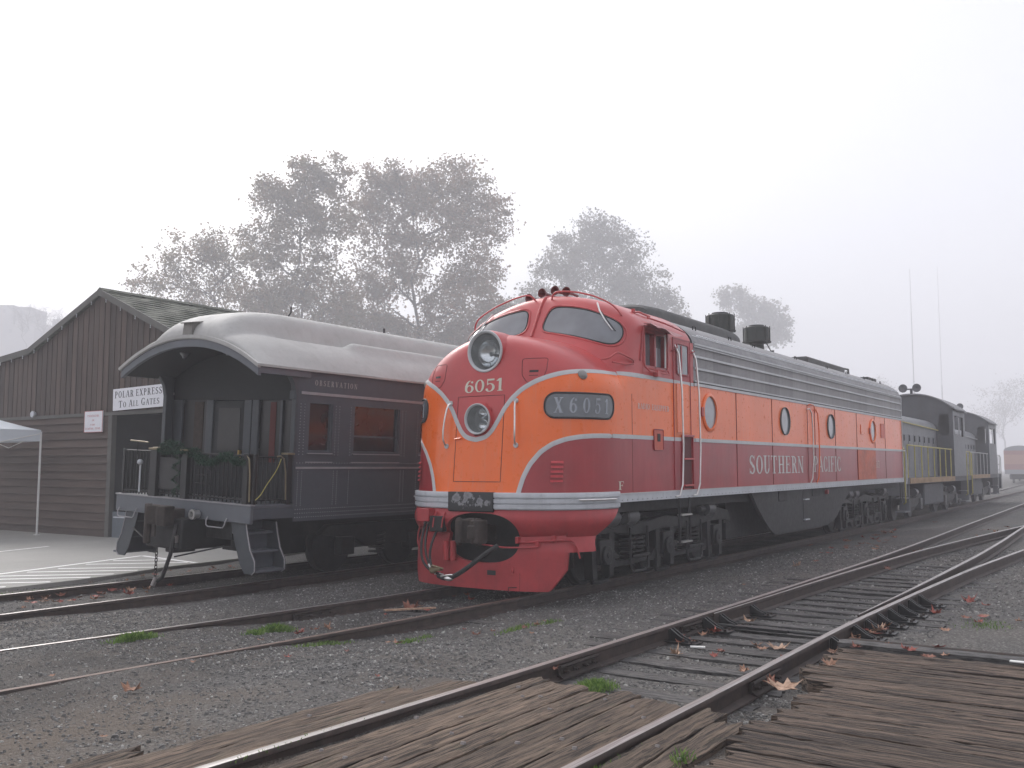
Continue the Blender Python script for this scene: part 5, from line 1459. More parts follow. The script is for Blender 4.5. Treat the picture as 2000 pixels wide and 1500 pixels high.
for s in (-1, 1):
    xs_ = [XB]+[v for w_ in wins for v in w_]+[XEc]; zz = [1.09, WZA, WZB, 3.40]
    for i in range(len(xs_)-1):
        for j in range(3):
            if i % 2 == 1 and j == 1: continue
            m_.add([(xs_[i], CX(s*CH), zz[j]), (xs_[i+1], CX(s*CH), zz[j]), (xs_[i+1], CX(s*CH), zz[j+1]), (xs_[i], CX(s*CH), zz[j+1])], [(0, 1, 2, 3)])
    for a, b in wins:   # reveals
        y0, y1 = s*CH, s*(CH-.06)
        for (p, q) in (((a, WZA), (b, WZA)), ((b, WZA), (b, WZB)), ((b, WZB), (a, WZB)), ((a, WZB), (a, WZA))):
            m_.add([(p[0], CX(y0), p[1]), (q[0], CX(y0), q[1]), (q[0], CX(y1), q[1]), (p[0], CX(y1), p[1])], [(0, 1, 2, 3)])
m_.box(XEc-.02, XEc, CX(-CH+.01), CX(CH-.01), 1.09, 3.38)
m_.build('body', M['cgray'], car, smooth=20)
for s in (-1, 1):
    for k, (a, b) in enumerate(wins):
        w_ = cb(a+.002, b-.002, s*(CH-.06)-.005, s*(CH-.06)+.005, WZA, WZB, 'window', 'cwin')
        cb(a+.003, b-.003, s*(CH-.035)-.02, s*(CH-.035)+.02, WZA, WZA+.035, 'frame', 'cgray', par=w_)
        cb(a+.003, a+.035, s*(CH-.035)-.02, s*(CH-.035)+.02, WZA+.035, WZB, 'frame', 'cgray', par=w_)
        cb(b-.035, b-.003, s*(CH-.035)-.02, s*(CH-.035)+.02, WZA+.035, WZB, 'frame', 'cgray', par=w_)
        if k: cb(a+.036, b-.036, s*(CH-.04)-.01, s*(CH-.04)+.01, WZA+.26, WZA+.29, 'frame', 'cgray', par=w_)
        cb(a-.01, b+.01, s*(CH+.012)-.012, s*(CH+.012)+.012, WZA-.022, WZA-.006, 'sill', 'cstripe', par=w_)
        cb(a-.03, b+.03, s*(CH+.004)-.004, s*(CH+.004)+.004, WZA-.155, WZA-.140, 'pinstripe', 'cstripe')
    cb(XB+.01, XEc, s*(CH+.006)-.006, s*(CH+.006)+.006, 1.880, 1.912, 'stripe', 'cstripe')
    cb(XB+.06, XEc, s*(CH+.006)-.006, s*(CH+.006)+.006, 3.015, 3.058, 'stripe', 'cstripe')
    m_ = MB()
    def riv(x, z):
        c = (x, CX(s*CH), z); m_.cyl(c, (x, CX(s*(CH+.007)), z), .0085, .006, n=5)
    x = XB+.04
    while x < 8:
        riv(x, 1.15); riv(x, 1.21); riv(x, 1.27)
        x += .048
    x = XB+.03
    while x < 8: riv(x, 1.97); x += .06
    for xv in [XB+.06, XB+.14, .48, .56, .82, 2.08, 2.16, 2.49, 3.75]:
        for k in range(16): riv(xv, 1.33+k*.034); 
        for k in range(18): riv(xv, 2.10+k*.045)
    m_.build('rivets', M['cstripe'], car, smooth=0)
    # lettering on the letter board
    m_ = MB(); size = .085
    fm = (lambda u, v, l: Vector((u, CX(-(CH+.004+l)), 3.165+v))) if s < 0 else (lambda u, v, l: Vector((1.0-u, CX(CH+.004+l), 3.165+v)))
    text_mb('OBSERVATION', m_, fm, size, 1.0, .34, .0 if s < 0 else .1); m_.build('lettering', M['cletter'] if 'cletter' in M else M['cstripe'], car, smooth=0)
# ---- roof as a height field
def base_arc(y): return 3.40+.47*(1-min(1, abs(y)/1.56)**2.1)
def roof_z(x, y):
    a = abs(y)
    low = 3.40+.54*(1-(max(0, a-.66)/.90)**2.1)
    clere = .43*max(0, 1-(a/.80)**5.5)
    full = low
    # thick painted duct along the lower roof
    d = .11*math.exp(-((a-1.0)/.12)**2)*sst(1.15, 1.40, x)
    full += d
    # valley between clerestory and lower roof, deeper near the end
    full -= .07*math.exp(-((a-.83)/.06)**2)*sst(-.5, .4, x)
    q = (x+1.15)/.75; f = 1 if q >= 1 else sqrt(max(0, 1-(1-q)**2.2))
    q2 = (x+1.15)/(1.45+.2*(a/.8)**2); f2 = 1 if q2 >= 1 else sqrt(max(0, 1-(1-q2)**2.0))
    return base_arc(y)+(full-base_arc(y))*f+clere*f2
xs_ = [-1.15, -1.145, -1.13, -1.11, -1.08]+lin(-1.04, 2.2, 54)[0:]+lin(2.3, 24, 44)
ysr = [-1.56+3.12*i/80 for i in range(81)]
m_ = MB(); rows = [[(x, CX(y), roof_z(x, y)+.004*sin(x*3+y*5)*sin(y*7)) for y in ysr] for x in xs_]
m_.grid(rows)
m_.grid([[(x, CX(-1.56), roof_z(x, -1.56)) for x in xs_], [(x, CX(-1.56), roof_z(x, -1.56)-.03) for x in xs_], [(x, CX(-1.50), roof_z(x, -1.56)-.03) for x in xs_]])
m_.grid([[(x, CX(1.56), roof_z(x, 1.56)) for x in xs_], [(x, CX(1.56), roof_z(x, 1.56)-.03) for x in xs_], [(x, CX(1.50), roof_z(x, 1.56)-.03) for x in xs_]])
m_.build('roof', M['croof'], car, smooth=50)
# hood fascia at the platform end: molding, curved valance, ceiling
def hood(o0, o1, za, zb, xa, name, mat, half=1.565):
    m_ = MB(); n = 40; R = []
    for i in range(n+1):
        y = -half+2*half*i/n; z = base_arc(y)
        R.append([(xa-o1, CX(y), z+zb), (xa-o1, CX(y), z+za), (xa-o0, CX(y), z+za), (xa-o0, CX(y), z+zb)])
    m_.grid(R, closed=True); m_.add(R[0], [(0, 1, 2, 3)]); m_.add(R[-1], [(3, 2, 1, 0)]); return m_.build(name, M[mat], car, smooth=40)
hood(-.03, .045, -.045, .006, -1.15, 'roof_molding', 'croof')
hood(-.02, .030, -.058, -.047, -1.15, 'roof_molding', 'croof')
hood(-.05, .012, -.175, -.060, -1.15, 'valance', 'cbeam', 1.55)
for s in (-1, 1):
    cb(-1.15, XB+.2, s*1.545-.015, s*1.545+.015, 3.27, 3.36, 'valance', 'cbeam')
    cb(-1.19, XB+.35, s*1.565-.02, s*1.565+.025, 3.365, 3.40, 'roof_molding', 'croof')
m_ = MB(); m_.grid([[(x, CX(y), base_arc(y)-.16) for y in (-1.5, -1.2, -.9, -.6, -.3, 0, .3, .6, .9, 1.2, 1.5)] for x in (-1.12, -.2)]); m_.build('platform_ceiling', M['cin'], car, smooth=50)
for y in (.55, -.45):
    m_ = MB(); zc = base_arc(y)-.165; m_.rev((-.75, CX(y), zc), (0, 0, -1), [(0, .09), (.02, .085), (.05, .05), (.09, .035), (.10, 0)], 14); m_.build('ceiling_lamp', M['glass'], car, smooth=40)
# vent box on the hood
m_ = MB()
m_.prism([(-1.19, 3.83), (-.80, 4.03), (-.86, 4.12), (-1.17, 4.06)], 'y', CX(-.12), CX(.08)); m_.prism([(-1.21, 4.05), (-.84, 4.115), (-.84, 4.13), (-1.215, 4.068)], 'y', CX(-.145), CX(.105))
m_.build('roof_vent', M['vent'], car, smooth=20)
m_ = MB(); m_.tube([(.95, CX(.1), 4.40), (.97, CX(.1), 4.46), (1.0, CX(.08), 4.52), (.98, CX(.06), 4.62)], .014, 6); m_.build('roof_aerial', M['cdark'], car, smooth=40)
m_ = MB(); m_.tube([(3.2, CX(-.1), 4.38), (3.2, CX(-.1), 4.50)], .022, 6); m_.build('roof_pipe', M['cdark'], car, smooth=40)
# ---- bulkhead at the platform with door and windows
def bh(y0, y1, z0, z1, x0, x1, name, mat, par=None, bevel=0): return cb(x0, x1, y0, y1, z0, z1, name, mat, bevel, par)
BX = -.16
bh(-1.50, 1.50, 1.36, 1.95, BX, BX+.04, 'bulkhead', 'cin'); m_ = MB(); yy_ = [-1.5+3*k/20 for k in range(21)]; m_.prism([(CX(-1.5), 2.93), (CX(1.5), 2.93)]+[(CX(y), base_arc(y)-.06) for y in reversed(yy_)], 'x', BX, BX+.04); m_.build('bulkhead', M['cin'], car, smooth=0)
for y0, y1 in ((1.28, 1.50), (.52, .68), (-.36, -.20), (-.52, -.38), (-1.5, -1.30)): bh(y0, y1, 1.95, 2.93, BX-.005, BX+.045, 'bulkhead_post', 'ccol', bevel=.01)
w_ = bh(.68, 1.28, 1.95, 2.93, BX+.05, BX+.06, 'platform_window', 'inglass'); bh(.80, 1.02, 1.97, 2.9, BX+.04, BX+.048, 'curtain', 'curtain', w_)
d = bh(-.20, .52, 1.37, 2.92, BX+.02, BX+.05, 'platform_door', 'cin')
q = bh(-.10, .40, 2.10, 2.80, BX+.012, BX+.022, 'door_pane', 'inglass', d); bh(-.16, -.13, 2.0, 2.12, BX-.03, BX+.02, 'door_handle', 'brass', d); bh(-.14, .46, 2.02, 2.035, BX-.02, BX+.0, 'brass_rail', 'brass', d)
w_ = bh(-1.30, -.52, 1.60, 2.93, BX+.05, BX+.06, 'platform_window', 'inglass'); bh(-.86, -.74, 1.62, 2.9, BX+.035, BX+.045, 'curtain', 'redcurtain' if 'redcurtain' in M else 'maroon', w_)
bh(-1.02, -.98, 1.60, 2.93, BX+.01, BX+.05, 'glazing_bar', 'ccol', w_)
# corner posts of the body and the far-side platform post
for s in (-1, 1):
    m_ = MB()
    ox = 0
    m_.prism([(px_+ox, pz_) for px_, pz_ in [(XB-.04, 1.36), (XB+.10, 1.36), (XB+.10, 3.38), (XB-.30, 3.38), (XB-.18, 3.30), (XB-.08, 3.16), (XB-.04, 2.98)]], 'y', CX(s*1.43), CX(s*1.515)); m_.build('corner_post', M['ccol'], car, smooth=30, bevel=.01)
m_ = MB(); m_.box(XB-.06, XB-.03, CX(-1.50), CX(-1.40), 2.93, 3.06); m_.build('marker_bracket', M['ccol'], car, smooth=20, bevel=.01)
# ---- platform floor, end beam, buffer beam
cb(-1.10, XB+.2, -1.50, 1.50, 1.30, 1.355, 'platform_floor', 'cbeam', .01)
cb(-1.14, -1.08, -1.515, 1.515, 1.085, 1.35, 'end_beam', 'cbeam', .012)
cb(-1.155, -1.06, -1.52, 1.52, 1.345, 1.362, 'floor_edge', 'cstripe')
cb(-1.10, -.2, -1.50, -1.44, 1.15, 1.30, 'side_beam', 'cgray'); cb(-1.10, -.2, 1.44, 1.50, 1.15, 1.30, 'side_beam', 'cgray')
# railing
def post(x, y, w_, name='railing_post', cap=True):
    p = cb(x-w_/2, x+w_/2, y-w_/2, y+w_/2, 1.36, 2.09, name, 'cdark', .006)
    if cap: cb(x-w_/2-.02, x+w_/2+.02, y-w_/2-.02, y+w_/2+.02, 2.09, 2.118, 'brass_cap', 'brassd', .004, p)
PX = -1.06
for y, w_ in ((1.46, .05), (.66, .16), (-.04-.0, .13), (-1.34, .10)): post(PX, y, w_, cap=w_ > .12)
post(PX+.02, -1.46, .05, cap=False); post(XB-.10, -1.47, .10); post(XB-.10, 1.47, .10)
for y0, y1, z in ((.74, 1.46, 2.06), (.74, 1.46, 1.42), (-1.34, -.1, 2.06), (-1.34, -.1, 1.42), (.02, .58, 2.06), (.02, .58, 1.42)):
    m_ = MB(); m_.cyl((PX, CX(y0), z), (PX, CX(y1), z), .016, n=6); m_.build('rail', M['cdark'], car, smooth=40)
for y0, y1, n in ((.78, 1.42, 10), (.05, .56, 6), (-1.28, -.14, 14)):
    for k in range(n):
        y = y0+(y1-y0)*k/(n-1); m_ = MB(); m_.cyl((PX, CX(y), 1.37), (PX, CX(y), 2.06), .012, n=5); m_.build('baluster', M['cdark'], car, smooth=40)
for s in (-1, 1):
    for z in (2.05, 1.42): m_ = MB(); m_.cyl((PX, CX(s*1.47), z), (XB-.1, CX(s*1.47), z), .014, n=6); m_.build('rail', M['cdark'], car, smooth=40)
    for k in range(7):
        x = PX+.07+k*.085; m_ = MB(); m_.cyl((x, CX(s*1.47), 1.37), (x, CX(s*1.47), 2.05), .012, n=5); m_.build('baluster', M['cdark'], car, smooth=40)
# upper brass/steel grab tubes
for pts in ([(PX-.03, CX(-1.30), 2.07), (PX-.05, CX(-1.42), 2.07), (PX-.05, CX(-1.45), 2.0), (PX-.05, CX(-1.45), 1.40)], [(XB-.34, CX(-1.50), 2.06), (XB-.22, CX(-1.52), 2.09), (XB-.16, CX(-1.52), 2.04), (XB-.16, CX(-1.52), 1.42)],
            [(PX-.03, CX(1.30), 2.22), (PX-.03, CX(.86), 2.20)]):
    grab(pts, .012, 'grab_tube', 'brassd', parent=car)
m_ = MB(); m_.cyl((PX-.03, CX(1.12), 2.0), (PX-.03, CX(1.12), 2.22), .01, n=6); m_.build('tube_post', M['cdark'], car, smooth=30)
# drumhead / tail gate panel behind the garland, small brass bell lamp
cb(PX-.04, PX-.02, .08, .56, 1.48, 1.98, 'tail_sign', 'cdark', .01)
m_ = MB(); m_.ball((PX-.03, CX(1.04), 1.88), .045, 12, 8); m_.cyl((PX-.02, CX(1.04), 1.4), (PX-.02, CX(1.04), 1.86), .014, n=6); m_.build('marker_ball', M['sill'], car, smooth=50)
# hand brake / valve
m_ = MB(); m_.tube([(PX-.05, CX(-.45), 1.42), (PX-.05, CX(-.45), 1.86), (PX-.08, CX(-.62), 1.86), (PX-.08, CX(-.64), 1.82)], .016, 6); m_.cyl((PX-.05, CX(-.34), 1.75), (PX-.05, CX(-.56), 1.75), .012, n=6); m_.cyl((PX-.05, CX(-.28), 1.62), (PX-.05, CX(-.60), 1.62), .012, n=6); m_.build('brake_valve', M['dark'], car, smooth=40)
# yellow rope
m_ = MB(); Q = []
for k in range(24):
    t = k/23; Q.append((XB-.26-.46*t, CX(-1.50-.015*sin(t*9)), 2.03-.60*t-.07*sin(pi*t)))
m_.tube(Q, .007, 6); m_.build('yellow_rope', M['yellow'], car, smooth=40)
# garland of fir lying on the rail: a thing of its own
Rg = random.Random(11)
m_ = MB()
def sprig(c, L, n):
    for _ in range(n):
        d = Vector((Rg.gauss(0, 1), Rg.gauss(0, 1), Rg.gauss(0, 1))).normalized()*L*Rg.uniform(.5, 1.1)
        w_ = d.orthogonal().normalized()*L*.12
        m_.add([c-w_, c+w_, c+d], [(0, 1, 2)])
Rm = Matrix.Translation((0, 4.5, 0)) @ Matrix.Rotation(radians(2.3), 4, 'X')
for k in range(200):
    t = k/199; y = .55-1.90*t; z = 2.08+.02*sin(t*9)-.03*t; 
    if t > .45: z += -.02-.09*abs(sin((t-.45)*pi*3.2))
    amp = .05+.03*sin(t*17)
    c = Rm @ Vector((PX-.03+Rg.uniform(-.05, .04), y*1.07, z+Rg.uniform(-amp, amp))); sprig(c, .085, 30)
for k in range(60):
    c = Rm @ Vector((PX-.02+Rg.uniform(-.05, .05), Rg.uniform(.1, .55), 2.14+Rg.uniform(-.03, .09))); sprig(c, .085, 20)
for k in range(50):
    t = k/49; c = Rm @ Vector((PX-.05, .14+.08*sin(t*20)+Rg.uniform(-.04, .04), 1.40+.62*t)); sprig(c, .055, 10)
tag(m_.build('fir_garland', M['fir'], smooth=0, recalc=False), 'green fir garland draped over the observation car railing', 'garland')
# ---- coupler, steps, pipes, chain
cpl = MB();  cpl.box(-1.55, -1.0, CX(-.18), CX(.26), 1.0, 1.24); cpl.prism([(-1.45, CX(-.26)), (-1.45, CX(.30)), (-1.62, CX(.34)), (-1.72, CX(.20)), (-1.62, CX(.06)), (-1.62, CX(-.08)), (-1.76, CX(-.16)), (-1.70, CX(-.30))], 'z', .96, 1.30)
cpl.cyl((-1.62, CX(.26), .62), (-1.62, CX(.26), 1.32), .07, n=10); cpl.v = [(-1.05+(p[0]+1.05)*.8, 4.53+(p[1]-4.53)*.8, 1.10+(p[2]-1.10)*.85) for p in cpl.v]; cpl.build('coupler', M['rust'], car, smooth=30, bevel=.015)
cb(-1.35, -.4, -.35, .45, .62, 1.08, 'draft_gear', 'dark', .03); cb(-1.36, -1.16, .22, .36, .76, 1.02, 'buffer_housing', 'rust', .03)
cb(-1.30, -.9, -.14, .06, .56, 1.06, 'draft_gear', 'dark', .02)
m_ = MB(); m_.rev((-1.16, CX(-.46), 1.16), (-1, 0, 0), [(0, .06), (.06, .06), (.07, .075), (.12, .075), (.12, .04), (.05, .03)], 16); m_.build('hose_socket', M['steel'], car, smooth=30)
def chain(x, y, z0, z1, r=.02):
    m_ = MB(); z = z0; k = 0
    while z > z1:
        P = []
        for a in range(12):
            t = 2*pi*a/12; u = r*.7*cos(t); P.append((x+(u if k % 2 else 0), CX(y)+(0 if k % 2 else u), z-.03+.035*sin(t)))
        m_.tube(P, .007, 5, closed=True); z -= .052; k += 1
    return m_.build('safety_chain', M['rust'], car, smooth=40)
chain(-1.38, .14, .62, .15, .03)
m_ = MB(); Q = [(-1.35, CX(-.24), 1.0), (-1.40, CX(-.26), .82), (-1.42, CX(-.22), .55), (-1.44, CX(-.10), .22), (-1.46, CX(-.02), .14)]; m_.tube(densify(Q, .05), .030, 8); m_.build('air_hose', M['rubber'], car, smooth=50)
for a_, b_, r_ in (((-1.47, CX(-.0), .20), (-1.50, CX(.03), .08), .035), ((-1.36, CX(-.26), .74), (-1.38, CX(-.27), .84), .04)):
    m_ = MB(); m_.cyl(a_, b_, r_, n=8); m_.build('hose_fitting', M['spk'], car, smooth=40)
for s, ya in ((-1, -1.52), (1, 1.52)):
    for x0 in (-1.08, -.52):   # curved stringers
        m_ = MB(); y0, y1 = (CX(s*1.02), CX(s*1.50))
        pr = [(CX(s*1.08), 1.09), (CX(s*1.40), 1.09), (CX(s*1.43), .95), (CX(s*1.50), .72), (CX(s*1.60), .56), (CX(s*1.61), .42), (CX(s*1.55), .37), (CX(s*1.40), .37), (CX(s*1.30), .50), (CX(s*1.17), .82)]
        m_.prism(pr, 'x', x0-.012, x0+.012)
        if s > 0: m_.v = [(p[0], 4.5+(p[1]-4.5)*.93, p[2]) for p in m_.v]
        m_.build('step_stringer', M['ccol'], car, smooth=25, bevel=.004)
        m_ = MB(); m_.tube([(x0-.015, 4.5+(p[0]-4.5)*(.93 if s > 0 else 1), p[1]) for p in pr[1:7]], .010, 5); m_.build('stringer_edge', M['cstripe'], car, smooth=50)
    for z, y in ((.42, 1.48), (.68, 1.34), (.94, 1.22)):
        cb(-1.07, -.53, min(s*(y-.13), s*(y+.13)), max(s*(y-.13), s*(y+.13)), z-.02, z+.01, 'tread', 'cbeam', .004)
        cb(-1.07, -.53, min(s*(y-.13), s*(y-.11)), max(s*(y-.13), s*(y-.11)), z, z+.24, 'riser', 'cgray')
for s, y0, y1 in ((-1, -1.06, -.66), (1, 1.40, .98)):
    grab([(-1.15, CX(y0), 1.14), (-1.19, CX(y0), 1.10), (-1.19, CX(y0+.0), 1.02), (-1.19, CX(y0+.03*(1 if y1 > y0 else -1)), 1.0), (-1.19, CX(y1), 1.0), (-1.19, CX(y1), 1.10), (-1.15, CX(y1), 1.14)], .010, 'uncoupling_handle', 'cstripe', parent=car, round_=1)
m_ = MB(); m_.cyl((-1.25, CX(-.1), .50), (-1.15, CX(-1.05), .74), .012, n=6); m_.cyl((-1.25, CX(.35), .60), (-1.15, CX(1.05), .84), .012, n=6); m_.build('brake_rod', M['truck'], car, smooth=40)
# ---- truck and underbody
for xc in (3.0, 19.5):
    for x in (xc-1.7, xc, xc+1.7):
        for s in (-1, 1):
            m_ = MB(); m_.rev((x, CX(s*.74), .12+.46), (0, s, 0), [(-.07, 0), (-.07, .49), (-.04, .49), (-.035, .46), (.065, .455), (.07, .40), (.03, .2), (.05, .1), (.05, 0)], 30); m_.build('wheel', M['dark'], car, smooth=40)
            cb(x-.15, x+.15, min(s*.98, s*1.16), max(s*.98, s*1.16), .44, .74, 'journal_box', 'dark', .02)
        m_ = MB(); m_.cyl((x, CX(-.8), .58), (x, CX(.8), .58), .08, n=10); m_.build('axle', M['dark'], car, smooth=30)
    for s in (-1, 1):
        m_ = MB(); m_.prism([(xc-2.3, .80), (xc-2.1, .95), (xc+2.1, .95), (xc+2.3, .80), (xc+1.5, .70), (xc+1.2, .55), (xc-1.2, .55), (xc-1.5, .70)], 'y', CX(s*.98) if s > 0 else CX(s*1.1), CX(s*1.1) if s > 0 else CX(s*.98)); m_.build('truck_frame', M['dark'], car, smooth=25, bevel=.02)
        for d in (-.85, .85):
            sp = [(xc+d+.13*cos(k*.52), CX(s*1.02)+.13*sin(k*.52), .40+.006*k) for k in range(62)]; m_ = MB(); m_.tube(sp, .022, 5, caps=False); m_.build('spring', M['dark'], car, smooth=40)
cb(-.9, 23.8, -.9, .9, .80, 1.30, 'underframe', 'dark'); cb(.2, 5.6, -.55, .55, .45, .9, 'bolster', 'dark'); cb(7, 15.5, -1.35, 1.35, .55, 1.1, 'battery_box', 'dark', .03)
# ================================================================== BROWN TIMBER BUILDING
def siding_mat(sc_=(3, 3, .25), nm='brown_stained_boards'):
    m, nt, b = newmat(nm)
    v = tcoord(nt, sc_); n1 = noise(nt, v, 2.2, 5, .6)
    oi = nt.nodes.new('ShaderNodeAttribute'); oi.attribute_name = 'tone'
    c = ramp(nt, n1, [(.3, (.058, .043, .036)), (.7, (.100, .074, .062))])
    t = ramp(nt, oi.outputs['Fac'], [(0, (.75, .78, .80)), (1, (1.25, 1.18, 1.15))])
    c = mixc(nt, 1., c, t, 'MULTIPLY')
    nt.links.new(c, b.inputs['Base Color']); b.inputs['Roughness'].default_value = .8; return m
M['boards'] = siding_mat()
M['siding'] = siding_mat((3, .25, 3), 'brown_clapboard')
def roof_mat():
    m, nt, b = newmat('mossy_shake_roof'); v = tcoord(nt, (1, 1, 1))
    br = nt.nodes.new('ShaderNodeTexBrick'); br.inputs['Scale'].default_value = 1; br.inputs['Brick Width'].default_value = .30; br.inputs['Row Height'].default_value = .17; br.inputs['Mortar Size'].default_value = .008
    br.inputs['Color1'].default_value = (.055, .062, .048, 1); br.inputs['Color2'].default_value = (.115, .12, .10, 1); br.inputs['Mortar'].default_value = (.02, .022, .018, 1)
    nt.links.new(v, br.inputs['Vector'])
    n1 = noise(nt, tcoord(nt), 5, 5, .6)
    c = mixc(nt, .5, br.outputs[0], ramp(nt, n1, [(.35, (.6, .7, .5)), (.65, (1.3, 1.3, 1.2))]), 'MULTIPLY')
    nt.links.new(c, b.inputs['Base Color']); b.inputs['Roughness'].default_value = .85; bump(nt, b, br.outputs[1], .5, .03).invert = True
    return m
M['shake'] = roof_mat()
M['trim'] = paint('weathered_trim', (.10, .098, .09), .7, .15, 2, .2, dirtamt=.3)
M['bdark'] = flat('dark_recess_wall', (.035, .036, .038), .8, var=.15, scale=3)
M['bluep'] = flat('blue_gray_panel', (.12, .14, .16), .6)
BX0, BX1 = 3.6, 17.0
bd = thing('timber_building', 'dark brown timber building with vertical boards and mossy shake gable roof', 'building', (BX0, 17, 0))
RY, RZ = 14.09, 6.26
def gz(y):   # underside of the gable
    if y > 17.27: return 4.97-(y-17.27)*.095
    return RZ-abs(y-RY)*(.41 if y > RY else .43)
Rb = random.Random(21)
wb = MB(); tn = []
y = 10.7; YL = 25.0
while y < YL:
    w_ = .235; y1 = min(y+w_-.012, YL); out = Rb.uniform(0, .012)
    za, zb = gz(y)-.03, gz(y1)-.03
    if y < RY < y1: zb = za = min(za, zb)
    wb.add([(BX0-.03-out, y, 3.20), (BX0-.03-out, y1, 3.20), (BX0-.03-out, y1, zb), (BX0-.03-out, y, za), (BX0+.02, y, 3.20), (BX0+.02, y1, 3.20), (BX0+.02, y1, zb), (BX0+.02, y, za)],
           [(0, 1, 2, 3), (0, 3, 7, 4), (1, 5, 6, 2), (0, 4, 5, 1)]); tn += [Rb.random()]*4
    wb.add([(BX0-.055, y1-.004, 3.22), (BX0-.055, y1+.018, 3.22), (BX0-.055, y1+.018, zb-.02), (BX0-.055, y1-.004, zb-.02), (BX0-.01, y1-.004, 3.22), (BX0-.01, y1+.018, 3.22), (BX0-.01, y1+.018, zb-.02), (BX0-.01, y1-.004, zb-.02)],
           [(0, 1, 2, 3), (0, 3, 7, 4), (1, 5, 6, 2)]); tn += [Rb.uniform(0, .5)]*3
    y += w_
o = wb.build('board_wall', M['boards'], bd, smooth=0, recalc=False); at = o.data.attributes.new('tone', 'FLOAT', 'FACE'); at.data.foreach_set('value', tn)
wb = MB(); tn = []
z = .10
while z < 3.14:
    z1 = min(z+.205, 3.14)
    wb.add([(BX0-.05, 13.62, z), (BX0-.05, YL, z), (BX0-.012, YL, z1), (BX0-.012, 13.62, z1), (BX0, 13.62, z), (BX0, YL, z), (BX0-.05, 13.62, z-.012), (BX0-.05, YL, z-.012)], [(0, 1, 2, 3), (0, 4, 5, 1), (6, 7, 1, 0)]); tn += [Rb.uniform(.4, .9), 0, 0]  # lap undersides and lower edges toned darkest, shade lines put into the colour
    z += .205
o = wb.build('siding_wall', M['siding'], bd, smooth=0, recalc=False); at = o.data.attributes.new('tone', 'FLOAT', 'FACE'); at.data.foreach_set('value', tn)
def bb(x0, x1, y0, y1, z0, z1, name, mat, bev=0):
    m_ = MB(); m_.box(x0, x1, y0, y1, z0, z1); return m_.build(name, M[mat], bd, smooth=20, bevel=bev)
bb(BX0-.06, BX0+.05, 10.7, YL, 3.13, 3.215, 'belt_board', 'trim')
bb(BX0-.05, BX0+.08, 13.50, 13.66, .1, 3.13, 'corner_board', 'trim')
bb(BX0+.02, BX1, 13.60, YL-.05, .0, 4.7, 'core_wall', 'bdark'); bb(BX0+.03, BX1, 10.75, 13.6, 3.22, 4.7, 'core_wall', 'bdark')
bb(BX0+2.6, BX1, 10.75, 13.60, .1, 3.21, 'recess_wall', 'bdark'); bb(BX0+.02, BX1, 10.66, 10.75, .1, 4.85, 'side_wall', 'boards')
bb(BX0+.02, BX0+.09, 11.0, 13.45, .12, .75, 'low_panel', 'bluep')
bb(BX0+.01, BX0+.02, 11.1, 13.40, .60, .63, 'panel_trim', 'sill')
bb(BX0+.0, BX0+.14, 10.70, 10.9, .12, 3.13, 'porch_post', 'trim')
# gable core and roof slopes
m_ = MB(); m_.prism([(10.75, 4.6), (17.2, 4.6), (17.2, gz(17.2)-.05), (RY, RZ-.05), (10.75, gz(10.75)-.05)], 'x', BX0+.03, BX1); m_.build('core_wall', M['bdark'], bd, smooth=0)
def slope(ya, yb, name):
    n = 18; rows = []
    for k in range(n+1):
        y = ya+(yb-ya)*k/n; z = gz(y) if not (abs(y-RY) < 1e-6) else RZ
        rows.append((y, z))
    m_ = MB()
    for k in range(n):   # shingle courses with small steps
        (y0, z0), (y1, z1) = rows[k], rows[k+1]
        xs_ = lin(BX0-.14, BX1+.2, 90); a = []; b_ = []; c = []
        for x in xs_:
            j = .010*sin(x*37+k*5)+.006*sin(x*91+k); a.append((x, y0, z0+.075+j*.4)); b_.append((x, y1+(.03 if y1 > y0 else -.03)*0, z1+.095+j)); c.append((x, y1, z1+.03))
        m_.grid([a, b_, c])
    m_.grid([[(BX0-.14, y, z+.09) for y, z in rows], [(BX0-.14, y, z-.05) for y, z in rows], [(BX0-.06, y, z-.05) for y, z in rows]])
    m_.grid([[(x, y, z-.02) for x in (BX0-.14, BX1+.2)] for y, z in rows])
    return m_.build(name, M['shake'], bd, smooth=20, recalc=False)
slope(RY, 17.35, 'roof_slope'); slope(RY, 10.35, 'roof_slope'); slope(17.30, 25.3, 'lean_to_roof')
for ya, yb in ((RY, 17.35), (RY, 10.35), (17.30, 25.3)):
    m_ = MB(); za = RZ if ya == RY else gz(ya)
    m_.add([(BX0-.17, ya, za+.10), (BX0-.17, yb, gz(yb)+.10), (BX0-.17, yb, gz(yb)-.07), (BX0-.17, ya, za-.07), (BX0-.135, ya, za+.10), (BX0-.135, yb, gz(yb)+.10), (BX0-.135, yb, gz(yb)-.07), (BX0-.135, ya, za-.07)], [(0, 1, 2, 3), (4, 7, 6, 5), (0, 4, 5, 1), (3, 2, 6, 7), (1, 5, 6, 2)])
    m_.build('barge_board', M['trim'], bd, smooth=0)
    n = int(abs(yb-ya)/.55)
    for k in range(1, n+1):
        y = ya+(yb-ya)*(k-.5)/n; z = gz(y)-.10
        m_ = MB(); m_.cyl((BX0-.16, y, z+.05), (BX0-.16, y, z), .012, n=6); m_.ball((BX0-.16, y, z-.03), .012, 8, 6, (1, 1, 1.8)); m_.build('string_light_bulb', M['sill'], bd, smooth=50)
m_ = MB(); m_.prism([(RY-.12, RZ+.06), (RY, RZ+.14), (RY+.12, RZ+.06)], 'x', BX0-.16, BX1+.2); m_.build('ridge_cap', M['shake'], bd, smooth=0)
m_ = MB(); m_.rev((BX0-.06, 17.0, 3.26), (-1, 0, 0), [(0, .06), (.08, .09), (.1, .08), (.1, 0)], 12); m_.build('flood_lamp', M['sill'], bd, smooth=30)

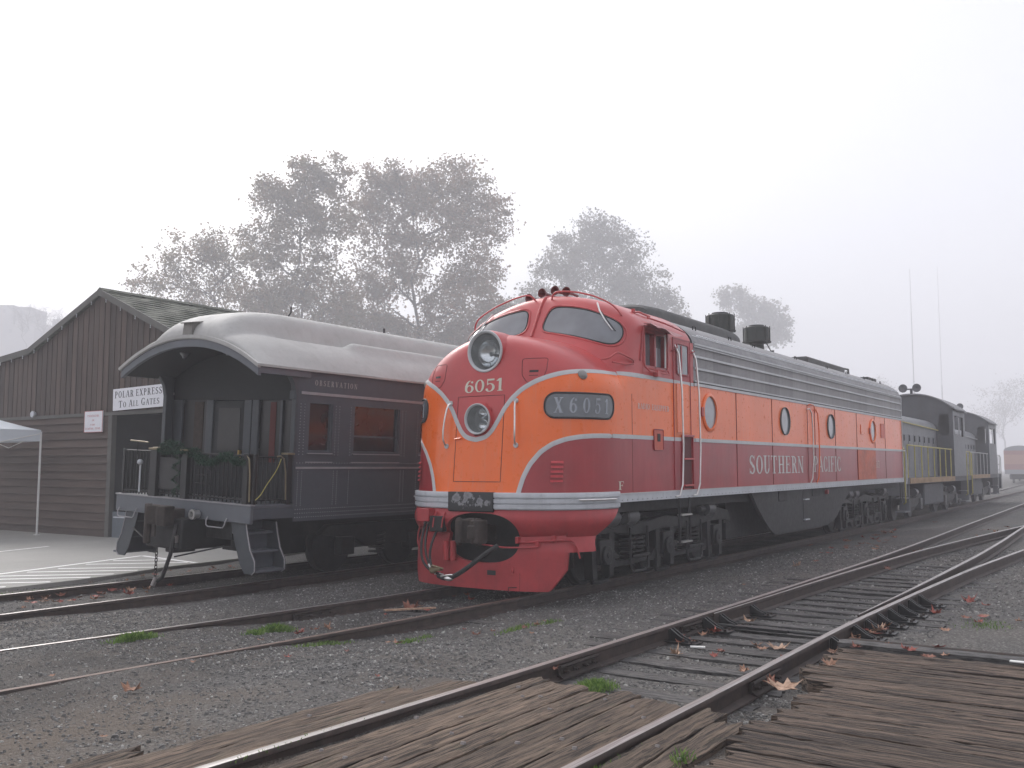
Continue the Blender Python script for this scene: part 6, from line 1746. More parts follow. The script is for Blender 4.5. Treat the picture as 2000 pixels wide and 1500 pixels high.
# ---- signs on the building
M['signw'] = flat('sign_white', (.74, .74, .78), .5, var=.03, scale=3)
M['signt'] = flat('sign_letter_gray', (.055, .058, .065), .6)
M['signr'] = flat('faded_red_letter', (.50, .17, .17), .6)
def sign(name, label, y0, y1, z0, z1, tilt, lines, mat, board='signw', x=None):
    x = x or BX0-.10
    t = thing(name, label, 'sign', (x, (y0+y1)/2, (z0+z1)/2), rot=(radians(tilt), 0, 0))
    m_ = MB(); m_.box(x-.012, x+.012, min(y0, y1), max(y0, y1), z0, z1); m_.build('board', M[board], t, smooth=20, bevel=.004)
    for txt, yy, zz, size, L, sm in lines:
        wid = 1.0; gap = .16; l = text_len(txt, size, 1, gap, sm); wid = L/l if L else 1
        m_ = MB(); text_mb(txt, m_, lambda u, v, q: Vector((x-.014-q, yy-u, zz+v)), size, wid, gap, 0, sm); m_.build('lettering', M[mat], t, smooth=0)
    return t
s1 = sign('banner_sign', 'long white banner sign reading POLAR EXPRESS TO ALL GATES', 13.37, 11.30, 3.25, 3.785, .0, [('POLAR', 13.29, 3.555, .165, .77, None), ('EXPRESS', 12.43, 3.56, .165, 1.02, None), ('To', 13.12, 3.315, .165, .30, .8), ('All', 12.70, 3.32, .165, .38, .8), ('Gates', 12.21, 3.325, .175, .70, .8)], 'signt', x=BX0-.12)
s1.rotation_euler = (radians(-1.2), 0, 0)
m_ = MB()
for y in (12.7, 11.97): m_.cyl((BX0-.12, y, 3.775), (BX0-.08, y, 3.83), .006, n=5)
m_.build('hook', M['dark'], s1, smooth=0)
s2 = sign('notice_sign', 'small square white notice with faded red lettering on siding', 14.64, 13.85, 2.72, 3.26, 0, [('PASSENGERS', 14.50, 3.11, .052, .50, None), ('OR', 14.30, 3.00, .045, .10, None), ('CARS', 14.36, 2.89, .045, .20, None), ('LOADING', 14.58, 2.79, .050, .36, None), ('ZONE', 14.16, 2.79, .050, .24, None)], 'signr', x=BX0-.075)
m_ = MB()
for a, b, c, d in ((14.64, 14.625, 2.72, 3.26), (13.865, 13.85, 2.72, 3.26), (14.625, 13.865, 3.248, 3.26), (14.625, 13.865, 2.72, 2.732)): m_.box(BX0-.089, BX0-.085, min(a, b), max(a, b), c, d)
m_.build('border', M['signr'], s2, smooth=0)
# ---- white canopy tent
M['canvas'] = flat('white_canopy_cloth', (.62, .66, .70), .8, var=.04, scale=2)
tt = thing('canopy_tent', 'white pop-up canopy tent at the left edge of the yard', 'tent', (1.4, 17.2, .12))
x0, x1, y0, y1 = -.1, 3.0, 15.72, 18.8; cxm, cym = (x0+x1)/2, (y0+y1)/2
m_ = MB(); E_ = []
n = 14
for (a, b) in (((x0, y0), (x1, y0)), ((x1, y0), (x1, y1)), ((x1, y1), (x0, y1)), ((x0, y1), (x0, y0))):
    for k in range(n): E_.append((a[0]+(b[0]-a[0])*k/n, a[1]+(b[1]-a[1])*k/n, k/n))
rows = []
for r in range(9):
    q = r/8; rows.append([(cxm+(x-cxm)*q, cym+(y-cym)*q, 2.79+.62*(1-q)**1.15) for x, y, t in E_])
for q, (dz, o_) in enumerate(((-.05, .012), (-.15, .0), (-.26, .0), (-.285, .0))):
    rows.append([(x, y, 2.79+dz+(.015*sin(t*14*pi) if q > 1 else 0)-.02*sin(pi*t)*(q > 1)) for x, y, t in E_])
m_.grid(rows, closed=True); m_.build('canopy', M['canvas'], tt, smooth=50)
for x, y in ((x0, y0), (x1, y0), (x1, y1), (x0, y1)):
    m_ = MB(); m_.box(x-.018, x+.018, y-.018, y+.018, .14, 2.75); m_.box(x-.06, x+.06, y-.06, y+.06, .122, .14); m_.build('leg', M['white'], tt, smooth=20)
for a, b in (((x0, y0), (x1, y0)), ((x1, y0), (x1, y1)), ((x1, y1), (x0, y1)), ((x0, y1), (x0, y0))):
    m_ = MB(); m_.cyl((a[0], a[1], 2.70), ((a[0]+b[0])/2, (a[1]+b[1])/2, 2.35), .012, n=6); m_.cyl((b[0], b[1], 2.70), ((a[0]+b[0])/2, (a[1]+b[1])/2, 2.35), .012, n=6); m_.build('truss_bar', M['white'], tt, smooth=20)
# ================================================================== SWITCHERS behind the locomotive
M['swgray'] = paint('switcher_gray', (.19, .195, .21), .5, .12, 1.2, .25, (.05, .05, .05), dirtamt=.25)
M['swdark'] = paint('switcher_dark_front', (.075, .078, .088), .55, .2, 1.2, .2, dirtamt=.2)
M['swroof'] = flat('switcher_roof', (.20, .20, .21), .6)
M['oran2'] = paint('faded_orange_edge', (.34, .22, .12), .6, .2, 2, .3)
M['palerail'] = flat('pale_handrail', (.42, .42, .42), .5)
M['sky_pane'] = mk_glass('cab_pane', (.30, .31, .34), .1)
def switcher(label, x0, yoff, railmat):
    t = thing('switcher_locomotive', label, 'locomotive', (x0, yoff, 0), 'gray switchers coupled behind')
    # geometry is written for x0 = 0 .. 13.3 (front of platform to rear), world offset added through the origin
    def B(x_0, x_1, y0, y1, z0, z1, name, mat, bev=0, par=None):
        m_ = MB(); m_.box(x0+x_0, x0+x_1, yoff+y0, yoff+y1, z0, z1); o = m_.build(name, M[mat] if isinstance(mat, str) else mat, t, smooth=20, bevel=bev)
        if par is not None: o.parent = par
        return o
    B(.3, 13.3, -1.45, 1.45, 1.30, 1.50, 'frame', 'swdark', .01)
    for s in (-1, 1): B(1.1, 9.2, min(s*1.45, s*1.47), max(s*1.45, s*1.47), 1.32, 1.50, 'walkway_edge', 'oran2')
    B(.25, .33, -1.5, 1.5, .95, 1.5, 'end_sill', 'swgray', .01); B(13.25, 13.33, -1.5, 1.5, .7, 1.5, 'end_sill', 'swdark', .01)
    # hood: rounded top
    m_ = MB(); pr = [(-.88, 1.5), (-.88, 3.35)]+[(-.88*cos(pi*k/12*.5)*1.0, 3.35+.40*sin(pi*k/12*.5)) for k in range(1, 12)]
    pr = pr+[(0, 3.76)]+[(-a, b) for a, b in reversed(pr)]
    m_.grid([[(x0+x, yoff+y, z) for x in (.9, 9.0)] for y, z in pr]); m_.add([(x0+.9, yoff+y, z) for y, z in pr], [tuple(range(len(pr)))]); m_.build('hood', M['swgray'], t, smooth=40)
    for k in range(9):
        for s in (-1, 1): B(1.3+k*.85, 1.3+k*.85+.80, min(s*.88, s*.895), max(s*.88, s*.895), 1.75, 3.0, 'hood_door', 'swgray', .01)
        for s in (-1, 1): B(1.35+k*.85, 1.40+k*.85, min(s*.90, s*.93), max(s*.90, s*.93), 2.75, 2.95, 'hinge', 'swdark')
    for s in (-1, 1):
        m_ = MB(); m_.tube([(x0+1.2, yoff+s*.95, 3.40), (x0+8.9, yoff+s*.97, 3.28)], .022, 6); m_.build('hood_rail', M[railmat], t, smooth=40)
        for x in (2.2, 2.7): m_ = MB(); m_.rev((x0+x, yoff+s*.78, 3.50), (0, s, 0), [(0, .08), (.08, .08), (.1, .06), (.1, 0)], 12); m_.build('hood_cap', M['swdark'], t, smooth=30)
    B(4.5, 5.4, -.35, .35, 3.72, 3.98, 'exhaust_stack', 'swdark', .03)
    B(2.4, 3.0, .1, .5, 3.7, 4.05, 'sand_box', 'swdark', .03)
    # cab with arched roof: built from wall pieces around the window openings
    cx0, cx1 = 9.0, 11.75
    def top(y): return 4.12+.62*(1-(abs(y)/1.56)**2.2)
    ys_ = [-1.5, -1.36, -.98, -.86, -.35, .35, .86, .98, 1.36, 1.5]
    for xx in (cx0, cx1):
        m_ = MB()
        for a, b in zip(ys_, ys_[1:]):
            op = (a in (-1.36,) or b in (1.36,)) or (a == -.86 and xx == cx0 and False)
            zz = [1.5, 3.08, 3.92]
            if not op: m_.add([(x0+xx, yoff+a, 1.5), (x0+xx, yoff+b, 1.5), (x0+xx, yoff+b, top(b)), (x0+xx, yoff+a, top(a))], [(0, 1, 2, 3)])
            else:
                m_.add([(x0+xx, yoff+a, 1.5), (x0+xx, yoff+b, 1.5), (x0+xx, yoff+b, 3.08), (x0+xx, yoff+a, 3.08)], [(0, 1, 2, 3)])
                m_.add([(x0+xx, yoff+a, 3.92), (x0+xx, yoff+b, 3.92), (x0+xx, yoff+b, top(b)), (x0+xx, yoff+a, top(a))], [(0, 1, 2, 3)])
        m_.build('cab_end', M['swdark'], t, smooth=0)
    m_ = MB()
    for s in (-1, 1):
        for (a, b, c, d) in ((cx0, cx1, 1.5, 3.08), (cx0, cx1, 3.86, 4.12), (cx0, cx0+.35, 3.08, 3.86), (cx0+1.15, cx0+1.45, 3.08, 3.86), (cx1-.45, cx1, 3.08, 3.86)):
            m_.add([(x0+a, yoff+s*1.5, c), (x0+b, yoff+s*1.5, c), (x0+b, yoff+s*1.5, d), (x0+a, yoff+s*1.5, d)], [(0, 1, 2, 3)])
    m_.build('cab_side', M['swgray'], t, smooth=0)
    m_ = MB(); yy = [-1.60+3.2*k/24 for k in range(25)]
    m_.grid([[(x0+x, yoff+y, top(min(1.56, abs(y)))+.03-.04*(abs(y) > 1.55)) for x in (cx0-.12, cx1+.12)] for y in yy]); m_.grid([[(x0+x, yoff+y, top(min(1.56, abs(y)))-.02-.04*(abs(y) > 1.55)) for x in (cx0-.12, cx1+.12)] for y in yy])
    m_.grid([[(x0+cx0-.12, yoff+y, top(min(1.56, abs(y)))+.03) for y in yy], [(x0+cx0-.12, yoff+y, top(min(1.56, abs(y)))-.02) for y in yy]])
    m_.build('cab_roof', M['swroof'], t, smooth=40)
    B(cx0+.4, cx0+1.1, -1.56, -1.505, 3.80, 3.86, 'sunshade', 'swdark'); 
    m_ = MB(); m_.box(x0+10.2, x0+10.9, yoff-.6, yoff+.2, 1.5, 3.2); m_.build('control_stand', M['swdark'], t, smooth=0)
    # horn
    m_ = MB(); m_.cyl((x0+9.6, yoff+.1, 4.6), (x0+9.6, yoff+.1, 4.98), .055, n=8)
    for s in (-1, 1): m_.rev((x0+9.35, yoff+.1+s*.26, 5.02), (-1, 0, 0), [(-.45, .03), (-.1, .05), (0, .13), (.03, .17), (.05, .17), (.03, .10), (-.02, 0)], 14)
    m_.cyl((x0+9.6, yoff-.2, 5.0), (x0+9.6, yoff+.4, 5.0), .03, n=6); m_.build('horn', M['swdark'], t, smooth=40)
    # side railings
    for s in (-1, 1):
        y = yoff+s*1.42
        m_ = MB(); m_.tube([(x0+1.0, y, 2.55), (x0+8.95, y, 2.53)], .024, 6); R_ = m_.build('handrail', M[railmat], t, smooth=40)
        for k in range(8):
            x = x0+1.0+k*1.1; m_ = MB(); m_.cyl((x, y, 1.45), (x, y, 2.55), .020, n=6); q = m_.build('stanchion', M[railmat], t, smooth=40)
        for xx in (.25, 11.95, 13.2):
            m_ = MB(); m_.tube([(x0+xx, y, 2.5), (x0+xx-.12, y+s*.08, 2.4), (x0+xx-.12, y+s*.08, .75), (x0+xx, y, .70)], .022, 6); m_.build('grab_rail', M[railmat], t, smooth=40)
        for xx in (.35, 11.9):
            m_ = MB(); m_.box(x0+xx, x0+xx+.75, min(y-s*.3, y), max(y-s*.3, y), .42, .46); m_.box(x0+xx, x0+xx+.75, min(y-s*.3, y), max(y-s*.3, y), .85, .88); m_.box(x0+xx+.72, x0+xx+.78, min(y-s*.3, y), max(y-s*.3, y), .4, 1.4); m_.build('step', M['swgray'], t, smooth=20)
    m_ = MB(); m_.tube([(x0+12.0, yoff-1.42, 2.5), (x0+13.2, yoff-1.42, 2.5), (x0+13.2, yoff-1.42, 1.5)], .02, 6); m_.build('end_rail', M[railmat], t, smooth=30)
    for z in (2.5, 2.0, 1.7):
        m_ = MB(); m_.cyl((x0+13.25, yoff-1.4, z), (x0+13.25, yoff+1.4, z), .022, n=6); m_.build('end_rail', M['palerail'], t, smooth=30)
    # trucks
    for xc in (2.9, 9.9):
        for x in (xc-1.2, xc+1.2):
            for s in (-1, 1):
                m_ = MB(); m_.rev((x0+x, yoff+s*.74, .59), (0, s, 0), [(-.07, 0), (-.07, .52), (-.04, .52), (-.035, .49), (.065, .485), (.07, .43), (.03, .2), (.05, 0)], 26); m_.build('wheel', M['truck'], t, smooth=40)
                B(x-.17, x+.17, min(s*1.0, s*1.2), max(s*1.0, s*1.2), .40, .78, 'journal_box', 'truckl', .02)
        for s in (-1, 1):
            m_ = MB(); ya, yb = yoff+s*1.02, yoff+s*1.14; m_.prism([(x0+xc-1.65, .72), (x0+xc-1.4, .95), (x0+xc-.5, .80), (x0+xc+.5, .80), (x0+xc+1.4, .95), (x0+xc+1.65, .72), (x0+xc+1.3, .70), (x0+xc+.5, .48), (x0+xc-.5, .48), (x0+xc-1.3, .70)], 'y', min(ya, yb), max(ya, yb)); m_.build('side_frame', M['truck'], t, smooth=25, bevel=.02)
            m_ = MB(); m_.rev((x0+xc-.3, yoff+s*1.22, 1.0), (1, 0, 0), [(0, 0), (0, .13), (.35, .13), (.36, .05), (.6, .04), (.6, 0)], 14); m_.build('brake_cylinder', M['truckl'], t, smooth=30)
    B(4.6, 8.2, -1.2, 1.2, .5, 1.3, 'fuel_tank', 'swdark', .05)
    B(-.45, .4, -.15, .15, .82, 1.08, 'coupler', 'rust', .03); B(13.2, 13.8, -.15, .15, .82, 1.08, 'coupler', 'rust', .03)
    return t
switcher('nearer gray switcher locomotive with yellow handrails and twin horns', 20.85, .05, 'yellow')
switcher('farther gray switcher locomotive with pale handrails, fading into fog', 34.6, .62, 'palerail')
# ---- distant passenger car in red and orange, half hidden by fog, with haze mixed into its paint
M['far_o'] = flat('hazed_coach_orange', (.52, .33, .28), .5)
M['far_r'] = flat('hazed_coach_red', (.44, .25, .24), .5)
M['far_g'] = flat('hazed_coach_roof', (.36, .36, .38), .6)
def far_coach(x, y, yaw, label):
    t = thing('passenger_coach', label, 'railway carriage', (x, y, 0))
    for (z0, z1, m_n, nm, w_) in ((1.1, 1.6, 'far_g', 'skirt', 1.50), (1.6, 2.2, 'far_r', 'lower_side', 1.52), (2.2, 3.25, 'far_o', 'window_band', 1.515), (3.25, 3.7, 'far_r', 'letter_board', 1.52)):
        m_ = MB(); m_.box(x, x+24, y-w_, y+w_, z0, z1); m_.build(nm, M[m_n], t, smooth=0)
    m_ = MB(); pr = [(1.52*cos(pi*k/12), 3.7+.55*sin(pi*k/12)) for k in range(13)]; m_.grid([[(xx, y+a, b) for xx in (x, x+24)] for a, b in pr]); m_.add([(x, y+a, b) for a, b in pr], [tuple(range(13))]); m_.build('roof', M['far_g'], t, smooth=40)
    for k in range(9):
        m_ = MB(); m_.box(x+1.5+k*2.45, x+3.0+k*2.45, y-1.525, y-1.518, 2.45, 3.05); m_.build('window', M['far_g'], t, smooth=0)
    for xc in (x+3, x+21):
        m_ = MB(); m_.box(xc-1.5, xc+1.5, y-1.1, y+1.1, .5, 1.1); m_.build('truck', M['dark'], t, smooth=0, bevel=.1)
        for d in (-1.2, 1.2):
            for s in (-1, 1): m_ = MB(); m_.cyl((xc+d, y+s*.68, .56), (xc+d, y+s*.82, .56), .46, n=20); m_.build('wheel', M['dark'], t, smooth=40)
    t.rotation_euler = (0, 0, yaw); return t
far_coach(108, 4.6, radians(4.2), 'distant orange and red passenger coach at the right edge, faded by fog and haze-paled paint')
# ================================================================== TREES AND BACKGROUND
def leaf_mat(name, a, b_, c_, trans=True):
    m, nt, b = newmat(name)
    at = nt.nodes.new('ShaderNodeAttribute'); at.attribute_name = 'tone'
    c = ramp(nt, at.outputs['Fac'], [(0, a), (.55, b_), (1, c_)])
    nt.links.new(c, b.inputs['Base Color']); b.inputs['Roughness'].default_value = .7
    if trans:
        tr = nt.nodes.new('ShaderNodeBsdfTranslucent'); mx = nt.nodes.new('ShaderNodeMixShader'); mx.inputs[0].default_value = .5
        nt.links.new(c, tr.inputs[0]); nt.links.new(b.outputs[0], mx.inputs[1]); nt.links.new(tr.outputs[0], mx.inputs[2]); nt.links.new(mx.outputs[0], nt.nodes['Material Output'].inputs['Surface'])
    return m
M['leafA'] = leaf_mat('autumn_leaves_green_brown', (.14, .125, .065), (.21, .16, .09), (.30, .18, .11))
M['leafB'] = leaf_mat('autumn_leaves_red_brown', (.15, .125, .07), (.23, .16, .095), (.32, .19, .12))
M['leafC'] = leaf_mat('gray_green_leaves', (.10, .10, .07), (.14, .13, .09), (.18, .15, .11))
M['bark'] = flat('bark', (.060, .052, .046), .9, var=.3, scale=3)
FWD = Vector((cos(YAW), sin(YAW), 0)); RGT = Vector((sin(YAW), -cos(YAW), 0)); CAMV = Vector(CAM)
def spot(u, D):
    p = CAMV+FWD*D+RGT*(D*(u-1000)/1857.0); return p.x, p.y
def tree(label, u, D, v_top, half_w, v_crown_low, leafm, seed, nleaf, leafs=.3, lean=0, group=None, bare=False, trunk_r=.35, blobs=None, limbs=9):
    """blobs: crown lobes as photo-space ellipses (u, v, ru, rv) turned into metres at distance D"""
    x, y = spot(u, D); Rt = random.Random(seed); k = D/1857.0
    H = 1.8+(913-v_top)*k
    t = thing('bare_tree' if bare else 'sycamore_tree', label, 'tree', (x, y, 0), group)
    tips = []; m_ = MB()
    B3 = []
    for (bu, bv, ru, rv) in blobs:
        c = Vector((x, y, 0))+RGT*((bu-u)*k)+Vector((0, 0, 1.8+(913-bv)*k)); B3.append((c, ru*k, rv*k))
        # depth spread
    B3 = [(c+FWD*Rt.uniform(-.35, .35)*r, r, h) for c, r, h in B3]
    base = Vector((x, y, 0))
    def limb(p0, p1, r0, r1, n=7, wob=.06):
        L = (p1-p0).length; P = []; off = Vector((0, 0, 0))
        for i in range(n+1):
            t_ = i/n; q = p0.lerp(p1, t_)+Vector((0, 0, L*.10*sin(pi*t_)))
            if 0 < i < n: q += Vector((Rt.gauss(0, 1), Rt.gauss(0, 1), Rt.gauss(0, .6)))*L*wob*.5
            P.append(q)
        m_.tube(P, [r0+(r1-r0)*i/n for i in range(n+1)], 6 if r0 > .08 else 4, caps=False); return P
    zc = min(c.z-h*.3 for c, r, h in B3); fork = base+Vector((0, 0, max(2.5, min(H*.32, zc)))); 
    trunk = limb(base, fork, trunk_r, trunk_r*.75, 5, .02)
    lead = limb(fork, base+Vector((Rt.uniform(-1, 1), Rt.uniform(-1, 1), H*.86)), trunk_r*.7, .05, 9, .05)
    ends = []
    for c, r, h in B3:
        st_ = lead[min(len(lead)-2, max(0, int((c.z-h*1.1-fork.z)/max(1, H*.86-fork.z)*9)))] if c.z > fork.z else trunk[-1]
        L_ = limb(st_, c-Vector((0, 0, h*.35)), trunk_r*.34*min(1.3, r/2.5), .05, 7)
        nb = 7 if not bare else 9
        for j in range(nb):
            q = L_[2+int(j*5/nb)]; d = Vector((Rt.gauss(0, 1), Rt.gauss(0, 1), Rt.gauss(.2, .8))).normalized()
            e = c+Vector((d.x*r, d.y*r, d.z*h))*Rt.uniform(.65, 1.05)
            S = limb(q, e, .06*min(1.5, r/2), .015, 6, .12)
            for _ in range(5 if not bare else 8):
                a = S[Rt.randrange(2, 7)]; g = a+Vector((Rt.gauss(0, 1), Rt.gauss(0, 1), Rt.gauss(.3, .7))).normalized()*r*Rt.uniform(.2, .5)
                s_ = limb(a, g, .022, .008, 4, .15); ends += s_[2:]
                if bare:
                    for _ in range(3):
                        g2 = g+Vector((Rt.gauss(0, 1), Rt.gauss(0, 1), Rt.gauss(.3, .7))).normalized()*r*Rt.uniform(.15, .3); limb(s_[2], g2, .012, .006, 3, .15)
            ends += S[3:]
    m_.build('trunk', M['bark'], t, smooth=50, recalc=False)
    if nleaf:
        cr = MB(); tn = []
        tot = sum(r*h for c, r, h in B3)
        clumps = []
        for c, r, h in B3:
            n = max(6, int(75*r*h/(D/1857*55)**2))
            for _ in range(n):
                d = Vector((Rt.gauss(0, 1), Rt.gauss(0, 1), Rt.gauss(0, 1))).normalized()*Rt.uniform(.25, 1.0)**.5
                clumps.append((c+Vector((d.x*r, d.y*r, d.z*h)), Rt.uniform(.07, .20)*r, Rt.random()))
        for e in ends:
            if Rt.random() < .5: clumps.append((e, .004*D, Rt.random()))
        for _ in range(nleaf):
            c, s, tone = clumps[Rt.randrange(len(clumps))]
            p = c+Vector((Rt.gauss(0, s), Rt.gauss(0, s), Rt.gauss(0, s*.8)))
            a = Vector((Rt.gauss(0, 1), Rt.gauss(0, 1), Rt.gauss(0, 1))).normalized(); b = a.orthogonal().normalized()
            b.rotate(Matrix.Rotation(Rt.uniform(0, 6.28), 3, a)); cc = a.cross(b); L = leafs*Rt.uniform(.6, 1.25)
            # five-pointed leaf-sized face
            cr.add([p, p+b*L*.55+cc*L*.30, p+b*L, p+b*L*.62-cc*L*.38, p-cc*L*.45, p+cc*L*.42], [(0, 5, 1, 2, 3, 4)])
            tn.append(min(1, max(0, tone*.7+Rt.random()*.3)))
        o = cr.build('crown', M[leafm], t, smooth=0, recalc=False); at = o.data.attributes.new('tone', 'FLOAT', 'FACE'); at.data.foreach_set('value', tn)
    return t
D1 = 78
tree('sparse half-bare tree between the timber building and the tall trees', 405, 128, 425, 0, 0, 'leafA', 5, 7500, .30, blobs=[(300, 520, 55, 38), (265, 555, 40, 30), (345, 480, 60, 45), (400, 470, 45, 45), (440, 500, 50, 60), (400, 560, 60, 50), (350, 590, 60, 35)], trunk_r=.22)
tree('tall sycamore with its top highest of all the trees, left of centre', 583, 136, 285, 0, 0, 'leafA', 9, 32000, .36, blobs=[(640, 330, 42, 50), (590, 335, 40, 45), (520, 370, 48, 42), (560, 420, 75, 60), (640, 420, 60, 60), (500, 480, 55, 60), (590, 520, 80, 60), (520, 580, 60, 50), (640, 590, 70, 55), (470, 590, 60, 45), (560, 640, 80, 35), (640, 650, 70, 35), (480, 640, 50, 30)])
tree('broad reddish sycamore with thick forked trunk behind the locomotive nose', 806, 145, 300, 0, 0, 'leafB', 14, 50000, .37, blobs=[(740, 345, 50, 42), (800, 365, 60, 50), (890, 340, 75, 50), (950, 410, 60, 55), (720, 430, 70, 65), (850, 440, 85, 70), (940, 520, 50, 60), (760, 530, 75, 60), (900, 590, 80, 60), (700, 590, 60, 60), (970, 620, 45, 40), (860, 655, 80, 35), (940, 670, 60, 30), (740, 650, 70, 35)], trunk_r=.5)
tree('pale rounded tree half lost in fog behind the locomotive cab', 1175, 215, 405, 0, 0, 'leafC', 23, 26000, .52, blobs=[(1175, 440, 45, 40), (1130, 480, 55, 45), (1220, 480, 60, 50), (1090, 540, 60, 50), (1180, 550, 80, 60), (1260, 560, 60, 50), (1050, 590, 55, 40), (1300, 600, 45, 40), (1160, 620, 120, 40), (1020, 610, 50, 40)], trunk_r=.5)
tree('faint small tree beside the exhaust stacks, almost swallowed by fog', 1470, 300, 552, 0, 0, 'leafC', 31, 8000, .75, blobs=[(1435, 580, 30, 28), (1480, 605, 40, 30), (1525, 620, 28, 30), (1470, 650, 50, 35), (1520, 660, 35, 25)], trunk_r=.4)
tree('ghostly tree in the fog above the farther switcher, at the right edge', 1965, 400, 735, 0, 0, 'leafC', 41, 4000, .55, blobs=[(1965, 790, 50, 45), (2010, 780, 50, 50), (1930, 820, 35, 35)], trunk_r=.4)
tree('low ghostly tree in the fog above the roof end of the long locomotive', 1715, 420, 725, 0, 0, 'leafC', 43, 2500, .6, blobs=[(1700, 760, 25, 28), (1735, 765, 20, 25), (1715, 790, 45, 25)], trunk_r=.4)
for i, (u, v, lab) in enumerate(((30, 580, 'leftmost bare tree behind the foggy rooftops'), (72, 580, 'bare tree between the two foggy chimney-like blocks'), (108, 592, 'bare tree nearest to the gable of the timber building'))):
    tree(lab, u, 330, v, 0, 0, 'leafA', 50+i, 0, bare=True, blobs=[(u-8, v+25, 22, 22), (u+14, v+28, 22, 20), (u, v+50, 28, 20)], trunk_r=.22, group='bare trees in the fog')
# foggy rooftops far left
M['farwall'] = flat('distant_wall', (.22, .21, .21), .9, var=.08, scale=.3)
def far_building(label, parts, D):
    u0 = sum(p[0]+p[1] for p in parts)/2/len(parts); x, y = spot(u0, D); t = thing('distant_building', label, 'building', (x, y, 0)); k = D/1857.0
    for i, (ua, ub, vt, d, nm) in enumerate(parts):
        a = Vector((*spot(ua, D), 0))+FWD*(-d); b = Vector((*spot(ub, D), 0))+FWD*(-d); zt = 1.8+(913-vt)*k
        P = [a, b, b+FWD*14, a+FWD*14]; m_ = MB(); m_.add([(p.x, p.y, 0) for p in P]+[(p.x, p.y, zt) for p in P], [(0, 1, 5, 4), (1, 2, 6, 5), (2, 3, 7, 6), (3, 0, 4, 7), (4, 5, 6, 7)]); o = m_.build(nm, M['farwall'], t, smooth=0)
        n = max(1, int((ub-ua)/28))
        for q in range(n):
            c = a.lerp(b, (q+.5)/n)-FWD*.05; w_ = RGT*.6; z0 = zt-3.2
            m_ = MB(); m_.add([c-w_+Vector((0, 0, z0)), c+w_+Vector((0, 0, z0)), c+w_+Vector((0, 0, z0+1.4)), c-w_+Vector((0, 0, z0+1.4))], [(0, 1, 2, 3)]); m_.build('window', M['glass'], t, smooth=0)
    return t
far_building('pale foggy block with stepped roofline at the left edge of the picture', [(-60, 12, 592, 0, 'wall'), (18, 46, 596, .5, 'tower'), (-60, 92, 634, 3, 'wall')], 380)
far_building('pale foggy flat-roofed block just left of the timber gable', [(90, 200, 620, 0, 'wall'), (60, 120, 640, 2, 'wall')], 350)
# masts in the fog
for u, vt, D, lab in ((1791, 520, 230, 'thin mast in the fog, nearer to the locomotive'), (1846, 515, 310, 'thin mast in the fog, right of the other mast')):
    x, y = spot(u, D); k = D/1857.; H = 1.8+(913-vt)*k
    t = thing('mast', lab, 'mast', (x, y, 0)); m_ = MB(); m_.cyl((x, y, 0), (x, y, H), .16, .05, n=8); m_.build('pole', M['palerail'], t, smooth=30)
    m_ = MB(); m_.cyl((x, y, 0), (x, y, H*.42), .28, .20, n=8); m_.cyl((x-.8, y, H*.45), (x+.8, y, H*.45), .08, n=6); m_.build('lower_pole', M['palerail'], t, smooth=30)
# ================================================================== LEAVES, GRASS, LITTER
def lmat(name, c): return flat(name, c, .65, var=.35, scale=30)
M['lv_tan'] = lmat('tan_leaf', (.40, .26, .18)); M['lv_or'] = lmat('orange_leaf', (.30, .16, .10)); M['lv_br'] = lmat('brown_leaf', (.20, .075, .045)); M['lv_red'] = lmat('red_brown_leaf', (.28, .07, .05))
M['grass'] = leaf_mat('short_grass', (.07, .13, .03), (.13, .23, .05), (.22, .32, .08))
Rl = random.Random(77)
LOB = [(0, 0), (.30, .10), (.62, .02), (.48, .22), (.95, .30), (.62, .48), (.72, .72), (.40, .66), (.28, 1.0), (.05, .74), (-.20, .98), (-.34, .66), (-.68, .70), (-.58, .46), (-.92, .26), (-.46, .20), (-.58, .0), (-.28, .10)]
def leaf_mesh(mb, x, y, z, s, yaw, curl=.35, tip=0.):
    c = (0, .45); ca, sa = cos(yaw), sin(yaw); rows = []
    for q in (0, .5, 1):
        r = []
        for (a, b) in LOB:
            px, py = c[0]+(a-c[0])*q, c[1]+(b-c[1])*q
            h = curl*(px*px*.9+(py-.45)**2*.7)*(1+.5*sin(a*7))+.03*sin(px*9+py*7)+tip*(py-.2)
            X, Y = px*s, (py-.45)*s; r.append((x+X*ca-Y*sa, y+X*sa+Y*ca, z+max(0, h)*s+.004))
        rows.append(r)
    mb.grid(rows, closed=True)
    mb.tube([(x+.45*s*sa, y-.45*s*ca, z+.01), (x+.75*s*sa, y-.75*s*ca, z+.02)], .003, 4)
def gz2(x, y):
    return ground_z(x, y)+nz(x, y)+.012
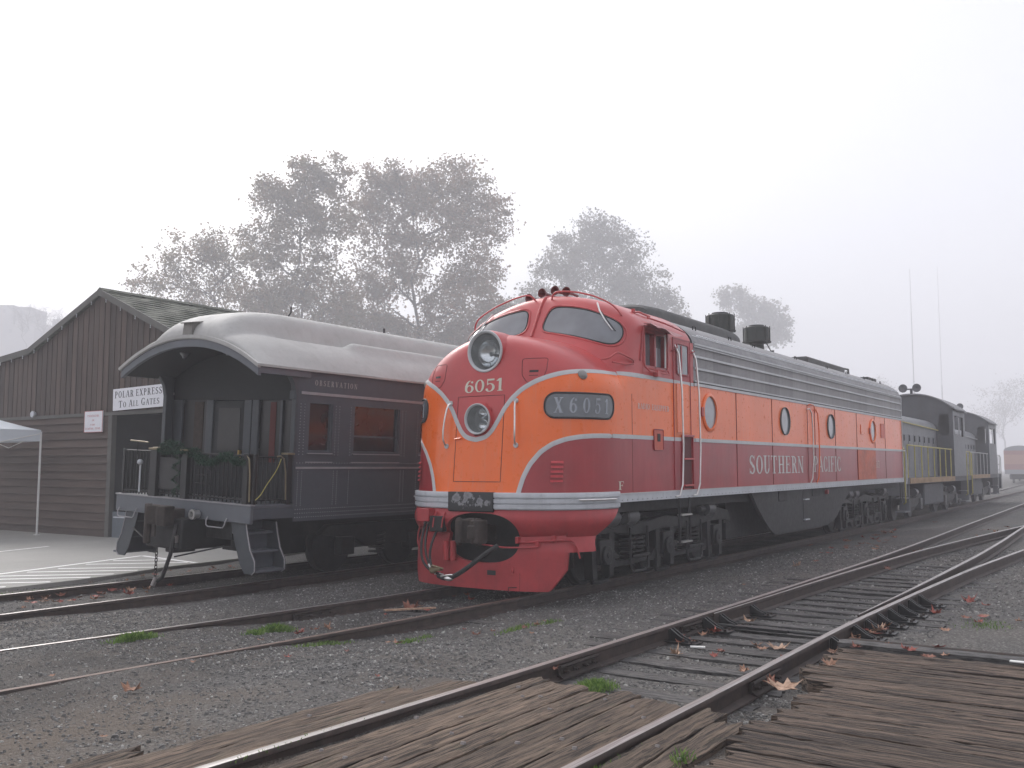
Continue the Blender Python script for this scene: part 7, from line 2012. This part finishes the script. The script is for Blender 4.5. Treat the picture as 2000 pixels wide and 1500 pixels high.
LV = [(-1.52, -4.95, .15, .125, 'lv_tan', 'large curled tan leaf leaning on the nearest right rail'), (-3.52, -5.66, .255, .15, 'lv_tan', 'pale orange leaf lying at the corner of the wooden deck'), (-3.35, -5.52, .245, .09, 'lv_br', 'thin folded brown leaf beside the pale orange leaf at the deck corner'),
      (-2.60, -5.03, .14, .075, 'lv_or', 'small orange leaf curled against the right rail between plank crossing and large tan leaf'), (-2.20, -4.22, .13, .10, 'lv_tan', 'flat tan leaf on a crosstie near the left rail'), (-2.57, -5.72, .27, .08, 'lv_or', 'square orange leaf scrap on the end of the wooden deck boards'),
      (-.10, -4.15, .14, .11, 'lv_tan', 'tan leaf between the ties beside the left switch rail'), (-5.87, -1.42, None, .11, 'lv_or', 'lone orange leaf on the gravel in the left foreground'), (-2.82, -1.42, None, .09, 'lv_or', 'upright orange leaf just right of the middle track'),
      (-2.86, -.05, None, .10, 'lv_red', 'reddish leaf between the middle rails right of the grass tuft'), (-2.30, .10, None, .09, 'lv_or', 'orange leaf between the middle rails left of the joint bar'), (-.50, .35, None, .16, 'lv_br', 'heap-like curled brown leaf in front of the locomotive pilot'),
      (-1.08, -2.0, None, .07, 'lv_or', 'tiny orange leaf on gravel midway between middle and nearest tracks'), (-1.70, -1.60, None, .07, 'lv_br', 'tiny brown leaf on gravel below the locomotive pilot'), (-.02, -5.50, .15, .12, 'lv_tan', 'tan leaf caught behind the rail braces'),
      (1.6, -5.75, .15, .10, 'lv_red', 'reddish leaf on the tie ends outside the right rail'), (2.9, -5.9, .14, .12, 'lv_red', 'red leaf on the farther tie ends outside the right rail'), (-3.95, -4.0, .27, .05, 'lv_br', 'small leaf scrap beside the nearest left rail joint'), (6.2, -2.7, None, .13, 'lv_tan', 'pale leaf on gravel between the locomotive and the nearest track')]
for x, y, z, s, mt, lab in LV:
    m_ = MB(); leaf_mesh(m_, x, y, z if z is not None else gz2(x, y), s, Rl.uniform(0, 6.28), Rl.uniform(.5, 1.1), Rl.uniform(0, .5))
    tag(m_.build('fallen_leaf', M[mt], smooth=0), lab, 'leaf', 'single fallen leaves')
mbs = [MB() for _ in range(3)]
def scatter(n, x0, x1, y0, y1, s=(.05, .10), zf=None):
    for _ in range(n):
        x = Rl.gauss((x0+x1)/2, (x1-x0)/3.2); y = Rl.gauss((y0+y1)/2, (y1-y0)/3.2)
        leaf_mesh(mbs[Rl.randrange(3)], x, y, (zf if zf is not None else gz2(x, y))+Rl.uniform(0, .02), Rl.uniform(*s), Rl.uniform(0, 6.3), Rl.uniform(.1, .9), Rl.uniform(-.1, .5))
scatter(26, -3.0, -1.2, 4.4, 4.95, (.05, .11)); scatter(10, -4.2, -2.6, 4.2, 4.9, (.04, .08)); scatter(22, -1.6, 1.5, 5.25, 5.9, (.04, .09)); scatter(12, -1.4, -.6, -5.6, -5.42, (.05, .09), .15); scatter(8, -.4, .9, -5.62, -5.42, (.05, .09), .15)
scatter(7, -1.9, -.9, -4.2, -4.0, (.05, .09), .13); scatter(6, -2.2, -1.3, -5.0, -4.4, (.04, .08), .12); scatter(34, 5.5, 10, -4.15, -3.9, (.06, .12), .14); scatter(14, 8, 17, -3.4, -2.0, (.07, .13)); scatter(18, -5, 2, -.5, .6, (.04, .09)); scatter(12, -6, 1, -3.0, -1.2, (.03, .06)); scatter(20, 12, 22, -1.9, -1.2, (.08, .16)); scatter(10, 14, 20, -4.9, -4.0, (.08, .12), .14); scatter(10, -1, 7, -7, -5.9, (.05, .09)); scatter(8, -2.0, -1.4, -6.6, -5.7, (.04, .08), .275)
for m_, mt in zip(mbs, ('lv_or', 'lv_br', 'lv_red')):
    tag(m_.build('leaf_litter', M[mt], smooth=0, recalc=False), {'lv_or': 'scattered orange leaf litter along the tracks', 'lv_br': 'scattered brown leaf litter along the tracks', 'lv_red': 'scattered reddish leaf litter along the tracks'}[mt], 'leaf litter', kind='stuff')
# grass tufts
m_ = MB(); tn = []
def tuft(x, y, rx, ry, n, h=.05, z=None):
    for _ in range(int(n*.55)):
        a = Rl.uniform(0, 6.28); q = Rl.random()**.6*Rl.uniform(.5, 1.25); px, py = x+cos(a)*rx*q, y+sin(a)*ry*q; zz = z if z is not None else gz2(px, py)-.01
        d = Rl.uniform(0, 6.28); w_ = .005; hh = 1.3*h*Rl.uniform(.4, 1.2)*(1.2-q*.6); l = Rl.uniform(.2, .8)*hh
        m_.add([(px-w_*sin(d), py+w_*cos(d), zz), (px+w_*sin(d), py-w_*cos(d), zz), (px+l*cos(d)*.5+w_*.5*sin(d), py+l*sin(d)*.5, zz+hh*.7), (px+l*cos(d), py+l*sin(d), zz+hh)], [(0, 1, 2, 3)]); tn.append(Rl.random())
tuft(-4.35, .80, .32, .09, 900, .06); tuft(-2.85, .35, .28, .10, 1100, .07); tuft(-3.3, .2, .15, .08, 250, .05); tuft(-3.3, -.85, .5, .07, 350, .035); tuft(-2.55, -1.35, .25, .10, 350, .035); tuft(-2.1, -1.2, .15, .08, 150, .03)
tuft(-1.3, -1.9, .45, .12, 420, .04); tuft(-.8, -2.0, .3, .1, 220, .035); tuft(-3.75, -4.25, .22, .16, 1100, .05, .125); tuft(1.2, -6.3, .4, .3, 240, .04); tuft(-1.0, -6.9, .35, .2, 500, .05); tuft(-3.0, 5.5, 1.6, .1, 300, .03); tuft(-6.5, -5.42, 1.0, .03, 300, .03, .24); tuft(-6.2, -3.79, 1.5, .02, 260, .02, .262); tuft(-5.4, -5.72, .12, .06, 120, .05, .23)
o = m_.build('grass', M['grass'], smooth=0, recalc=False); at = o.data.attributes.new('tone', 'FLOAT', 'FACE'); at.data.foreach_set('value', tn); tag(o, 'small bright green grass tufts growing along the rails', 'grass', kind='stuff')
# litter
m_ = MB(); m_.prism([(-1.85, -4.22), (-1.81, -4.20), (-1.76, -4.33), (-1.81, -4.35)], 'z', .142, .152); tag(m_.build('white_wrapper', M['white'], smooth=0), 'small white wrapper on the ties near the left switch rail', 'wrapper')
m_ = MB(); m_.box(-1.75, -1.69, -7.05, -6.90, .292, .300); tag(m_.build('paper_scrap', M['white'], smooth=0), 'tiny white paper scrap on the dark deck timber at the right edge', 'paper')
m_ = MB(); m_.add([(-.9, .45, -.015), (-.35, .05, -.015), (-.32, .10, -.015), (-.86, .52, -.015)], [(0, 1, 2, 3)]); m_.prism([(-.9, .45), (-.35, .05), (-.32, .10), (-.86, .52)], 'z', -.03, -.012)
tag(m_.build('wood_lath', M['lv_tan'], smooth=0), 'pale wooden lath lying between the rails before the locomotive', 'lath')
# ------------------------------------------------------------------ haze
hz = MB(); hz.box(-900, 900, -900, 900, -3.0, 95.0)
m, nt_, b_ = newmat('haze_air'); nt_.nodes.remove(b_)
pv = nt_.nodes.new('ShaderNodeVolumePrincipled'); pv.inputs['Density'].default_value = HAZE_DENSITY
pv.inputs['Color'].default_value = (.945, .947, .98, 1)
pv.inputs['Anisotropy'].default_value = .0
nt_.links.new(pv.outputs[0], nt_.nodes['Material Output'].inputs['Volume'])
o = hz.build('haze', m, smooth=0); tag(o, 'thick pale morning fog filling the whole yard', 'haze', kind='stuff')
